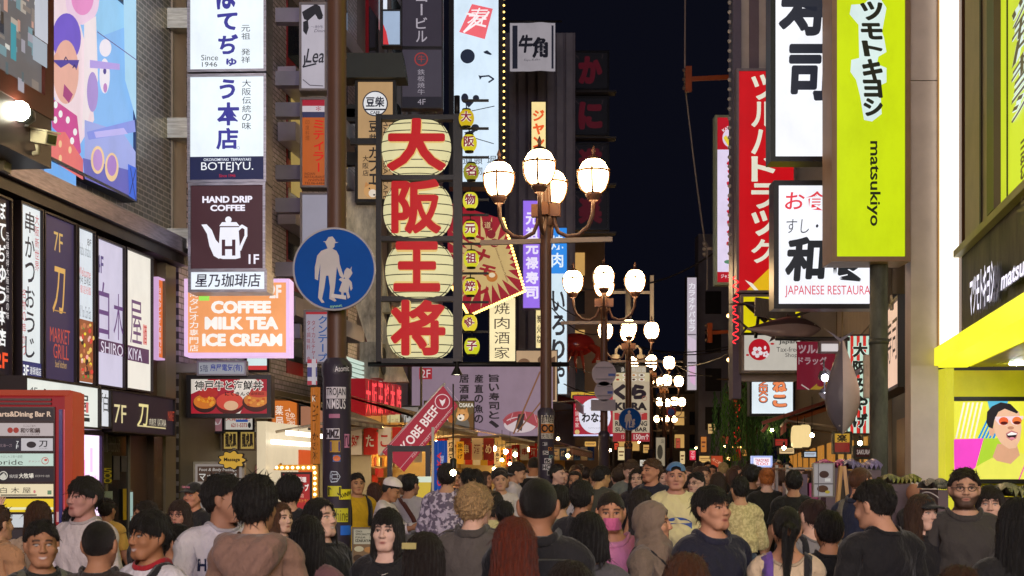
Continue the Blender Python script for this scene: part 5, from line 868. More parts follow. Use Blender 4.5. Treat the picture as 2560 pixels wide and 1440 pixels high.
# spotlights hung around the fish
for i, (x, y) in enumerate(((2062, 945), (2064, 990))):
    c = W(x, y, 18.8); t = thing('spotlight', f'{"upper" if i == 0 else "lower"} white spotlight shining left of the hanging tuna', 'lamp', c, 0, 'white spotlights'); part(t, 'lens', lambda m: m.ball((0,-.02,0), .05, 'E:eef0ff:14', 12)); part(t, 'housing', lambda m: (m.lathe([(.06,-.02),(.08,.02),(.05,.1)], (0,.06,0), 'D:4a4a52:0.4', 12), m.tube([(0,.06,.1),(0,.06,.25)], .012, 'D:5a5a60:0.4', 6)))
c = W(2072, 868, 18.8); t = thing('floodlight', 'square grey floodlight over the dark red banner', 'lamp', c); part(t, 'housing', lambda m: m.box(-.13,.13,-.05,.08,-.08,.08,'D:7a7278:0.4')); part(t, 'lens', lambda m: m.box(-.11,.11,-.062,-.052,-.06,.04,'E:d8d0d0:0.9'))
# right awnings, lanterns
def awning(label, pl, x0, x1, zt, zb, out, key, stripe=None, edge=.16, group=None):
    t = thing('awning', label, 'awning', pl.o, pl.a, group); n = max(2, int((x1-x0)/.22))
    m = MB()
    for i in range(n):
        a, b = x0+(x1-x0)*i/n, x0+(x1-x0)*(i+1)/n; k = stripe if (stripe and i % 2) else key
        m.raw([(a,0,zt),(b,0,zt),(b,-out*.5,(zt+zb)/2+.03),(a,-out*.5,(zt+zb)/2+.03),(b,-out,zb),(a,-out,zb),(b,-out-.01,zb-edge),(a,-out-.01,zb-edge)], [(0,1,2,3),(3,2,4,5),(5,4,6,7)], k, False)
        m.raw([(a,0,zt-.02),(b,0,zt-.02),(b,-out,zb-.02),(a,-out,zb-.02)], [(0,3,2,1)], k)
    m.build('cloth', t)
    part(t, 'arm', lambda q: [q.tube([(x,0,zb-.2),(x,-out*.98,zb-.03)], .022, 'D:a89c8c:0.4', 6) for x in (x0+.1, x1-.1)]); part(t, 'front_bar', lambda q: q.tube([(x0,-out+.01,zb-.025),(x1,-out+.01,zb-.025)], .03, 'D:9a8e80:0.4', 8))
    return t
aw = awning('sloping red awning over the stall right of the willow', rplane(27.5, .1), -.2, 3.0, 3.05, 2.62, 1.3, 'D:a01c14:0.6', edge=.22)
for i, (x, y) in enumerate(((1994, 1092), (2011, 1090))):
    c = W(x, y, 23.8); t = thing('paper_lantern', f'{"left" if i == 0 else "right"} of two tall cream lanterns under the red awning', 'lantern', c, 0, 'cream lanterns under the red awning')
    part(t, 'shade', lambda m: m.lathe([(.07,-.19),(.10,-.16),(.115,-.05),(.115,.05),(.10,.16),(.07,.19)], (0,0,0), 'E:ffdf9c:0.9', 18)); part(t, 'cap', lambda m: (m.lathe([(.001,.2),(.07,.2),(.07,.185)], (0,0,0), 'D:2a2018:0.5', 12), m.lathe([(.07,-.185),(.07,-.2),(.001,-.2)], (0,0,0), 'D:2a2018:0.5', 12), m.tube([(0,0,.2),(0,0,.34)], .008, 'D:2a2018:0.5', 5)))
t = thing('awning_arm', 'folded steel awning arm jutting out above the red awning', 'bracket', W(1905, 1058, 24.5)); part(t, 'bar', lambda m: (m.bar((0,0,0),(1.15,0,.38), .06, .06, 'D:7a3a30:0.4'), m.bar((.1,0,-.03),(.0,0,-.15), .05, .05, 'D:8a4a3a:0.4'), m.bar((1.2,0,.33),(2.0,.1,.33), .05, .06, 'D:b0a8a0:0.4')))  # an arm of the awning, built as a thing of its own
# neon strip sign with bulbs, wall of dark posts
tq = S('sign', 'narrow black vertical sign with red neon kana edged by bulbs', (1830,954,1856,1116), 36, '140c0e', [('v','金龍ラーメン',1834,958,1852,1112,'ff3028',{'b':.03})], lit=.95, th=.2, frame='D:3a1a14:0.4', fw=.03, extra=lambda t, pl, q: part(t, 'bulb_row', lambda m: ([m.ball((q[0]-.02,-.05,z), .02, 'E:ffc060:5', 6) for z in np.arange(q[1], q[3], .09)], [m.ball((x,-.05,q[3]+.02), .02, 'E:ffc060:5', 6) for x in np.arange(q[0], q[2], .07)], [m.ball((x,-.05,q[1]-.02), .02, 'E:ffc060:5', 6) for x in np.arange(q[0], q[2], .07)])))
S('sign', 'small lit white sign with red writing in the crowd on the right', (1883,1144,1926,1164), 24, 'f0e8f4', [('t','TAKOYAKI',1888,1147,1922,1155,'c03038',{'b':.02}),('t','500',1890,1156,1920,1163,'d85060')], lit=1.15, frame='E:b8c8ff:0.9', fw=.03, th=.1)
S('banner', 'small orange slanted flag at the edge of the far crowd', (1778,1140,1806,1168), 30, 'c8502c', [('t','たこ焼',1780,1146,1804,1162,'f0c8a0',{'b':.02,'rot':-35})], lit=.7, frame='D:8a3a20:0.5', fw=.01, th=.02, cat='flag')
S('banner', 'narrow red hanging cloth strip under the bulb edged sign', (1840,1118,1851,1150), 36.5, 'b01c18', [], lit=.6, fw=.0, th=.02, cat='flag')
# hanging red wall ornament (neon curls) on the sign tower edge
t = thing('neon_sign', 'row of red neon loops climbing the tower edge', 'sign', W(1838, 860, 22.8)); part(t, 'tube', lambda m: [m.tube([(.0+.05*math.sin(q*2)*(1 if k % 2 else -1), -.05, k*.28+.25*q/6.28) for q in np.linspace(0, 6.28, 14)], .009, 'E:ff3038:2.2', 6) for k in range(4)])
# overhead wires and brackets
def wire(label, a, b, sag, r=.012, key='D:1c1c20:0.5', mid=None):
    a = W(*a); b = W(*b); m = MB(); m.tube([a.lerp(b, i/12)-Vector((0,0,sag*4*(i/12)*(1-i/12))) for i in range(13)], r, key, 5, False); return tag(m.build('overhead_wire'), label, 'wire')
wire('pale overhead wire dropping from the top of the night sky to the insulator', (1713,-20,32), (1712,215,32), 0, .02, 'D:9a8a80:0.5')
wire('pale overhead wire continuing from the insulator down to the pole bracket', (1713,215,32), (1765,625,34), .15, .018, 'D:9a9490:0.5')
wire('black cable running from the bracket across to the second lamp globes', (1785,632,33), (1600,712,34), .12, .022)
for i, (a, b, s) in enumerate((((1420,718,36),(1600,716,36),.08),((1380,770,40),(1500,835,42),.25),((1500,815,44),(1840,868,40),.5),((1540,850,46),(1840,862,40),.3),((1660,905,60),(1850,870,36),.3),((1330,690,38),(1440,790,40),.15),((1410,960,40),(1520,985,42),.1),((1650,880,58),(1780,940,55),.25),((1400,905,40),(1700,930,55),.4))):
    wire(('thin','slack','long','sagging','rising','short slanting','level low','far curved','longest sagging')[i]+' dark cable among the street lamps, '+('by the violet sign','beside the crab model','over the camera pole','just under the dome cameras','toward the red drugstore sign','left of the second lamp','above the red framed sign','near the tall pale sign','over the revolving sushi banner')[i], a, b, s, .018, 'D:2a2628:0.5')
for lb, x, y, Y in (('orange steel insulator arm against the night sky', 1722, 198, 31.5), ('orange steel arm low by the far wires', 1775, 832, 40)):
    t = thing('insulator_bracket', lb, 'bracket', W(x, y, Y)); part(t, 'arm', lambda m: (m.bar((0,0,0),(1.0,0,.05), .05, .10, 'D:a04a1c:0.5'), m.box(-.08,.06,-.06,.06,-.28,.28,'D:a04a1c:0.5'))); part(t, 'insulator', lambda m: [m.ball((-.1,0,z), .05, 'D:6a5a50:0.3', 8) for z in (-.2, 0, .2)])
t = thing('insulator_bracket', 'grey steel bracket with insulators left of the karaoke sign', 'bracket', W(1768, 622, 31)); part(t, 'arm', lambda m: (m.bar((0,0,0),(.65,0,.02), .05, .06, 'D:8a807c:0.4'), m.bar((0,0,.1),(.0,0,-.9), .03, .03, 'D:6a6260:0.4'))); part(t, 'insulator', lambda m: [m.ball((-.06,0,z), .05, 'D:8a8480:0.3', 8) for z in (-.12, .0, .12)])
t = thing('utility_pole', 'thin grey pole with small warm lamps right of the far wires', 'pole', (W(1826, 0, 33).x, 33, 0)); part(t, 'pole', lambda m: m.tube([(0,0,0),(0,0,5.8)], .05, 'D:5a5460:0.4', 10)); part(t, 'lamp', lambda m: [m.ball((-.06, -.1, z), .045, 'E:ffc878:8', 8) for z in (5.35, 4.32, 2.0)])
# willow
tw = thing('willow_tree', 'drooping willow with thin hanging leaves beside the bulb edged sign', 'tree', (W(1888, 0, 30).x, 30.5, 0)); part(tw, 'trunk', lambda m: (m.tube([(0,0,0),(.05,0,1.5),(-.05,.05,2.8),(0,0,3.6)], [.13,.11,.09,.05], 'D:3a2e22:0.8', 10), [m.tube([(0,0,2.4+.2*i),(.4*math.cos(i*1.9),.3*math.sin(i*1.9),3.1+.12*i),(.75*math.cos(i*1.9),.5*math.sin(i*1.9),3.2+.1*i)], [.05,.035,.015], 'D:3a2e22:0.8', 6) for i in range(6)]))
m = MB(); rl = random.Random(5)
for i in range(170):
    a = rl.uniform(0, 6.28); r_ = .85*math.sqrt(rl.random()); x, y = r_*math.cos(a), r_*.7*math.sin(a); z = 3.75-r_*r_*.55+rl.uniform(-.2, .1); L = rl.uniform(.8, 2.1); k = rl.choice(['D:2e5a2a:0.6','D:24481f:0.6','D:4a7a36:0.6']); q = 0
    while q < L:
        w = rl.uniform(.008, .016); dx = rl.uniform(-.03, .03); dy = rl.uniform(-.03, .03); p = (x+.06*q*math.cos(a), y+.06*q*math.sin(a), z-q); m.raw([p, (p[0]+dx-w, p[1]+dy, p[2]-.05), (p[0]+dx*1.5, p[1]+dy*1.5, p[2]-.11), (p[0]+dx+w, p[1]+dy, p[2]-.05)], [(0,1,2,3)], k); q += .062
m.build('crown', tw)
tp = thing('plant', 'small bright green spiky plant under the neon sign', 'plant', (W(1826, 0, 34).x, 34, 0)); m = MB()
for i in range(60): a = rl.uniform(0, 6.28); e = rl.uniform(.2, 1.2); p = Vector((math.cos(a)*math.cos(e), math.sin(a)*math.cos(e), math.sin(e)))*rl.uniform(.15, .34); s = Vector((-p.y, p.x, 0)).normalized()*.02; o = Vector((0,0,1.95)); m.raw([o+s, o-s, o+p*.6-s*.8, o+p+Vector((0,0,-.05)), o+p*.6+s*.8], [(0,1,2,3,4)], 'D:9ab82c:0.6')
m.build('leaf_tuft', tp); part(tp, 'stem', lambda m: m.tube([(0,0,0),(0,0,1.95)], .03, 'D:2a3a1c:0.7', 6))

# ================================================================== stalls on the left
def stall(label, Y0, Y1, wall, out, roof, posts, lamps_=()):
    pl = lplane(Y0, .35); L = (Y1-Y0)*SL; t = thing('market_stall', label, 'stall', pl.o, pl.a)
    part(t, 'back_wall', lambda m: m.box(0, L, -.02, .08, 0, 2.75, wall)); part(t, 'side_panel', lambda m: m.box(-.06, 0, -out*.55, .08, 0, 2.5, 'D:c8b888:0.6')); part(t, 'far_panel', lambda m: m.box(L, L+.06, -out*.75, .08, 0, 2.6, 'D:d8c088:0.6'))
    part(t, 'counter', lambda m: (m.box(.1, L-.1, -out*.62, -out*.3, 0, .95, 'D:9a2a20:0.5'), m.box(.05, L-.05, -out*.66, -out*.28, .95, 1.0, 'wood:b08a54')))
    def po(m):
        for k, (x, z0, z1, w, c) in enumerate(posts): m.box(x, x+w, -.05-.004*k, -.0215, z0, z1, c)
    part(t, 'poster', po); part(t, 'shelf', lambda m: [m.box(.2, L-.2, -.3, -.06, z, z+.03, 'wood:9a7a4a') for z in (1.35, 1.75)]); part(t, 'goods', lambda m: [m.box(.25+i*.17, .25+i*.17+rl.uniform(.08, .14), -.26, -.09, z, z+rl.uniform(.1, .26), rl.choice(['D:b83a28:0.5','D:e8c060:0.5','D:f0e8d8:0.5','D:4a2a1c:0.5','D:c87a30:0.5','D:3a5a8a:0.5'])) for z in (1.38, 1.78) for i in range(int((L-.5)/.17))])
    for x, o, z in lamps_:
        part(t, 'bulb', lambda m: m.ball((x, -o, z), .05, 'E:ffd28a:260', 10)); part(t, 'bulb_cord', lambda m: m.tube([(x,-o,z+.05),(x,-o,z+.3)], .006, 'D:1a1a1a:0.5', 4))
    return t
posts_a = [(.3,1.5,2.4,.5,'E:c83a2c:0.8'),(1.0,2.05,2.6,.8,'D:f0e4c0:0.6'),(2.0,1.5,2.5,.6,'E:d8442c:0.7'),(2.8,2.0,2.5,.4,'D:f4ecd0:0.6'),(3.4,1.6,2.5,.5,'E:c82c24:0.7')]
stall('warm lit food stall under the beige canopy left of the lamp post row', 21.6, 26.0, 'D:e0cf96:0.6', 1.3, None, posts_a, ((.8,.7,2.35),(1.7,.9,2.3),(2.6,1.0,2.25),(3.6,1.1,2.2)))
stall('second warm lit food stall beyond the cafe board', 27.4, 33.6, 'D:d8b878:0.6', 1.7, None, [(.5+i*.95,1.7+.1*(i % 3),2.5,.6,c) for i, c in enumerate(('E:e8a23c:0.7','D:f0e4c8:0.6','E:b8321c:0.7','D:c89a4a:0.6','E:f0d898:0.8','D:8a3a20:0.6'))], ((.8,.9,2.3),(2.0,1.2,2.2),(3.2,1.4,2.2),(4.4,1.5,2.15),(5.4,1.6,2.1)))
stall('third stall with red curtains behind the second street lamp', 36.0, 46.0, 'D:a83a2a:0.6', 2.2, None, [(.6+i*1.5,1.2,2.5,.9,c) for i, c in enumerate(('E:e8d8a8:0.6','D:8a1c1c:0.6','E:d8c898:0.6','D:a82a20:0.6','E:e0d0a0:0.6'))], ((1.5,1.4,2.3),(4.0,1.8,2.3),(7.0,2.0,2.2)))
awning('beige folding canopy lit from below over the first food stall', lplane(21.4, .33), 0, 4.4, 2.95, 2.42, 1.75, 'D:a58a62:0.7', edge=.1)
awning('brown flat canopy over the second food stall', lplane(27.2, .33), 0, 6.2, 2.78, 2.42, 2.0, 'D:8a6a3c:0.7', edge=.12)
awning('folded red and white awning with pale arms over the third stall', lplane(35.5, .6), 0, 9.5, 3.0, 2.35, 2.4, 'D:9a2430:0.7', 'D:c8b8a8:0.7', edge=.2)
awning('deep red awning high on the wall above the third stall', lplane(40, .6), 0, 5.0, 4.3, 3.75, 2.2, 'D:9a1824:0.6', edge=.3)
awning('striped canopy over the small shop under the orange pharmacy sign', lplane(19.0, .3), 0, 2.3, 2.72, 2.42, 1.0, 'D:b0a898:0.6', 'D:8a8278:0.6', edge=.1)
t = thing('shop_counter', 'bright white lit shop opening under the pharmacy sign', 'shop front', lplane(18.6, .26).o, math.radians(AL)); part(t, 'opening', lambda m: m.box(.1, 2.5, -.02, .1, .9, 2.35, 'E:f0dcb8:0.8')); part(t, 'tube_lamp', lambda m: [m.box(.2, 2.4, -.12-.2*i, -.06-.2*i, 2.05+.12*i, 2.11+.12*i, 'E:fff4dc:3.5') for i in range(2)]); part(t, 'base', lambda m: m.box(.05, 2.55, -.1, .1, 0, .9, 'D:8a8074:0.5')); part(t, 'orange_panel', lambda m: m.box(1.7, 2.4, -.05, -.022, 1.2, 2.0, 'E:e05a28:0.8'))
# rows of round cream lanterns and bulbs under the canopies
for i in range(9):
    c = lplane(29+i*.55, 1.45).o; t = thing('paper_lantern', f'one of the round cream lanterns with red marks hanging under the brown canopy', 'lantern', (c.x, c.y, 2.12), math.radians(70), 'round cream lanterns under the brown canopy')
    part(t, 'shade', lambda m: m.lathe([(.06,-.17),(.13,-.1),(.155,0),(.13,.1),(.06,.17)], (0,0,0), 'E:ffdc98:1.0', 16)); part(t, 'mark', lambda m: m.flat(*fit('お好', -.07, -.1, .07, .1, .05), -.158, 'E:b82a20:0.8')); part(t, 'cap', lambda m: (m.lathe([(.001,.19),(.06,.19),(.06,.165)], (0,0,0), 'D:1c1814:0.5', 10), m.tube([(0,0,.19),(0,0,.3)], .006, 'D:1c1814:0.5', 4)))
sp = [(1960,1120,24),(2030,1088,22),(2150,1108,19),(1930,1075,30),(2112,1096,21),(1133,1182,9.5),(955,1120,22.5),(975,1128,23.5),(1395,1097,30),(1525,1126,36),(1505,1160,34),(1120,1140,27),(1108,1152,27),(1275,1160,26),(1255,1150,28),(1235,1172,28),(1530,978,48),(1350,1150,30),(1812,1116,34),(1598,1105,46),(1640,1160,50),(1740,1120,60)]  # leading entries are extra bulbs added to lighten the dim right side
for i, (x, y, Y) in enumerate(sp):
    t = thing('light_bulb', 'bare warm bulb hanging among the stalls of the street', 'light bulb', W(x, y, Y), 0, 'bare warm bulbs'); part(t, 'glass', lambda m: m.ball((0,0,0), .032 if Y > 12 else .02, 'E:ffdca0:90', 10)); part(t, 'socket', lambda m: (m.lathe([(.02,.04),(.022,.09),(.01,.1)], (0,0,0), 'D:1c1a18:0.5', 8), m.tube([(0,0,.1),(0,0,.6)], .005, 'D:1c1a18:0.5', 4)))
# display cabinet frame, photo board, blue flag
t = thing('display_rack', 'black metal rack with lit menu pictures before the first stall', 'rack', (W(1010,0,17).x, 17, 0)); part(t, 'frame', lambda m: [m.box(a, b, -.03, .03, z0, z1, 'D:15161a:0.4') for a, b, z0, z1 in ((-.2,-.14,0,2.0),(.26,.32,0,2.0),(-.14,.26,1.92,1.99),(-.14,.26,1.5,1.54))]); part(t, 'menu_picture', lambda m: (m.box(.1, .38, -.06, -.035, 1.1, 1.62, 'E:d8e4d0:0.9'), m.box(.14, .34, -.064, -.0605, 1.3, 1.55, 'E:d8b83c:0.8'), m.box(.14, .34, -.064, -.0605, 1.14, 1.26, 'E:6aa8d8:0.8')))
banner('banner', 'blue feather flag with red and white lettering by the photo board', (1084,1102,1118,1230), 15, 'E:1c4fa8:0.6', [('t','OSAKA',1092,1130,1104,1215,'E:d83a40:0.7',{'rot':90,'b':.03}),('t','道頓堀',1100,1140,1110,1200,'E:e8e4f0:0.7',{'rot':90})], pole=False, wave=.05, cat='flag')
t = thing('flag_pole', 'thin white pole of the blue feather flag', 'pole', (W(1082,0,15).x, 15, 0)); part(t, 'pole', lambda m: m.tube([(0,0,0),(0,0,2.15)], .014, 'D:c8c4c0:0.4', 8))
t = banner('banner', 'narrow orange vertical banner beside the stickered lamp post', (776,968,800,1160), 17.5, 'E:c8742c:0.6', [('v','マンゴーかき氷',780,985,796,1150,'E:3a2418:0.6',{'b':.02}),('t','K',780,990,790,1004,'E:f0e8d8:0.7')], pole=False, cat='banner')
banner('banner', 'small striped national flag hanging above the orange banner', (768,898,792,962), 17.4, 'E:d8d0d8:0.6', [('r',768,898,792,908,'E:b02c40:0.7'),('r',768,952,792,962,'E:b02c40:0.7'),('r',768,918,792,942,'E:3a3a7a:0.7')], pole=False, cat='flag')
S('sign', 'small Osaka speciality izakaya board with food pictures low by the post', (884,1322,936,1440), 10.0, 'cfc4a8', [('t','OSAKA',889,1326,906,1331,'2a2620',{'b':.02}),('t','SPECIALITY',889,1333,928,1338,'2a2620',{'b':.02}),('t','POPULAR',889,1341,914,1346,'2a2620',{'b':.02}),('t','IZAKAYA',889,1348,928,1355,'2a2620',{'b':.03}),('r',884,1360,936,1440,'8a6a48'),('c',898,1372,12,7,'d8c8a0'),('c',922,1374,11,7,'c88a4a'),('c',896,1395,12,9,'4a3420'),('c',922,1398,12,9,'e0d0b0'),('c',908,1420,16,10,'a85a30')], lit=.45, frame='D:6a6050:0.5', fw=.01, th=.03)
# ================================================================== right pavement goods
t = thing('goods_rack', 'souvenir rack wrapped in plastic with pink goods on the right pavement', 'rack', (W(2065,0,15.5).x, 15.5, 0)); part(t, 'frame', lambda m: [m.box(x, x+.03, y, y+.03, 0, 1.75, 'D:b8b0a8:0.4') for x in (-.5,.4) for y in (-.3,.3)]); part(t, 'shelf', lambda m: [m.box(-.5,.43,-.3,.33,z,z+.02,'D:a89c90:0.5') for z in (.5,.95,1.35,1.7)])
part(t, 'goods', lambda m: [m.box(-.48+i*.115, -.48+i*.115+.095, -.31, -.0, z, z+rl.uniform(.16,.28), rl.choice(['D:d87aa8:0.5','D:c8b8c8:0.5','D:8a6ab0:0.5','D:e8d8d8:0.5','D:b04a7a:0.5','D:6a5a6a:0.5','D:d8c8a0:0.5'])) for z in (.52,.97,1.37) for i in range(8)])
def film(name, label, x0, x1, z, Y, key, h=.05):
    t = thing(name, label, 'goods', (W(x0,0,Y).x, Y, 0)); m = MB(); n = 22; L = W(x1,0,Y).x-W(x0,0,Y).x; v = []; f = []
    for i in range(n+1):
        for j in range(7):
            a = i/n; b = j/6; v.append((a*L, -.3+.6*b, z+h*math.sin(math.pi*b)*(.6+.4*math.sin(a*9))+.03*math.sin(i*2.1+j*1.7)))
    for i in range(n):
        for j in range(6): f.append((i*7+j, i*7+j+7, i*7+j+8, i*7+j+1))
    m.raw(v, f, key, True); m.build('sheet', t); q = MB(); q.box(0.02, L-.02, -.28, .28, .9, z-.03, 'D:6a5a62:0.5'); q.build('box', t); part(t, 'leg', lambda k: [k.box(x, x+.03, y, y+.03, 0, .9, 'D:8a8480:0.4') for x in (.04, L-.08) for y in (-.25,.22)]); return t
film('wrapped_goods', 'bright pink goods under crinkled clear film on the right pavement', 2046, 2108, 1.74, 15.2, 'clearfilm:d84a9a'); film('wrapped_goods', 'lilac goods under crinkled film beside the sign pole', 2108, 2190, 1.72, 14.9, 'clearfilm:8a7fae', .07)
film('wrapped_goods', 'olive covered table of goods right of the sign pole', 2206, 2284, 1.58, 14.0, 'clearfilm:8a8c30', .05); film('wrapped_goods', 'black and clear bagged goods under the entrance screen', 2490, 2600, 1.52, 9.5, 'clearfilm:9a9a70', .05); film('wrapped_goods', 'silver wrapped goods left of the entrance screen', 2316, 2352, 1.54, 12.5, 'clearfilm:8a8a84', .05)
t = thing('sandwich_board', 'wooden A-frame board leaning open on the right pavement', 'sandwich board', (W(2105,0,12.2).x, 12.2, 0)); part(t, 'frame', lambda m: (m.bar((-.17,-.03,0),(-.01,0,1.72), .035, .03, 'wood:c89a64'), m.bar((.19,-.03,0),(.02,0,1.72), .035, .03, 'wood:c89a64'))); part(t, 'panel', lambda m: m.slab([(-.15,.03),(.17,.03),(.03,1.6),(-.0,1.6)], 0, .012, 'D:3a3028:0.6'))
S('menu_board', 'picture menu board standing left of the A-frame board', (2034,1160,2082,1240), 12.6, 'b8b0b0', [('c',2060,1186,12,9,'4a3028'),('r',2062,1196,2076,1204,'e8e4e0'),('c',2056,1222,14,9,'5a3c2a'),('c',2068,1230,6,4,'c8b040'),('r',2034,1208,2082,1211,'6a6264'),('r',2044,1160,2046,1240,'6a6264')], lit=.55, frame='D:8a8480:0.4', fw=.01, th=.04, cat='menu')
S('sign', 'dark red small sign with white letters over the souvenir rack', (2138,1120,2180,1142), 17.5, '3a1416', [('t','SAKURA',2142,1124,2176,1136,'c8b8b0',{'b':.02})], lit=.6, th=.08)
S('sign', 'yellow and red poster behind the hanging tuna', (2086,1084,2124,1130), 19.6, '8a1c20', [('r',2086,1084,2124,1106,'d8a838'),('t','楽',2092,1086,2118,1105,'1c1410',{'b':.04})], lit=.65, th=.06)

# red crab model on the wall by the white and blue sign
c = W(1440, 862, 46); t = thing('crab_model', 'glossy red crab model bulging from the wall beside the white and blue sign', 'model crab', c)
part(t, 'shell', lambda m: m.ball((0,0,0), .62, 'D:b8342a:0.2', 22, 1.0, .6, .62)); part(t, 'claw', lambda m: m.tube([(.45,-.2,-.05),(.75,-.3,-.25),(.70,-.4,-.5),(.5,-.4,-.62)], [.12,.16,.12,.03], 'D:c84a34:0.2', 10))
for i in range(4): part(t, 'leg', lambda m: m.tube([(-.3+.15*i,-.3,-.25),(-.55+.25*i,-.5,-.55),(-.5+.25*i,-.45,-.95)], [.07,.05,.012], 'D:c8523a:0.2', 8))

# small lit shop signs crowding the far end of the street
far = [(1608,1112,1630,1132,52,'d8a860','amber'),(1700,1128,1712,1160,70,'e8c890','narrow cream'),(1600,1150,1622,1165,45,'e8e0d0','white'),(1752,1092,1766,1130,58,'c87a3a','rust orange'),(1770,1060,1788,1084,52,'d8b070','tan'),(1690,1096,1700,1120,80,'b8503a','brick red'),(1748,1140,1776,1156,48,'f0c070','golden'),(1802,1090,1822,1110,40,'b83a2c','scarlet'),(1545,1118,1562,1150,46,'f0d8a0','pale yellow'),(1536,1108,1546,1124,47,'d84a30','vermilion'),(1500,1104,1520,1118,44,'c8e0e8','icy blue'),(1462,1104,1490,1116,42,'e8b058','honey coloured'),(1938,1098,1968,1114,30,'a83028','dull red'),(1948,1120,1985,1134,28,'e8c890','buff'),(1856,1124,1880,1140,33,'d89848','ochre'),(2010,1130,2040,1142,25,'c8d8e8','bluish white')]
for x0, y0, x1, y1, Y, c, nm in far:
    S('sign', f'small {nm} lit shop sign low among the far shopfronts', (x0,y0,x1,y1), Y, c, [('r',x0+2,y0+(y1-y0)*.3,x1-2,y0+(y1-y0)*.42,'6a3a28'),('r',x0+3,y0+(y1-y0)*.58,x1-4,y0+(y1-y0)*.68,'6a4a38')], lit=.85, th=.15, fw=.02, group='small lit shop signs at the far end')

# short shop curtains and hanging menu slips facing the street crossing
for k, (Y, x0, x1, z, cols, lb) in enumerate(((21.3, -2.7, -1.5, 2.36, ('D:c83224:0.8','D:e8dcc0:0.8'), 'red and cream'), (27.0, -2.1, -.3, 2.34, ('D:e8c890:0.8','D:8a2a1c:0.8'), 'buff and maroon'), (35.2, -.9, 1.0, 2.42, ('D:b02020:0.8','D:d8d0c0:0.8'), 'scarlet and pale'), (44.0, .6, 2.6, 2.5, ('D:2a4a8a:0.8','D:e0d8c8:0.8'), 'blue and white'))):
    t = thing('shop_curtain', f'short {lb} shop curtain strips hanging at the end of a food stall', 'curtain', (x0, Y, z)); n = int((x1-x0)/.22); part(t, 'rod', lambda m: m.tube([(-.05,0,.02),(x1-x0+.05,0,.02)], .012, 'wood:5a4028', 6))
    for i in range(n):
        m = MB(); m.raw([(i*.22+.01+.2*a, .02*math.sin(a*3+i), -b) for a in (0,.33,.66,1) for b in (0,.42)], [(2*a, 2*a+2, 2*a+3, 2*a+1) for a in range(3)], cols[i % 2], True); m.flat(*fit('お好たこ焼串酒め'[i % 8], i*.22+.05, -.3, i*.22+.17, -.12, .02), -.03, cols[(i+1) % 2]); m.build('strip', t)
for i in range(14):
    Y = 22+i*1.05; c = lplane(Y, 1.7).o; t = thing('menu_slip', 'narrow paper menu slip hanging along the food stalls', 'menu', (c.x, c.y, 2.25), math.radians(10), 'paper menu slips along the stalls'); col_ = ['D:f0e4c8:0.8','D:e8b83c:0.8','D:d8402c:0.8'][i % 3]
    part(t, 'paper', lambda m: m.box(-.07, .07, -.002, .002, -.42, 0, col_)); part(t, 'writing', lambda m: [m.flat(*fit(ch, -.045, -.12-.1*q, .045, -.03-.1*q, .02), -.0045, 'D:2a1c18:0.8') for q, ch in enumerate(('焼鳥丼','串揚げ','蛸焼き')[i % 3])])
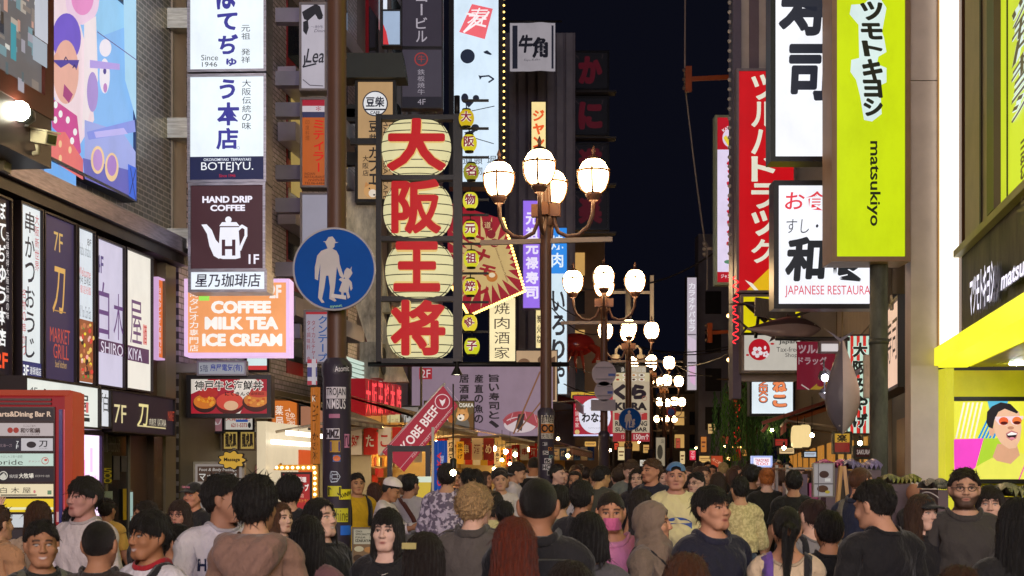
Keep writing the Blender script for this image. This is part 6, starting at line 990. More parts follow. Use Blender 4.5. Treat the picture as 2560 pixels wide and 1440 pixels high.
# ================================================================== people
def sm(a, b, x): t = np.clip((x-a)/(b-a), 0, 1); return t*t*(3-2*t)
class Field:
    def __init__(s, xs, ys, zs):
        s.ax = (np.asarray(xs), np.asarray(ys), np.asarray(zs)); s.d = np.full((len(xs), len(ys), len(zs)), 0.5, np.float32)
    def sl(s, lo, hi):
        return tuple(slice(max(0, np.searchsorted(a, l)-1), min(len(a), np.searchsorted(a, h)+1)) for a, l, h in zip(s.ax, lo, hi))
    def add(s, fn, lo, hi, k=0.0, op='u'):
        sl = s.sl(np.array(lo)-k-.012, np.array(hi)+k+.012); X, Y, Z = np.meshgrid(*[a[q] for a, q in zip(s.ax, sl)], indexing='ij', sparse=True)
        e = fn(X, Y, Z).astype(np.float32); d = s.d[sl]
        if op == 'u':
            if k > 0: h = np.clip(.5+.5*(d-e)/k, 0, 1); s.d[sl] = d*(1-h)+e*h-k*h*(1-h)
            else: s.d[sl] = np.minimum(d, e)
        elif op == 's':
            h = np.clip(.5-.5*(d+e)/max(k, 1e-5), 0, 1); s.d[sl] = d*(1-h)-e*h+k*h*(1-h)
        elif op == 'i': s.d[sl] = np.maximum(d, e)
    def cone(s, a, b, ra, rb, k=0.0, ys=1.0, op='u'):
        a = np.array(a, float); b = np.array(b, float); A = a*[1, ys, 1]; B = b*[1, ys, 1]; ab = B-A; L = ab@ab
        def fn(X, Y, Z):
            x, y, z = X-A[0], Y*ys-A[1], Z-A[2]; t = np.clip((x*ab[0]+y*ab[1]+z*ab[2])/L, 0, 1)
            return np.sqrt((x-t*ab[0])**2+(y-t*ab[1])**2+(z-t*ab[2])**2)-(ra+(rb-ra)*t)
        r = max(ra, rb); s.add(fn, np.minimum(a, b)-r, np.maximum(a, b)+r, k, op)
    def ell(s, c, r, k=0.0, op='u'):
        def fn(X, Y, Z):
            q = np.sqrt(((X-c[0])/r[0])**2+((Y-c[1])/r[1])**2+((Z-c[2])/r[2])**2); return (q-1)*min(r)
        s.add(fn, np.array(c)-r, np.array(c)+r, k, op)
    def nets(s):
        d = s.d; ins = d < 0; nx, ny, nz = d.shape
        ax = s.ax; cnt = np.zeros((nx-1, ny-1, nz-1), np.float32); P = [np.zeros((nx-1, ny-1, nz-1), np.float32) for _ in range(3)]
        def c8(i, j, k): return (slice(i, nx-1+i), slice(j, ny-1+j), slice(k, nz-1+k))
        G = [ax[0][:, None, None], ax[1][None, :, None], ax[2][None, None, :]]
        for axis in range(3):
            for o in ((0,0),(0,1),(1,0),(1,1)):
                q = list(o); q.insert(axis, 0); r = list(o); r.insert(axis, 1); a, b = c8(*q), c8(*r); cr = ins[a] != ins[b]
                t = np.where(cr, d[a]/np.where(cr, d[a]-d[b], 1), 0)
                for m in range(3):
                    ga = np.broadcast_to(G[m], d.shape)[a]; gb = np.broadcast_to(G[m], d.shape)[b]; P[m] += np.where(cr, ga+(gb-ga)*t, 0)
                cnt += cr
        act = cnt > 0; idx = np.full(act.shape, -1); idx[act] = np.arange(act.sum())
        V = np.stack([p[act]/cnt[act] for p in P], 1); Fc = []
        for axis in range(3):
            sl0 = [slice(1, -1)]*3; sl0[axis] = slice(0, -1); sl1 = list(sl0); sl1[axis] = slice(1, None)
            a, b = ins[tuple(sl0)], ins[tuple(sl1)]; w = np.argwhere(a != b); 
            if len(w) == 0: continue
            flip = a[tuple(w.T)]; base = w.copy(); u, v = [m for m in range(3) if m != axis]
            base[:, u] += 1; base[:, v] += 1
            def at(du, dv): q = base.copy(); q[:, u] += du; q[:, v] += dv; return idx[q[:, 0], q[:, 1], q[:, 2]]
            q = np.stack([at(-1,-1), at(0,-1), at(0,0), at(-1,0)], 1)
            if axis == 1: flip = ~flip
            q[~flip] = q[~flip][:, ::-1]; Fc.append(q)
        return V.astype(float), np.concatenate(Fc)

def normals(V, Q):
    n = np.zeros_like(V); fn = np.cross(V[Q[:, 2]]-V[Q[:, 0]], V[Q[:, 3]]-V[Q[:, 1]])
    for i in range(4): np.add.at(n, Q[:, i], fn)
    return n/np.maximum(np.linalg.norm(n, axis=1), 1e-9)[:, None]
def smooth(V, Q, it, lam=0.5, hold=None):
    E = np.concatenate([Q[:, [i, (i+1) % 4]] for i in range(4)]); deg = np.zeros(len(V)); np.add.at(deg, E[:, 0], 1); np.add.at(deg, E[:, 1], 1); deg = np.maximum(deg, 1)
    for _ in range(it):
        a = np.zeros_like(V); np.add.at(a, E[:, 0], V[E[:, 1]]); np.add.at(a, E[:, 1], V[E[:, 0]]); N = V+(a/deg[:, None]-V)*lam
        if hold is not None: N[hold] = V[hold]
        V = N
    return V
def axis_pts(segs):
    o = [segs[0][0]]
    for a, b, h in segs: o += list(np.linspace(a, b, max(2, int(round((b-a)/h))+1))[1:])
    return np.array(o)

def canonical(hi):
    q = 1.0 if hi else 2.2
    half = [(0, .1, .0045*q), (.1, .66, .016*q), (.66, .92, .0048*q if hi else .02)]
    xp = axis_pts(half); xs = np.concatenate([-xp[::-1][:-1], xp])
    ys = axis_pts([(-.21, -.13, .010*q), (-.13, .06, .005*q), (.06, .21, .011*q)])
    zs = axis_pts([(-.01, 1.36, .017*q), (1.36, 1.445, .0048*q), (1.445, 1.5, .010*q), (1.5, 1.70, .0042*q), (1.70, 1.775, .008*q)])
    f = Field(xs, ys, zs)
    f.cone((0,0,.97),(0,.0,1.12),.148,.118,0,1.35); f.cone((0,0,1.12),(0,.005,1.31),.118,.142,.05,1.35)
    f.cone((-.075,.0,1.33),(.075,.0,1.33),.102,.102,.05,1.15); f.cone((-.15,.01,1.40),(.15,.01,1.40),.052,.052,.05)
    f.cone((0,.025,1.36),(0,.018,1.47),.085,.058,.06)
    for s in (-1, 1): f.cone((s*.02,.028,1.47),(s*.14,.014,1.415),.038,.032,.05)
    for s in (-1, 1):
        f.ell((s*.075,-.085,1.30),(.07,.03,.06),.05)
        f.cone((s*.16,.01,1.405),(s*.46,.01,1.40),.049,.039,.05); f.cone((s*.46,.01,1.40),(s*.71,.005,1.40),.040,.026,.02)
        f.cone((s*.72,-.003,1.40),(s*.775,-.006,1.398),.027,.026,.015,.8)
        f.cone((s*.73,-.012,1.40),(s*.80,-.022,1.40),.017,.014,.015); f.cone((s*.73,.012,1.40),(s*.80,.018,1.398),.017,.014,.015)
        for i, (yy, L) in enumerate(((-.030,.078),(-.010,.088),(.010,.082),(.028,.062))):
            b0 = (s*.80, yy, 1.401); b1 = (s*(.80+L*.5), yy*1.12, 1.396); b2 = (s*(.80+L), yy*1.15, 1.380)
            f.cone(b0, b1, .0105, .0088, .004); f.cone(b1, b2, .0088, .0072, .002)
        f.cone((s*.738,-.030,1.396),(s*.772,-.056,1.388),.013,.0105,.008); f.cone((s*.772,-.056,1.388),(s*.80,-.066,1.381),.0105,.0085,.002)
        f.cone((s*.088,0,.92),(s*.095,-.005,.50),.088,.056,.04); f.cone((s*.095,-.005,.50),(s*.098,.015,.10),.055,.036,.02); f.ell((s*.096,.03,.36),(.048,.05,.11),.03)
        f.cone((s*.099,.03,.045),(s*.105,-.13,.03),.04,.032,.03); f.ell((s*.08,.06,.93),(.085,.075,.09),.05)
    # neck and head
    f.cone((0,.022,1.44),(0,.014,1.58),.056,.052,.03)
    f.ell((0,.014,1.652),(.076,.095,.097),.03); f.ell((0,-.032,1.592),(.062,.064,.072),.03)
    f.cone((-.014,-.072,1.537),(.014,-.072,1.537),.017,.017,.022)
    for s in (-1, 1):
        f.cone((s*.058,.0,1.60),(s*.026,-.064,1.537),.022,.02,.025); f.ell((s*.044,-.062,1.604),(.024,.024,.022),.02)
        f.cone((s*.014,-.083,1.656),(s*.044,-.074,1.658),.0085,.0085,.012)
        f.ell((s*.032,-.094,1.634),(.017,.014,.011),.012,'s'); f.ell((s*.032,-.0735,1.633),(.0145,.0125,.0105),.003)
        f.ell((s*.013,-.101,1.599),(.009,.010,.008),.006)
        f.ell((s*.083,.016,1.629),(.011,.019,.033),.006); f.ell((s*.079,.010,1.602),(.009,.011,.015),.006)
    f.cone((0,-.086,1.645),(0,-.108,1.604),.0075,.0115,.008)
    f.cone((-.017,-.084,1.570),(.017,-.084,1.570),.0075,.0075,.008); f.cone((-.014,-.084,1.5585),(.014,-.084,1.5585),.0085,.0085,.008)
    V, Q = f.nets(); V = smooth(V, Q, 1, 0.35)
    return V, Q
def features(V, smile=0.0, beard=0.0):
    x, y, z = np.abs(V[:, 0]), V[:, 1], V[:, 2]; fr = (y < -.05)
    ft = np.zeros((len(V), 4)); ft[:, 3] = 1
    zl = 1.5645+smile*1.6*x
    lips = fr*np.clip(1.5-np.sqrt(((x)/.024)**2+((z-zl)/.0105)**2)*1.25, 0, 1); ft[:, 0] = np.clip(lips, 0, 1)*.85
    mouth = fr*np.clip(1.4-np.sqrt((x/.021)**2+((z-zl)/(.0032+.004*min(1, smile*6)))**2)*1.1, 0, 1)
    eye = fr*np.clip(1.6-np.sqrt(((x-.032)/.0145)**2+((z-1.633)/.0052)**2)*1.5, 0, 1)
    iris = fr*np.clip(1.8-np.sqrt((x-.0315)**2+(z-1.633)**2)/.0075*1.3, 0, 1)
    lid = fr*np.clip(1.5-np.abs(z-(1.6405-(x-.032)**2*18))/.0032*1.0, 0, 1)*(np.abs(x-.032) < .018)
    bz = 1.6585-(x-.03)**2*9; br = fr*np.clip(1.6-np.abs(z-bz)/.0048*1.0, 0, 1)*sm(.010, .017, x)*(1-sm(.048, .056, x))
    ft[:, 2] = np.clip(eye*.55, 0, 1); ft[:, 1] = np.clip(np.maximum.reduce([iris, lid*.95, br*.9, mouth*(.55 if smile < .03 else 0)]), 0, 1)
    if smile >= .03: ft[:, 2] = np.maximum(ft[:, 2], np.clip(mouth, 0, 1)*.9)
    nost = fr*np.clip(1.3-np.sqrt((x-.008)**2/.0045**2+(z-1.592)**2/.004**2), 0, 1)*(y < -.09); ft[:, 1] = np.maximum(ft[:, 1], nost*.6)
    if beard: jaw = (1-sm(1.568, 1.586, z-.35*np.maximum(x-.03, 0)))*(z > 1.50)*(V[:, 1] < .005)*(1-np.clip(lips*1.6, 0, 1)); ms = fr*(np.abs(z-1.579) < .006)*(x < .026); ft[:, 1] = np.maximum(ft[:, 1], np.maximum(jaw, ms*.8)*beard)
    ft[:, 2] *= (1-ft[:, 1]*(smile < .03))
    return ft

BONES = ['torso', 'head', 'uaL', 'faL', 'uaR', 'faR', 'thL', 'shL', 'thR', 'shR']
def weights(V):
    x, y, z = V.T; w = np.zeros((len(V), 10)); ax = np.abs(x)
    arm = sm(.135, .205, ax)*sm(1.2, 1.3, z); arm = np.where(z > 1.5, 0, arm)
    fore = sm(.43, .50, ax)*arm; head = sm(1.455, 1.545, z)*(ax < .14)
    leg = 1-sm(.82, .99, z); sh = 1-sm(.45, .54, z)
    for s, o in ((1, 0), (-1, 2)):
        m = (x*s > 0)
        w[:, 2+o] = (arm-fore)*m; w[:, 3+o] = fore*m; w[:, 6+o] = (leg-sh*leg)*m; w[:, 7+o] = sh*leg*m
    w[:, 1] = head; w[:, 0] = np.clip(1-w[:, 1:].sum(1), 0, 1)
    c = np.exp(-(x/.03)**2)*leg; 
    for i in (6, 7, 8, 9):  # blend the crotch
        pass
    return w/np.maximum(w.sum(1), 1e-6)[:, None]
def rot(axis, deg): return np.array(Matrix.Rotation(math.radians(deg), 3, axis))
def pose(p):
    """p: head=(yaw,pitch), armL/armR=(down,forward,elbow[,in]), stride, lean -> list of (R,t)"""
    I = np.eye(3); T = [None]*10
    def about(R, c, base=(I, np.zeros(3))): c = np.array(c); t = c-R@c; return (base[0]@R, base[0]@t+base[1])
    tor = about(rot('X', p.get('lean', 0)), (0, 0, 1.0)); T[0] = tor
    hy, hp = p.get('head', (0, 0)); T[1] = about(rot('Z', hy)@rot('X', hp), (0, .02, 1.49), tor)
    for s, nm, o in ((1, 'armL', 2), (-1, 'armR', 4)):
        a = p.get(nm, (78, 4, 14)); dn, fw, el = a[:3]; inn = a[3] if len(a) > 3 else 0
        S = rot('X', -fw)@rot('Y', s*dn)   # drop the arm, then swing it forward
        T[o] = about(S, (s*.165, .01, 1.405), tor); E = rot('Z', -s*el) if True else I
        # elbow bends forward: in T-pose forward is -y
        E = rot('X', s*0)@rot('Z', -s*el)@rot('X', 0); Ei = rot('Y', s*inn)
        T[o+1] = about(E@Ei, (s*.46, .01, 1.40), T[o])
    st = p.get('stride', 0)
    for s, o in ((1, 6), (-1, 8)):
        g = st*s; T[o] = about(rot('X', -g), (s*.09, 0, .92)); T[o+1] = about(rot('X', max(0, -g)*0.9+abs(g)*.3), (s*.095, -.005, .50), T[o])
    return T
def skin(V, w, T):
    o = np.zeros_like(V)
    for i, (R, t) in enumerate(T): 
        m = w[:, i] > 1e-4
        o[m] += w[m, i:i+1]*(V[m]@R.T+t)
    return o
def mesh_np(name, V, Q, key, feat=None, smooth_=True):
    me = bpy.data.meshes.new(name); me.vertices.add(len(V)); me.vertices.foreach_set('co', V.astype('f').ravel())
    me.loops.add(Q.size); me.loops.foreach_set('vertex_index', Q.astype('i').ravel()); me.polygons.add(len(Q))
    me.polygons.foreach_set('loop_start', np.arange(0, Q.size, Q.shape[1]).astype('i')); me.polygons.foreach_set('use_smooth', [smooth_]*len(Q)); me.update(calc_edges=True)
    me.materials.append(mat(key))
    if feat is not None: a = me.attributes.new('feat', 'FLOAT_COLOR', 'POINT'); a.data.foreach_set('color', feat.astype('f').ravel())
    return me
class Body:
    def __init__(s, hi):
        s.V, s.Q = canonical(hi); s.w = weights(s.V); s.n = normals(s.V, s.Q); s.hi = hi
        s.S = smooth(s.V, s.Q, 14 if hi else 5, .6); s.S[np.abs(s.V[:, 0]) < 9] = s.S[np.abs(s.V[:, 0]) < 9]; s.nS = normals(s.S, s.Q)
BODY = {}
def body(hi):
    if hi not in BODY: BODY[hi] = Body(hi)
    return BODY[hi]
def sub(V, Q, w, keep):
    fq = keep[Q].all(1); Q2 = Q[fq]; u, inv = np.unique(Q2, return_inverse=True); return V[u], inv.reshape(Q2.shape), w[u], u
def garment(B, kind, sleeve=.40, neck=1.468, hem=.86, loose=1.0, thick=.014):
    x, y, z = B.V.T; ax = np.abs(x)
    if kind == 'top':
        keep = (z > hem) & ((ax < sleeve) | (z < 1.2)) & (z < neck+.05*sm(.04, .1, ax)+.012*(y > 0)) & ~((z > 1.2) & (ax >= sleeve))
        up = (z > 1.2) & (ax > .2); lo = sm(1.32, .95, 0*z+z)  # 0 above, 1 below
        off = thick*loose+(.006*(1-sm(.9, 1.2, z))+.034*np.exp(-((z-1.13)/.11)**2))*loose*(~up)+up*.010*loose*sm(.2, .4, ax)
    elif kind == 'bottom':
        keep = (z < 1.02) & (z > .075) & (ax < .3); off = .012+.016*(1-sm(.1, .6, z))
    else:
        keep = (z < .10) & (ax < .3); off = .009+0*z
    V = B.S+(B.V-B.S)*(.25 if kind != 'shoe' else 1)+B.nS*off[:, None]*1.0
    if kind == 'shoe': V[:, 2] = np.maximum(V[:, 2], .004)
    if kind == 'top':
        fold = np.sin(z*46+x*19+np.sin(x*33)*1.7+y*25)*np.sin(x*27+z*13+1.3); V = V+B.nS*(fold*.0042*loose)[:, None]
    v, q, w, u = sub(V, B.Q, B.w, keep)
    # even out the cut edges (neckline, cuffs, hem)
    E = np.concatenate([q[:, [i, (i+1) % 4]] for i in range(4)]); e2 = np.sort(E, 1); uq, cnt = np.unique(e2, axis=0, return_counts=True); be = uq[cnt == 1]
    for _ in range(14):
        a = np.zeros_like(v); n_ = np.zeros(len(v))
        for c0, c1 in ((0, 1), (1, 0)): np.add.at(a, be[:, c0], v[be[:, c1]]); np.add.at(n_, be[:, c0], 1)
        b_ = n_ > 0; v[b_] = v[b_]*.5+.5*a[b_]/n_[b_][:, None]
    return v, q, w
# ---- hair, hats: built on a head-space field
def hair_field(step, lo=(-.2,-.2,1.15), hi=(.2,.2,1.82)):
    return Field(*[np.arange(a, b, step) for a, b in zip(lo, hi)])
LINE = {'short': ((-.2,-.105,-.07,-.035,-.005,.02,.05,.09,.2), (1.715,1.708,1.695,1.668,1.648,1.62,1.565,1.545,1.54)),
        'fringe': ((-.2,-.105,-.07,-.035,-.005,.02,.05,.09,.2), (1.672,1.668,1.662,1.632,1.618,1.60,1.56,1.54,1.535)),
        'crop': ((-.2,-.105,-.07,-.035,-.005,.02,.05,.09,.2), (1.715,1.705,1.69,1.67,1.65,1.63,1.58,1.56,1.555)),
        'tied': ((-.2,-.105,-.07,-.035,-.005,.02,.05,.09,.2), (1.712,1.705,1.69,1.66,1.64,1.61,1.57,1.56,1.56))}
_HAIR = {}
def hair_mesh(style, step=.0065):
    k = (style, step)
    if k in _HAIR: return _HAIR[k]
    f = hair_field(step); x, y, z = np.meshgrid(*f.ax, indexing='ij', sparse=True)
    def ellq(c, r): return (np.sqrt(((x-c[0])/r[0])**2+((y-c[1])/r[1])**2+((z-c[2])/r[2])**2)-1)*min(r)
    az = np.arctan2(x, y-.0)
    gro = .0022*np.sin(az*34+z*22)+.0016*np.sin(az*61-z*37+1)
    def line(nm): a, b = LINE[nm]; return np.interp(y, a, b)-z
    if style in ('short', 'crop', 'fringe', 'bushy', 'curly', 'tied', 'pony', 'bun'):
        r = {'short': (.091,.112,.111), 'crop': (.081,.102,.100), 'fringe': (.094,.115,.110), 'bushy': (.104,.122,.124), 'curly': (.103,.123,.117), 'tied': (.084,.105,.103), 'pony': (.086,.106,.105), 'bun': (.086,.106,.105)}[style]
        nm = {'crop': 'crop', 'fringe': 'fringe', 'curly': 'fringe', 'tied': 'tied', 'pony': 'tied', 'bun': 'tied'}.get(style, 'short')
        d = ellq((0, .016, 1.655), r)
        amp = {'short': 1.3, 'bushy': 2.0, 'curly': .6, 'crop': .3, 'tied': .5, 'pony': .5, 'bun': .5}.get(style, 1.2)
        d = d+gro*amp
        if style in ('bushy', 'short', 'fringe'): d = d+.004*np.sin(x*70+3*np.sin(z*40))*np.sin(y*60+z*50)
        if style == 'curly': d = d+.0075*np.sin(x*75+3*np.sin(z*55+y*30))*np.sin(z*85+2.5*np.sin(y*60+x*20))
        d = np.maximum(d, line(nm)+.008*np.sin(x*85+1)*(y < .0)+.006*np.sin(az*17)*(y > .0))
        if style == 'pony':
            f2 = hair_field(step); f2.cone((0,.105,1.66),(0,.15,1.62),.03,.042); f2.cone((0,.15,1.62),(.01,.13,1.36),.045,.022,.02); d = np.minimum(d, f2.d+gro)
        if style == 'bun': d = np.minimum(d, ellq((0,.10,1.70),(.052,.045,.05))+gro*2)
    elif style in ('long', 'bob', 'longbang'):
        bot = {'long': 1.26, 'bob': 1.515, 'longbang': 1.30}[style]
        top = ellq((0, .014, 1.657), (.093,.114,.110))
        wd_ = .098+.022*np.clip((1.66-z)/.3, 0, 1)*(1 if style != 'bob' else 1.6)
        dp = .112-.01*np.clip((1.6-z)/.3, 0, 1)
        shell = (np.sqrt((x/wd_)**2+((y-.022)/dp)**2)-1)*.085
        body_ = np.maximum(np.maximum(shell, z-1.665), bot+.03*np.sin(x*38)*.3-z)
        d = np.minimum(top, body_)+gro*1.4
        opw = .060+.004*np.sin(z*60); cut_side = np.maximum(np.abs(x)-opw, y+.030+.02*np.clip((1.55-z)/.2, 0, 1))
        bang = 1.668 if style == 'longbang' else 1.708
        if style == 'long': bang = 1.70+.010*np.cos(x*40)
        cut = np.maximum(cut_side, z-bang-.005*np.sin(x*140))
        d = np.maximum(d, -cut)
        inner = np.maximum(ellq((0, .0, 1.60), (.07,.085,.17)), z-1.66); d = np.maximum(d, -np.maximum(inner, z-1.64))
        if style != 'bob': d = np.maximum(d, -np.maximum(np.sqrt(x**2+(y-.01)**2)-.062, z-1.55))   # leave room for the neck
    elif style == 'cap':
        d = np.maximum(ellq((0, .012, 1.662), (.090,.110,.104)), 1.685-.10*(y+.06)*.0-z+0*y+.035*np.clip(-(y)*-3, 0, .6)*0)
        d = np.maximum(d, 1.682-.22*np.clip(y, 0, .1)-z)
        f2 = hair_field(step); vis = np.maximum(np.sqrt(((x)/.082)**2+((y+.085)/.095)**2)*.08-.08, np.abs(z-(1.690+.18*(y+.085)-x*x*4))-.0045); d = np.minimum(d, np.maximum(vis, y+.05))
    elif style == 'backcap':
        d = np.maximum(ellq((0, .012, 1.658), (.089,.110,.108)), 1.690+.15*y-z)
        d = np.maximum(d, -np.maximum(np.sqrt((x/.042)**2+((z-1.695)/.028)**2)*.03-.03, y+.03))
        vis = np.maximum(np.sqrt((x/.08)**2+((y-.11)/.09)**2)*.08-.08, np.abs(z-(1.675-.25*(y-.11)))-.0045); d = np.minimum(d, np.maximum(vis, -(y-.07)))
    elif style == 'chefcap':
        d = np.maximum(ellq((0, .014, 1.70), (.092,.112,.085)), 1.688-.25*y-z)
    elif style == 'hijab':
        a = ellq((0, .014, 1.652), (.092,.116,.114)); f2 = hair_field(step); f2.d = (a+0*x).astype(np.float32)
        f2.cone((0,.01,1.58),(0,.0,1.44),.088,.115,.05); f2.cone((0,-.01,1.42),(0,-.02,1.34),.135,.155,.05,1.1); d = f2.d+.004*np.sin(z*75+x*55+y*30)*np.clip((1.66-z)*12, 0, 1)+.0015*np.sin(z*120+y*60)
        op = np.maximum(np.sqrt((x/.058)**2+((z-1.617)/.086)**2)*.06-.06, y+.028); d = np.maximum(d, -op)
        d = np.maximum(d, -(ellq((0, -.005, 1.60), (.07,.09,.10)))); d = np.maximum(d, -np.maximum(np.sqrt(x**2+(y-.015)**2)-.07, z-1.56))
    f.d = (d+0*x+0*y+0*z).astype(np.float32); V, Q = f.nets(); V = smooth(V, Q, 1, .3)
    if style not in ('cap', 'backcap', 'chefcap', 'hijab') and step < .008:   # loose locks that break the outline
        n = normals(V, Q); rg = np.random.default_rng(sum(map(ord, style))); pick = rg.choice(len(V), 520)
        vs = []; qs = []; b0 = len(V); tree = None
        for i in pick:
            p = V[i].copy(); nn = n[i]
            if p[1] < -.03 and p[2] < 1.66 and abs(p[0]) < .06: continue
            g = np.array([rg.normal(0, .35), rg.normal(0, .35), -1.0 if style not in ('bushy', 'curly', 'short', 'crop') else rg.normal(-.5, .8)]); g -= nn*(g@nn); g /= np.linalg.norm(g)+1e-6
            s = np.cross(nn, g); L = {'crop': .012, 'tied': .03, 'bushy': .035, 'short': .03, 'curly': .035}.get(style, .05)*rg.uniform(.6, 1.3); wd2 = .0028
            lift = {'bushy': .006, 'curly': .006, 'short': .005, 'crop': .002}.get(style, .004)
            for t_, ww in ((0, 1), (.5, .8), (1, .15)):
                c = p+g*L*t_+nn*(-.002+lift*t_-(t_**2)*lift*.5); vs += [c-s*wd2*ww, c+s*wd2*ww]
            o = b0+len(vs)-6; qs += [(o, o+1, o+3, o+2), (o+2, o+3, o+5, o+4)]
        V = np.concatenate([V, np.array(vs)]); Q = np.concatenate([Q, np.array(qs)])
    me = mesh_np('hair', V, Q, 'hair' if style not in ('cap', 'backcap', 'chefcap', 'hijab') else 'cloth'); _HAIR[k] = me; return me
def child(name, me, parent, colr=None, M=None):
    o = bpy.data.objects.new(name, me); COL.objects.link(o); o.parent = parent
    if colr: o.color = (*lin(colr), 1)
    if M is not None: o.matrix_local = M
    return o
def head_matrix(T, sc=1.0):
    R, t = T[1]; m = Matrix.Identity(4)
    for i in range(3):
        for j in range(3): m[i][j] = R[i][j]
        m[i][3] = t[i]
    return m
def torus_mb(c, rx, ry, r, key, tilt=0.0, n=28, m=8, zfun=None, h=1.0):
    mb = MB(); v = []; f = []
    for i in range(n):
        a = 2*math.pi*i/n; 
        for j in range(m):
            b = 2*math.pi*j/m; rr = 1+r*math.cos(b)/max(rx, ry)
            v.append((c[0]+rx*rr*math.sin(a), c[1]-ry*rr*math.cos(a), c[2]+r*h*math.sin(b)-tilt*math.cos(a)))
    for i in range(n):
        for j in range(m): f.append((i*m+j, ((i+1) % n)*m+j, ((i+1) % n)*m+(j+1) % m, i*m+(j+1) % m))
    mb.raw(v, f, key, True); return mb
def top_bvh(o):
    tp = [c for c in o.children if c.name.startswith('top')]
    if not tp: return None
    me = tp[0].data; return BVHTree.FromPolygons([v.co for v in me.vertices], [p.vertices for p in me.polygons])
def neck_loop(o):
    me = [c for c in o.children if c.name.startswith('top')][0].data; cnt = {}
    for p in me.polygons:
        for k in p.edge_keys: cnt[k] = cnt.get(k, 0)+1
    pts = {i for k, c in cnt.items() if c == 1 for i in k}; P_ = [me.vertices[i].co.copy() for i in pts if me.vertices[i].co.z > 1.36 and abs(me.vertices[i].co.x) < .15]
    P_.sort(key=lambda p: math.atan2(p.x, -(p.y-.02))); n = 26; out = []
    for i in range(n):
        a = -math.pi+2*math.pi*i/n; near = sorted(P_, key=lambda p: abs((math.atan2(p.x, -(p.y-.02))-a+math.pi) % (2*math.pi)-math.pi))[:4]; c = sum(near, Vector())/len(near); out.append(c)
    return [(out[i-1]+out[i]*2+out[(i+1) % n])/4 for i in range(n)]
def ribbon(parent, name, pts, w, colr, B_w=None, th=.006):
    """strap along pts (rest-pose torso space)"""
    mb = MB(); pts = [Vector(p) for p in pts]; v = []; f = []
    bv = top_bvh(parent)
    if bv:   # lie the strap on the garment
        pts = [pts[i].lerp(pts[i+1], t/4) for i in range(len(pts)-1) for t in range(4)]+[pts[-1]]; q_ = []
        for p in pts:
            h = bv.find_nearest(p)
            if h[0] is not None:
                nn = h[1] if h[1].dot(h[0]-Vector((0, .01, min(h[0].z, 1.40)))) > 0 else -h[1]
                p = h[0]+nn*.005
            q_.append(p)
        pts = [q_[0]]+[(q_[i-1]+q_[i]*2+q_[i+1])/4 for i in range(1, len(q_)-1)]+[q_[-1]]
    for i, p in enumerate(pts):
        d = (pts[min(i+1, len(pts)-1)]-pts[max(0, i-1)]).normalized(); out = Vector((p.x*.6, p.y*1.4, .15 if p.z > 1.38 else 0.0)); out = (out-d*out.dot(d)).normalized(); s = d.cross(out).normalized()*w/2; o = out*th
        v += [p-s, p+s, p+s+o, p-s+o]
    for i in range(len(pts)-1):
        for j in range(4): f.append((4*i+j, 4*i+(j+1) % 4, 4*i+4+(j+1) % 4, 4*i+4+j))
    mb.raw(v, f, 'cloth', True); o = mb.build(name, parent); o.color = (*lin(colr), 1); return o
PEOPLE = []
LOWC = {}
def person(label, px, ytop, Y, yaw, hair='short', hc='15110f', skin_c='c99e82', top='20202a', bottom='22242c', sleeve=.40, hi=None, group=None, wide=1.0, cloth='cloth', hat=None, hatc='222222', neck=1.468, hem=.86, loose=1.0, smile=0.0, name='person', beard=0.0, **p):
    hi = (Y < 19.5) if hi is None else hi
    Y = Y*(.93 if Y < 19.5 else 1); X = (px-1280)/F*Y; H = CZ+(HY-ytop)/F*Y; s = H/1.762
    B = body(hi); T = pose(p); key = (hi, hair == '', sleeve, neck, hem, loose, smile, beard, tuple(sorted((a, tuple(b) if isinstance(b, (list, tuple)) else b) for a, b in p.items())), cloth)
    if key in LOWC: mb_, mt, mbo, msh = LOWC[key]
    else:
        ft = features(B.V, smile, beard); V = skin(B.V, B.w, T); mb_ = mesh_np('body', V, B.Q, 'skin', ft)
        v, q, w = garment(B, 'top', sleeve, neck, hem, loose); mt = mesh_np('top', skin(v, w, T), q, cloth)
        v, q, w = garment(B, 'bottom'); mbo = mesh_np('bottom', skin(v, w, T), q, 'cloth')
        v, q, w = garment(B, 'shoe'); msh = mesh_np('shoe', skin(v, w, T), q, 'cloth')
        LOWC[key] = (mb_, mt, mbo, msh)
    o = bpy.data.objects.new(name, mb_); COL.objects.link(o); o.color = (*lin(skin_c), 1)
    # the pose may lower the head: keep the top of the head at the measured height
    o.location = (X, Y, 0); o.rotation_euler = (0, 0, math.radians(yaw)); wq = 1+(wide-1)*.6; o.scale = (s*wq, s*wq, s)
    tag(o, label, 'person', group)
    child('top', mt, o, top); child('trousers', mbo, o, bottom); child('shoes', msh, o, '1a1a1a')
    HM = head_matrix(T)
    if hair: child('hair', hair_mesh(hair, .0065 if hi else .012), o, hc, HM)
    if hat: child('hat' if hat != 'hijab' else 'headscarf', hair_mesh(hat, .0065 if hi else .012), o, hatc, HM)
    o['_hm'] = 0; del o['_hm']
    return o, T, HM
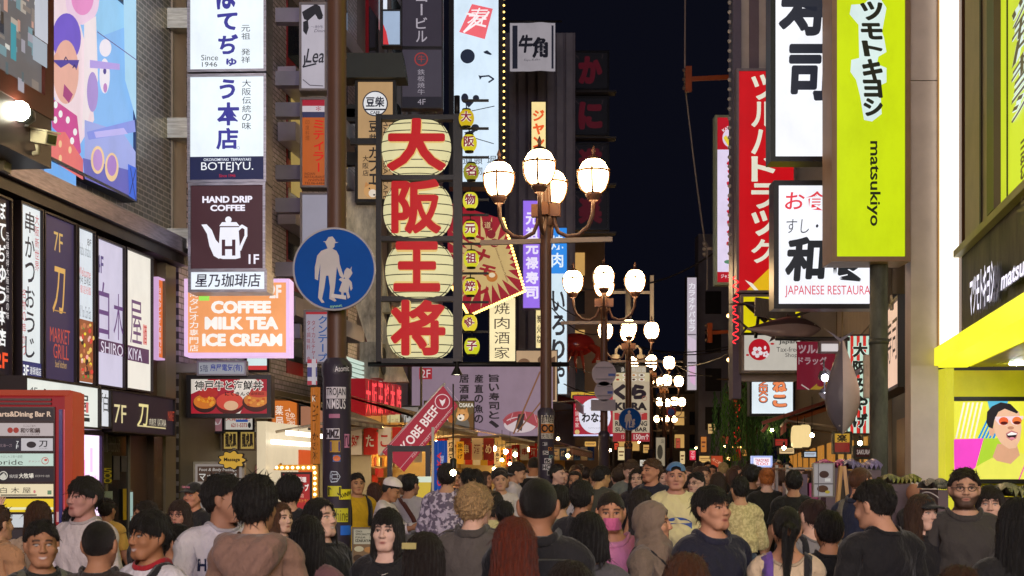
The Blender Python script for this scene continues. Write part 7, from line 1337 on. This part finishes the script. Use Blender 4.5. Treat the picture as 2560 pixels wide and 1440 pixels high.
# ================================================================== the crowd
G = 'people in the street'
def P(label, *a, **k):
    r = person(label, *a, group=G, **k)
    if a[2] < 11: NB.append((r, k.get('top', a[7] if len(a) > 7 else '20202a')))
    return r
NB = []
BK = '100d0c'; BR = '3a241a'; SK = 'c69a7c'; SKP = 'd8b09a'; SKD = '8a5c44'
dn = (80, 3, 16)
def collar(o, T, r=.066, h=.016, colr='1a1a22', z=1.462, key='cloth', tl=.016):
    lp = neck_loop(o); n = len(lp); c0 = sum(lp, Vector())/n; mb = MB(); v = []; f = []; m_ = 8
    for p in lp:
        e = (p-c0); e.z = 0; e.normalize()
        for j in range(m_): q = 2*math.pi*j/m_; v.append(p+e*(.006+h*.55*math.cos(q)-.003*math.sin(q))+Vector((0, 0, h*.15+h*math.sin(q)*1.05)))
    for i in range(n):
        for j in range(m_): f.append((i*m_+j, ((i+1) % n)*m_+j, ((i+1) % n)*m_+(j+1) % m_, i*m_+(j+1) % m_))
    mb.raw(v, f, key, True); c = mb.build('collar', o); c.color = (*lin(colr), 1); return c
def stripes(o, T, colr, s=(1, -1), w=.045):
    for q in s: ribbon(o, 'strap', [(q*.13, .13, 1.05), (q*.125, .135, 1.22), (q*.12, .115, 1.38), (q*.115, .04, 1.468), (q*.115, -.06, 1.425), (q*.12, -.135, 1.33), (q*.13, -.15, 1.15)], w, colr)
def crossbody(o, colr, s=1, w=.04): ribbon(o, 'strap', [(s*.15, .12, 1.05), (s*.11, .14, 1.22), (s*.02, .135, 1.36), (-s*.08, .06, 1.475), (-s*.10, -.05, 1.44), (-s*.03, -.14, 1.32), (s*.08, -.155, 1.18), (s*.15, -.12, 1.05)], w, colr)
def print_on(o, text, x0, z0, x1, z1, colr, front=True, bold=.02, rot=0):
    tp = [c for c in o.children if c.name.startswith('top')][0]; me = tp.data; bv = BVHTree.FromPolygons([v.co for v in me.vertices], [p.vertices for p in me.polygons])
    if isinstance(text, list): v = np.array(text, float); f = tessellate_polygon([[Vector((a, b, 0)) for a, b in text]])
    else: v, f = fit(text, x0, z0, x1, z1, bold, rot); v = v[:, :2]
    s = -1 if front else 1
    if not front: v = v*np.array([-1, 1])
    out = []
    for a, b in v:
        h = bv.ray_cast(Vector((a, s*.6, b)), Vector((0, -s, 0))); y = h[0].y if h[0] is not None else s*.13; out.append((a, y+s*.005, b))
    m = MB(); m.raw(out, f, f'D:{colr}:0.7'); return m.build('print', o)
def glasses(o, HM, key='D:151418:0.3'):
    m = MB()
    for s in (-1, 1): m.tube([(s*.033+.022*math.cos(a), -.097, 1.632+.016*math.sin(a)) for a in np.linspace(0, 2*math.pi, 17)], .0022, key, 5, False); m.tube([(s*.055, -.096, 1.636), (s*.079, -.06, 1.638), (s*.082, .01, 1.636)], .002, key, 5)
    m.tube([(-.011, -.098, 1.636), (.011, -.098, 1.636)], .002, key, 5); c = m.build('glasses', o); c.matrix_local = HM; return c
def mask(o, HM, colr):
    m = MB(); v = []; f = []; n = 12
    for i in range(n+1):
        a = -1.25+2.5*i/n
        for j in range(5): z = 1.535+.075*j/4; r_ = .098+.012*math.cos(a*1.2)*(1-abs(j-2.4)/4); v.append((.066*math.sin(a), -.022-r_*math.cos(a)*.92, z+.004*math.sin(j*3)))
    for i in range(n):
        for j in range(4): f.append((i*5+j, i*5+j+5, i*5+j+6, i*5+j+1))
    m.raw(v, f, 'cloth', True); c = m.build('face_mask', o); c.color = (*lin(colr), 1); c.matrix_local = HM
def bag(label, o, loc, size, colr, key='cloth', strap=None):
    """a bag hanging on a person: a thing of its own"""
    M = o.matrix_basis; p = M @ Vector(loc); t = thing('shoulder_bag', label, 'bag', p, o.rotation_euler.z); m = MB(); a, b, c = size
    v = []; f = []; n = 16
    for k, (sx, z) in enumerate(((.85, -c), (1, -c*.6), (1, 0), (.92, c*.6), (.8, c))):
        for j in range(n): q = 2*math.pi*j/n; v.append((a*sx*math.copysign(abs(math.cos(q))**.6, math.cos(q)), b*sx*math.copysign(abs(math.sin(q))**.6, math.sin(q)), z))
    for k in range(4):
        for j in range(n): f.append((k*n+j, k*n+(j+1) % n, k*n+n+(j+1) % n, k*n+n+j))
    f += [tuple(range(n))[::-1], tuple(range(4*n, 5*n))]; m.raw(v, f, key, True); q = m.build('pouch', t); q.color = (*lin(colr), 1)
    if strap: m = MB(); m.tube([Vector(s)-Vector(loc) for s in strap], .016, key, 6); q = m.build('strap', t); q.color = (*lin(colr), 1)
    t.scale = o.scale; return t
# --- front rows
o, T, H = P('person seen from behind with bushy black hair in a beige brown hooded jacket', 642, 1193, 6.49, 172, 'bushy', BK, SK, '8a6a58', sleeve=.70, loose=1.15, wide=.94, head=(-6, 0), armL=(74, 10, 25), armR=(76, 4, 20))
hm = MB(); hm.raw([], [], 'cloth'); f = Field(*[np.arange(a, b, .012) for a, b in ((-.25, .25), (-.05, .3), (1.2, 1.6))]); f.cone((-.12, .10, 1.455), (.12, .10, 1.455), .05, .05); f.cone((-.10, .15, 1.41), (.10, .15, 1.41), .065, .065, .05); f.cone((-.05, .17, 1.34), (.05, .17, 1.34), .055, .055, .06); f.cone((-.13, .02, 1.46), (-.12, .10, 1.455), .035, .05, .03); f.cone((.13, .02, 1.46), (.12, .10, 1.455), .035, .05, .03)
f.d = f.d; V, Q = f.nets(); V = smooth(V, Q, 2, .4); V[:, 1] += .006*np.sin(V[:, 0]*70+V[:, 2]*60); c = child('hood', mesh_np('hood', V, Q, 'cloth'), o, '86675a')
m = MB(); m.tube([(x, .155+.01*math.cos(x*9), 1.262) for x in np.linspace(-.19, .19, 9)], .004, 'cloth', 5); c = m.build('seam', o); c.color = (*lin('5a4238'), 1)
o, T, H = P('smiling young man with a white earbud and grey-green backpack straps at lower left', 105, 1300, 6.57, 28, 'short', BK, 'a87a5c', '20241f', head=(-6, 0), smile=.12, wide=.98); stripes(o, T, '5a5c48', w=.06); m = MB(); m.ball((.086, -.008, 1.612), .008, 'D:e8e8f0:0.2', 8); m.tube([(.088, -.012, 1.612), (.086, -.02, 1.588)], .004, 'D:e8e8f0:0.2', 6); c = m.build('earbud', o); c.matrix_local = H
o, T, H = P('man from behind with cropped hair and a dark brown shirt with small print', 250, 1298, 6.38, 178, 'crop', BK, 'a87a5c', '2e241e', wide=1.04); collar(o, T, colr='2a211c'); print_on(o, 'oior', .02, 1.30, .10, 1.325, '9ad0d8', False)
P('man from behind in a black t-shirt between the red board and the door', 193, 1262, 8.80, 170, 'short', BK, 'b08466', '15151c')
o, T, H = P('young man in a white t-shirt with a red collar and a black strap across it', 375, 1273, 6.43, -32, 'fringe', BK, 'a07050', 'd8d4da', smile=.14, head=(-8, 2)); collar(o, T, .070, .013, 'a01020', 1.452, tl=.02); crossbody(o, '16161a', -1, .045)
P('dark haired person looking down to the right, beside the white t-shirts', 435, 1308, 8.25, 75, 'short', BK, 'b08060', '8a7a6a', head=(10, 14))
P('tall young man with a bowl cut, light grey t-shirt, before the pink panel', 210, 1190, 8.67, -22, 'fringe', BK, 'b88a80', 'c8bec0', wide=1.02, head=(-10, 0))
o, T, H = P('man from behind with sunglasses on his head and a mustard yellow t-shirt', 268, 1245, 13.86, 165, 'short', BK, 'b08468', 'd0a84c')
m = MB(); m.tube([(.075*math.sin(a), .02-.09*math.cos(a)*-1, 1.715+.01*math.cos(a)) for a in np.linspace(-2.2, 2.2, 12)], .006, 'D:2a1a20:0.15', 6); c = m.build('sunglasses', o); c.matrix_local = H
o, T, H = P('brown haired woman from behind in a cream blouse, both hands raised to her head', 98, 1252, 9.46, 175, 'long', '3a2214', SKP, 'cdb2a0', sleeve=.64, loose=1.7, armL=(20, 75, 95), armR=(-15, 30, 118), wide=.95)
P('person in a tan sleeve at the very left edge of the picture', -4, 1262, 8.80, 150, 'short', BR, SK, 'b88a64', sleeve=.66, loose=1.4)
P('dark haired person partly hidden behind the man with the red collar', 362, 1252, 10.78, -60, 'short', '1c1412', 'b08468', '2a2224')
o, T, H = P('woman with dark hair and thin glasses left of the white printed t-shirt', 448, 1250, 11.00, -12, 'longbang', '2a1a18', 'c08c78', '3a1c22', sleeve=.66); glasses(o, H)
o, T, H = P('smiling man in a black cap with pink writing before the teal doorway', 484, 1206, 13.33, -28, 'crop', BK, 'c08a70', '1a1a20', hat='cap', hatc='1c1a1e', smile=.1, sleeve=.68); m = MB(); m.flat(*fit('CAL boy', -.05, 1.70, .05, 1.73, .04), -.112, 'D:d890a0:0.6'); c = m.build('cap_lettering', o); c.matrix_local = H
o, T, H = P('man in a white t-shirt printed HOLLISTER turning to the right', 556, 1184, 7.30, 28, 'short', BK, 'a87c62', 'd2ccd2', wide=1.1, head=(58, 2)); print_on(o, 'HOLLISTER', -.15, 1.27, .12, 1.335, '1c2444', True, .03)
P('bald man from behind beside the massage sign', 645, 1158, 20.00, 172, '', BK, 'b88a88', '4a4444', hi=True)
P('person from behind with round black hair in front of the red crepe sign', 724, 1190, 11.29, 178, 'bushy', '0e0b0a', SK, '16141a', sleeve=.66)
o, T, H = P('woman with brown hair and a pale headband glancing right, half hidden', 702, 1256, 10.34, 50, 'long', '4a3020', SKP, '2a2426')
o, T, H = P('laughing woman with long black hair in a black top', 806, 1245, 8.25, 50, 'long', BK, SKP, '141318', smile=.16, sleeve=.6, head=(5, -6))
o, T, H = P('woman from behind with long black hair and mauve top, leaning to the laughing woman', 772, 1288, 6.93, 160, 'long', '0d0b0b', SK, '7a5458', sleeve=.66, head=(20, 0), wide=.94)
o, T, H = P('young woman facing the viewer with long black hair, a fringe and a cross necklace', 968, 1270, 7.37, -8, 'longbang', BK, 'd8b4a2', '17151a', sleeve=.68, wide=.92, neck=1.43, head=(-4, 0)); m = MB(); m.tube([(.055*math.sin(a), -.05-.075*math.cos(a), 1.44-.055*math.cos(a)) for a in np.linspace(-1.6, 1.6, 13)], .0022, 'M:c8c4c0:0.3', 5); m.box(-.003, .003, -.136, -.131, 1.345, 1.38, 'M:d8d4d0:0.3'); m.box(-.010, .010, -.136, -.131, 1.362, 1.368, 'M:d8d4d0:0.3'); m.build('necklace', o)
o, T, H = P('person from behind with long dark hair held by a pale clip, low at the bottom', 1064, 1330, 5.94, 160, 'long', '1a1210', SK, '1c191c', sleeve=.66); m = MB(); m.obox((.03, .125, 1.70), .07, .02, .03, Matrix.Rotation(.2, 3, 'Z'), 'D:b0a468:0.3'); c = m.build('hair_clip', o); c.matrix_local = H
o, T, H = P('person from behind with wavy blond hair in a grey coat with shoulder tabs', 1182, 1210, 7.81, 175, 'curly', 'a08660', SKP, '57504c', sleeve=.70, loose=1.4, head=(-24, 4)); collar(o, T, .072, .022, '4a4440', 1.478)
for s in (1, -1): ribbon(o, 'shoulder_tab', [(s*.19, .0, 1.46), (s*.13, .01, 1.475), (s*.09, .015, 1.49)], .05, '4a4440')
o, T, H = P('cook in a white cap and white jacket bending his head, right of the lamp post', 966, 1193, 15.40, 82, 'crop', BK, 'b08060', 'ded4d4', sleeve=.66, hat='chefcap', hatc='eee4e2', head=(4, 24), loose=1.3, armL=(70, 30, 70), armR=(70, 30, 70))
o, T, H = P('man from behind in a light grey t-shirt with a brown strap over his shoulder', 1024, 1184, 16.28, 165, 'short', BK, 'b88a70', 'b8b2b8', wide=1.06, head=(-20, 4)); crossbody(o, '5a2c24', -1, .05)
P('man from behind in a white and violet mottled shirt beside the blue flag', 1118, 1158, 14.52, 175, 'short', '1c1614', SK, 'cabed2', sleeve=.5, loose=1.5, cloth='print', wide=1.05)
P('dark haired person from behind next to the mottled shirt', 1170, 1170, 17.60, 185, 'short', BK, SK, '2a2628')
o, T, H = P('man in a black cap and white t-shirt with an earbud facing right', 1252, 1168, 17.80, 70, 'crop', BK, 'a07858', 'd8d0d0', hat='cap', hatc='1a181a', wide=1.05)
P('man facing right in a white shirt with black sleeves', 1286, 1153, 19.20, 85, 'short', '1c1614', SK, 'd4ccd0', head=(0, 18), hi=True)
o, T, H = P('tall man from behind in a white shirt with a black printed backpack', 1334, 1138, 20.40, 172, 'crop', BK, 'b08060', 'd2cac8', head=(0, 22), hi=True, wide=1.05)
t = bag('black backpack with pale blue writing on the tall man in white', o, (0, .20, 1.22), (.17, .08, .24), '131318'); q = MB(); q.flat(*fit('AI', -.12, .04, -.02, .14, .04), 0, 'D:9ac0e8:0.5'); q.flat(*fit('WC', .01, .04, .12, .14, .04), .0005, 'D:9ac0e8:0.5'); q.v = [(-p[0], .083, p[2]) for p in q.v]; q.build('print', t)
P('small dark haired child in front of the pale yellow t-shirt', 1262, 1252, 11.88, 175, 'short', BK, SK, '3a3a6a', wide=.95)
P('person in a pale yellow t-shirt seen from behind near the blond head', 1236, 1228, 12.98, 165, 'bob', '1a1412', SK, 'd8cc90')
o, T, H = P('man from behind with closely cropped hair and prominent ears in a black jacket', 1346, 1190, 6.16, 176, 'crop', '0d0b0a', 'a8795c', '18171c', sleeve=.70, wide=1.05, loose=1.3); collar(o, T, .074, .022, '18171c', 1.478)
t = bag('black backpack on the man with cropped hair', o, (0, .22, 1.16), (.17, .09, .25), '14131a')
P('woman from behind with long straight auburn hair', 1286, 1292, 5.72, 178, 'long', '5a2414', SK, '241a1e', sleeve=.66)
o, T, H = P('woman from behind with a black bob and a grey top', 1470, 1280, 6.60, 178, 'bob', '0d0b0c', SK, '58565a', sleeve=.6); collar(o, T, .066, .014, '4a484c')
P('man from behind in a black shirt left of the woman with the pink mask', 1455, 1200, 10.34, 160, 'short', BK, 'a87c60', '191820')
o, T, H = P('woman with tied back hair, a pink face mask and a pink shirt', 1528, 1226, 8.10, 6, 'tied', '1c1411', 'c08c6c', 'd080a8', neck=1.425, loose=1.2, head=(-8, 4)); mask(o, H, 'd86a98'); collar(o, T, .075, .018, 'd488ac', 1.452, tl=.03)
P('person from behind in an olive grey t-shirt behind the man with cropped hair', 1398, 1212, 11.44, 178, 'short', BK, SK, '7a7a66', wide=1.1)
P('man in an olive t-shirt turned away to the right before the second lamp', 1500, 1162, 17.60, 140, 'short', BK, 'c8a070', '45453a', head=(-14, 14))
P('young man in a grey-green t-shirt looking down at his phone', 1577, 1145, 18.20, 8, 'short', '3a2a1c', SKP, '6a726c', head=(-4, 26), armL=(72, 30, 80), armR=(72, 30, 80))
o, T, H = P('broad man in a navy t-shirt with a strap, looking to the left', 1630, 1146, 16.40, -30, 'short', '4a3420', 'c08a6c', '1a1c2e', wide=1.1, head=(-26, 0)); crossbody(o, '26282c', 1, .05)
P('small woman with long dark hair looking right, before the navy t-shirt', 1606, 1222, 12.32, 100, 'long', '1c1412', SKP, '1a181c')
P('woman with dark hair peeking between the two men by the third lamp', 1592, 1172, 18.00, -10, 'long', BK, SKP, '26222a')
o, T, H = P('man in a backward blue cap and a cream t-shirt with a blue arched print', 1690, 1155, 13.42, -2, 'crop', BK, 'c4907a', 'e2d6a4', hat='backcap', hatc='4a78ac', wide=1.12, loose=1.5, head=(-3, 0))
arc = [(.135*math.sin(a)*1.0, 1.13+.09*math.cos(a)) for a in np.linspace(-1.1, 1.1, 13)]; arc2 = [(.135*math.sin(a), 1.185+.09*math.cos(a)) for a in np.linspace(1.1, -1.1, 13)]; print_on(o, arc+arc2, 0, 0, 0, 0, '4a62a8'); print_on(o, [(-.09, 1.08), (.09, 1.08), (.09, 1.105), (-.09, 1.105)], 0, 0, 0, 0, '3a4a80')
o, T, H = P('woman in a taupe headscarf and coat facing right with a black bag strap', 1632, 1252, 7.70, 62, '', BK, 'c08e70', '7a6a5c', sleeve=.70, loose=1.5, hat='hijab', hatc='7c6a5a', head=(14, 0), wide=.98); crossbody(o, '141318', 1, .045)
o, T, H = P('young man with a black bowl cut in a navy polo shirt, gazing right', 1782, 1213, 7.59, 22, 'fringe', '0e0c0c', 'c08e72', '14162a', head=(14, -3), neck=1.44, wide=1.04); collar(o, T, .072, .02, '161830', 1.464, tl=.03)
o, T, H = P('woman from behind in a cream knitted top and jeans with a black shoulder bag', 1850, 1190, 13.64, 178, 'short', BK, 'c89a78', 'dccf98', '34465c', sleeve=.52, loose=1.3, cloth='knit', hem=1.0, head=(12, 0), wide=.92)
bag('glossy black shoulder bag on the woman in the cream knit', o, (.21, .10, .92), (.11, .06, .12), '101012', 'D:121214:0.2', [(.19, .08, 1.02), (.15, .10, 1.25), (.13, .03, 1.47), (.16, -.08, 1.25), (.2, .02, 1.02)])
o, T, H = P('man with glasses facing left in the crowd behind the bowl cut', 1740, 1180, 16.40, -42, 'short', BK, SKP, '3a4a6a'); glasses(o, H)
P('broad person in a black t-shirt from behind, left of the ginger bun', 1876, 1160, 17.16, 174, 'short', '12100c', 'a87c5c', '18170f', wide=1.2, loose=1.4)
P('person from behind with a ginger bun and a black t-shirt', 1916, 1168, 16.80, 178, 'bun', 'a8642c', SKP, '17160f', wide=1.02)
P('person from behind with full black hair and a black shirt, right of the ginger bun', 1984, 1175, 15.40, 172, 'short', BK, 'b88a6a', '131210', wide=1.05)
o, T, H = P('woman with a short black bob and a cream jacket facing the viewer', 2043, 1182, 17.60, 4, 'longbang', BK, 'd0a484', 'd8cc9c', sleeve=.66, loose=1.3); stripes(o, T, '1c1c24', w=.05)
P('man with short greying blond hair from behind before the bulb edged sign', 1808, 1154, 22.40, 175, 'crop', '9a8a5a', SKP, '4a4840', hi=True)
o, T, H = P('bearded man with glasses and a white shirt near the small white sign', 1942, 1146, 24.00, -25, 'crop', BK, 'a8745a', 'd0c4cc', hi=True, beard=.6); glasses(o, H)
o, T, H = P('woman from behind with a low black ponytail, a beige top and a purple strap', 1966, 1264, 7.37, 174, 'pony', '0d0b0c', 'c09070', 'd2bc9e', neck=1.41, wide=.92, loose=.9); stripes(o, T, '6a4a9c', (1,), .07); stripes(o, T, '1c1c20', (-1,), .05)
o, T, H = P('woman from behind with dark hair pinned up and sunglasses in it, grey top', 2026, 1245, 9.46, 205, 'bun', '2a1614', SKP, '8a8688', neck=1.43); stripes(o, T, '1c1c24', w=.05)
o, T, H = P('man from behind with short black hair and a black t-shirt with thin white print', 2072, 1276, 7.92, 176, 'short', BK, 'c08e6e', '121116', wide=1.0)
m = print_on(o, 'I DON\'T FOR', -.02, 1.235, .10, 1.255, 'b8b4b8', False, .01); print_on(o, [(-.13, 1.29), (.10, 1.29), (.10, 1.293), (-.13, 1.293)], 0, 0, 0, 0, 'a8a4a8', False); print_on(o, 'BEST PG', -.14, 1.215, -.07, 1.235, '8a868a', False, .01); print_on(o, [(.04, 1.06), (.043, 1.06), (.043, 1.29), (.04, 1.29)], 0, 0, 0, 0, 'a8a4a8', False)
o, T, H = P('man with short brown hair, navy polo and grey backpack strap, turned right', 2148, 1165, 12.10, 140, 'crop', '4a2c1a', 'd0987c', '191f3a', head=(-24, 6), wide=1.06); collar(o, T, .072, .02, '191f3a', 1.470); stripes(o, T, '6a6458', (1,), .07)
o, T, H = P('man from behind in a black t-shirt with his head bowed to the left', 2203, 1196, 7.26, 196, 'short', BK, 'c8987c', '111014', wide=1.06, head=(26, 16))
o, T, H = P('smiling woman in a black cap with a white stripe and a black top', 2306, 1235, 9.02, 22, 'long', '3a2618', 'd8b09c', '151318', hat='cap', hatc='16161a', smile=.08, sleeve=.5, head=(8, 0)); m = MB(); m.tube([(.035, .10-.21*q, 1.735+.04*math.sin(q*3.1)) for q in np.linspace(0, 1, 9)], .004, 'D:c8c4c4:0.5', 5); c = m.build('cap_stripe', o); c.matrix_local = H
o, T, H = P('bearded man with glasses in a dark grey polo shirt below the entrance screen', 2412, 1170, 8.97, -8, 'short', '18110d', 'c49a80', '3c3836', wide=1.1, neck=1.44, beard=.85, head=(-4, -2)); glasses(o, H); collar(o, T, .072, .02, '3a3634', 1.464, tl=.03)
o, T, H = P('smiling young woman with a fringe in a blue denim jacket at lower right', 2476, 1213, 9.24, -14, 'longbang', '1a1210', 'd8ae98', '4a5c78', sleeve=.66, loose=1.5, smile=.09, head=(-4, 0), armL=(72, 26, 85, 30), armR=(74, 22, 80, 30), wide=.95); collar(o, T, .078, .024, '4a5c78', 1.46, tl=.03)
P('person from behind with long black hair and a black glittering top at the right edge', 2545, 1244, 6.16, 178, 'long', '0b0a0b', SK, '121215', sleeve=.66, cloth='knit')
P('person with chin length light brown hair from behind near the entrance column', 2368, 1203, 17.60, 168, 'bob', '6a4a24', SKP, '2a2a26')
P('bald headed man partly hidden behind the bowed black t-shirt', 2288, 1206, 14.52, 120, '', BK, 'a07058', '26242a')
P('top of a light brown head at the bottom edge of the picture', 1715, 1382, 4.62, 178, 'short', '4a2c1a', SK, '2a2426')
P('top of a brown head at the bottom right edge', 2396, 1414, 4.51, 178, 'short', '3a2414', SK, '242026')
P('top of a dark head at the bottom edge under the grey top', 1424, 1402, 4.51, 178, 'long', '1c1210', SK, '242024')
o, T, H = P('stall worker in a yellow and black festival coat just right of the lamp post', 893, 1182, 16.60, 20, 'short', BK, 'b88a68', 'c8a010', sleeve=.6, loose=1.5); stripes(o, T, '121214', w=.06)
P('woman from behind with long reddish brown hair by the stall counter', 936, 1206, 18.00, 178, 'long', '3a1c14', SK, '2a2224')
P('grey haired man behind the cook at the stall', 1001, 1182, 18.80, 60, 'crop', '5a5048', 'a87c60', 'c8c0c0', head=(0, 20), hi=True)
for r, tc in NB:
    if not any(c.name.startswith(('collar', 'hood', 'headscarf')) for c in r[0].children): collar(r[0], r[1], .066, .009, '%02x%02x%02x' % tuple(int(int(tc[i:i+2], 16)*.86) for i in (0, 2, 4)))
# --- middle distance
rp = random.Random(21)
mid = [(1190,1172,11,'bob'),(1215,1178,12,'long'),(1395,1160,11,'short'),(1440,1162,12,'short'),(1462,1166,13,'short'),(1480,1172,14,'short'),(1375,1168,12.5,'short'),(1545,1168,11,'short'),(1556,1158,13,'short'),(1570,1186,11,'crop'),(1660,1172,11,'bob'),(1722,1164,12,'crop'),(1745,1152,13,'short'),(1762,1165,12,'short'),(1780,1162,14,'long'),(1795,1180,10,'bob'),(1830,1170,11.5,'long'),(1842,1164,14,'short'),(1860,1178,10.5,'short'),(1896,1164,11,'crop'),(1925,1160,14,'long'),(1955,1176,10.5,'short'),(1970,1156,14,'short'),(2000,1168,12,'bob'),(2018,1176,11,'short'),(2062,1180,11,'long'),(1412,1174,14,'long'),(1506,1178,13,'bob'),(1532,1182,12.5,'long'),(1610,1166,14,'crop'),(1645,1180,12,'short'),(1702,1176,14,'short'),(1140,1176,13,'short'),(1318,1174,13,'long'),(1100,1184,14,'short'),(1735,1174,16,'bob'),(1875,1150,17,'short'),(1815,1148,18,'crop'),(1690,1160,18,'short'),(1585,1158,18,'short'),(1520,1162,17,'short'),(1450,1160,18,'long'),(1770,1153,19,'short'),(1905,1155,18,'bob'),(1945,1160,19,'short'),(1640,1158,20,'long')]
for k in range(44):
    Y = rp.uniform(9.5, 17); lo = 1280+(XL(Y*1.75)+2.6)/(Y*1.75)*F; hi_ = 1280+(XR(Y*1.75)-1.4)/(Y*1.75)*F; mid.append((rp.uniform(lo, hi_), HY-rp.uniform(-.16, .10)*F/(Y*1.75), Y, rp.choice(['short','short','crop','bob','long','bushy','tied'])))
for i, (x, y, Y, h) in enumerate(mid):
    yaw = rp.choice([178, 170, 185, 178, 178, 0, -12, 15, 60, -70]); tp = rp.choice(['1a1a1e','24242c','3a3a40','c8c0b8','6a6258','1c2234','8a8480','4a2a2a','2a3a34','d0c8c4'])
    person('person in the middle of the crowd, mostly hidden, only the head and shoulders showing', x, y, Y*1.75, yaw, h, rp.choice([BK, BK, '1c1412', BR, '2a1c14']), rp.choice([SK, SKP, 'b88a6a']), tp, '22242c', hi=False, group='half hidden people in the middle of the crowd', armL=(80, 3, 16), armR=(80, 3, 16))
# --- far crowd: one mass that nobody could count
B = body(False); Vb = skin(B.V, B.w, pose({})); gt = [garment(B, 'top'), garment(B, 'bottom')]; gV = [(skin(v, w, pose({})), q) for v, q, w in gt]; hm = hair_mesh('short', .02)
nh = len(hm.vertices); hv = np.zeros(nh*3, 'f'); hm.vertices.foreach_get('co', hv); hv = hv.reshape(-1, 3).astype(float); hq = np.array([list(p.vertices) for p in hm.polygons])
mb = MB(); keys = ['D:1a1a1e:0.8','D:2a2a34:0.8','D:8a8480:0.8','D:c0b8b0:0.8','D:3a3028:0.8','D:4a2420:0.8']
bv_, bq_ = B.V, B.Q; dec = MB()
for i in range(230):
    Y = 28+72*rp.random()**1.5; lo, hi_ = XL(Y)+2.6, XR(Y)-1.2; X = rp.uniform(lo, hi_); s = rp.uniform(.90, 1.0); a = rp.choice([0, math.pi, math.pi, math.pi+.3, .3, 1.5]); R2 = np.array([[math.cos(a), -math.sin(a), 0], [math.sin(a), math.cos(a), 0], [0, 0, 1]])
    tr = lambda V: (V*s) @ R2.T+np.array([X, Y, 0])
    head = B.V[:, 2] > 1.40; fq = head[B.Q].all(1) & (np.abs(B.V[B.Q[:, 0], 0]) < .2); q2 = B.Q[fq]; u, inv = np.unique(q2, return_inverse=True)
    mb.raw(tr(Vb[u]), inv.reshape(q2.shape), rp.choice(['D:c09070:0.6','D:d0a488:0.6','D:a87858:0.6']), True)
    mb.raw(tr(gV[0][0]), gV[0][1], rp.choice(keys), True); mb.raw(tr(gV[1][0]), gV[1][1], rp.choice(keys[:2]), True)
    mb.raw(tr(hv), hq, rp.choice(['D:14100e:0.5','D:1c1410:0.5','D:3a2418:0.5']), True)
tag(mb.build('crowd'), 'dense far crowd filling the street to its end', 'crowd', kind='stuff')
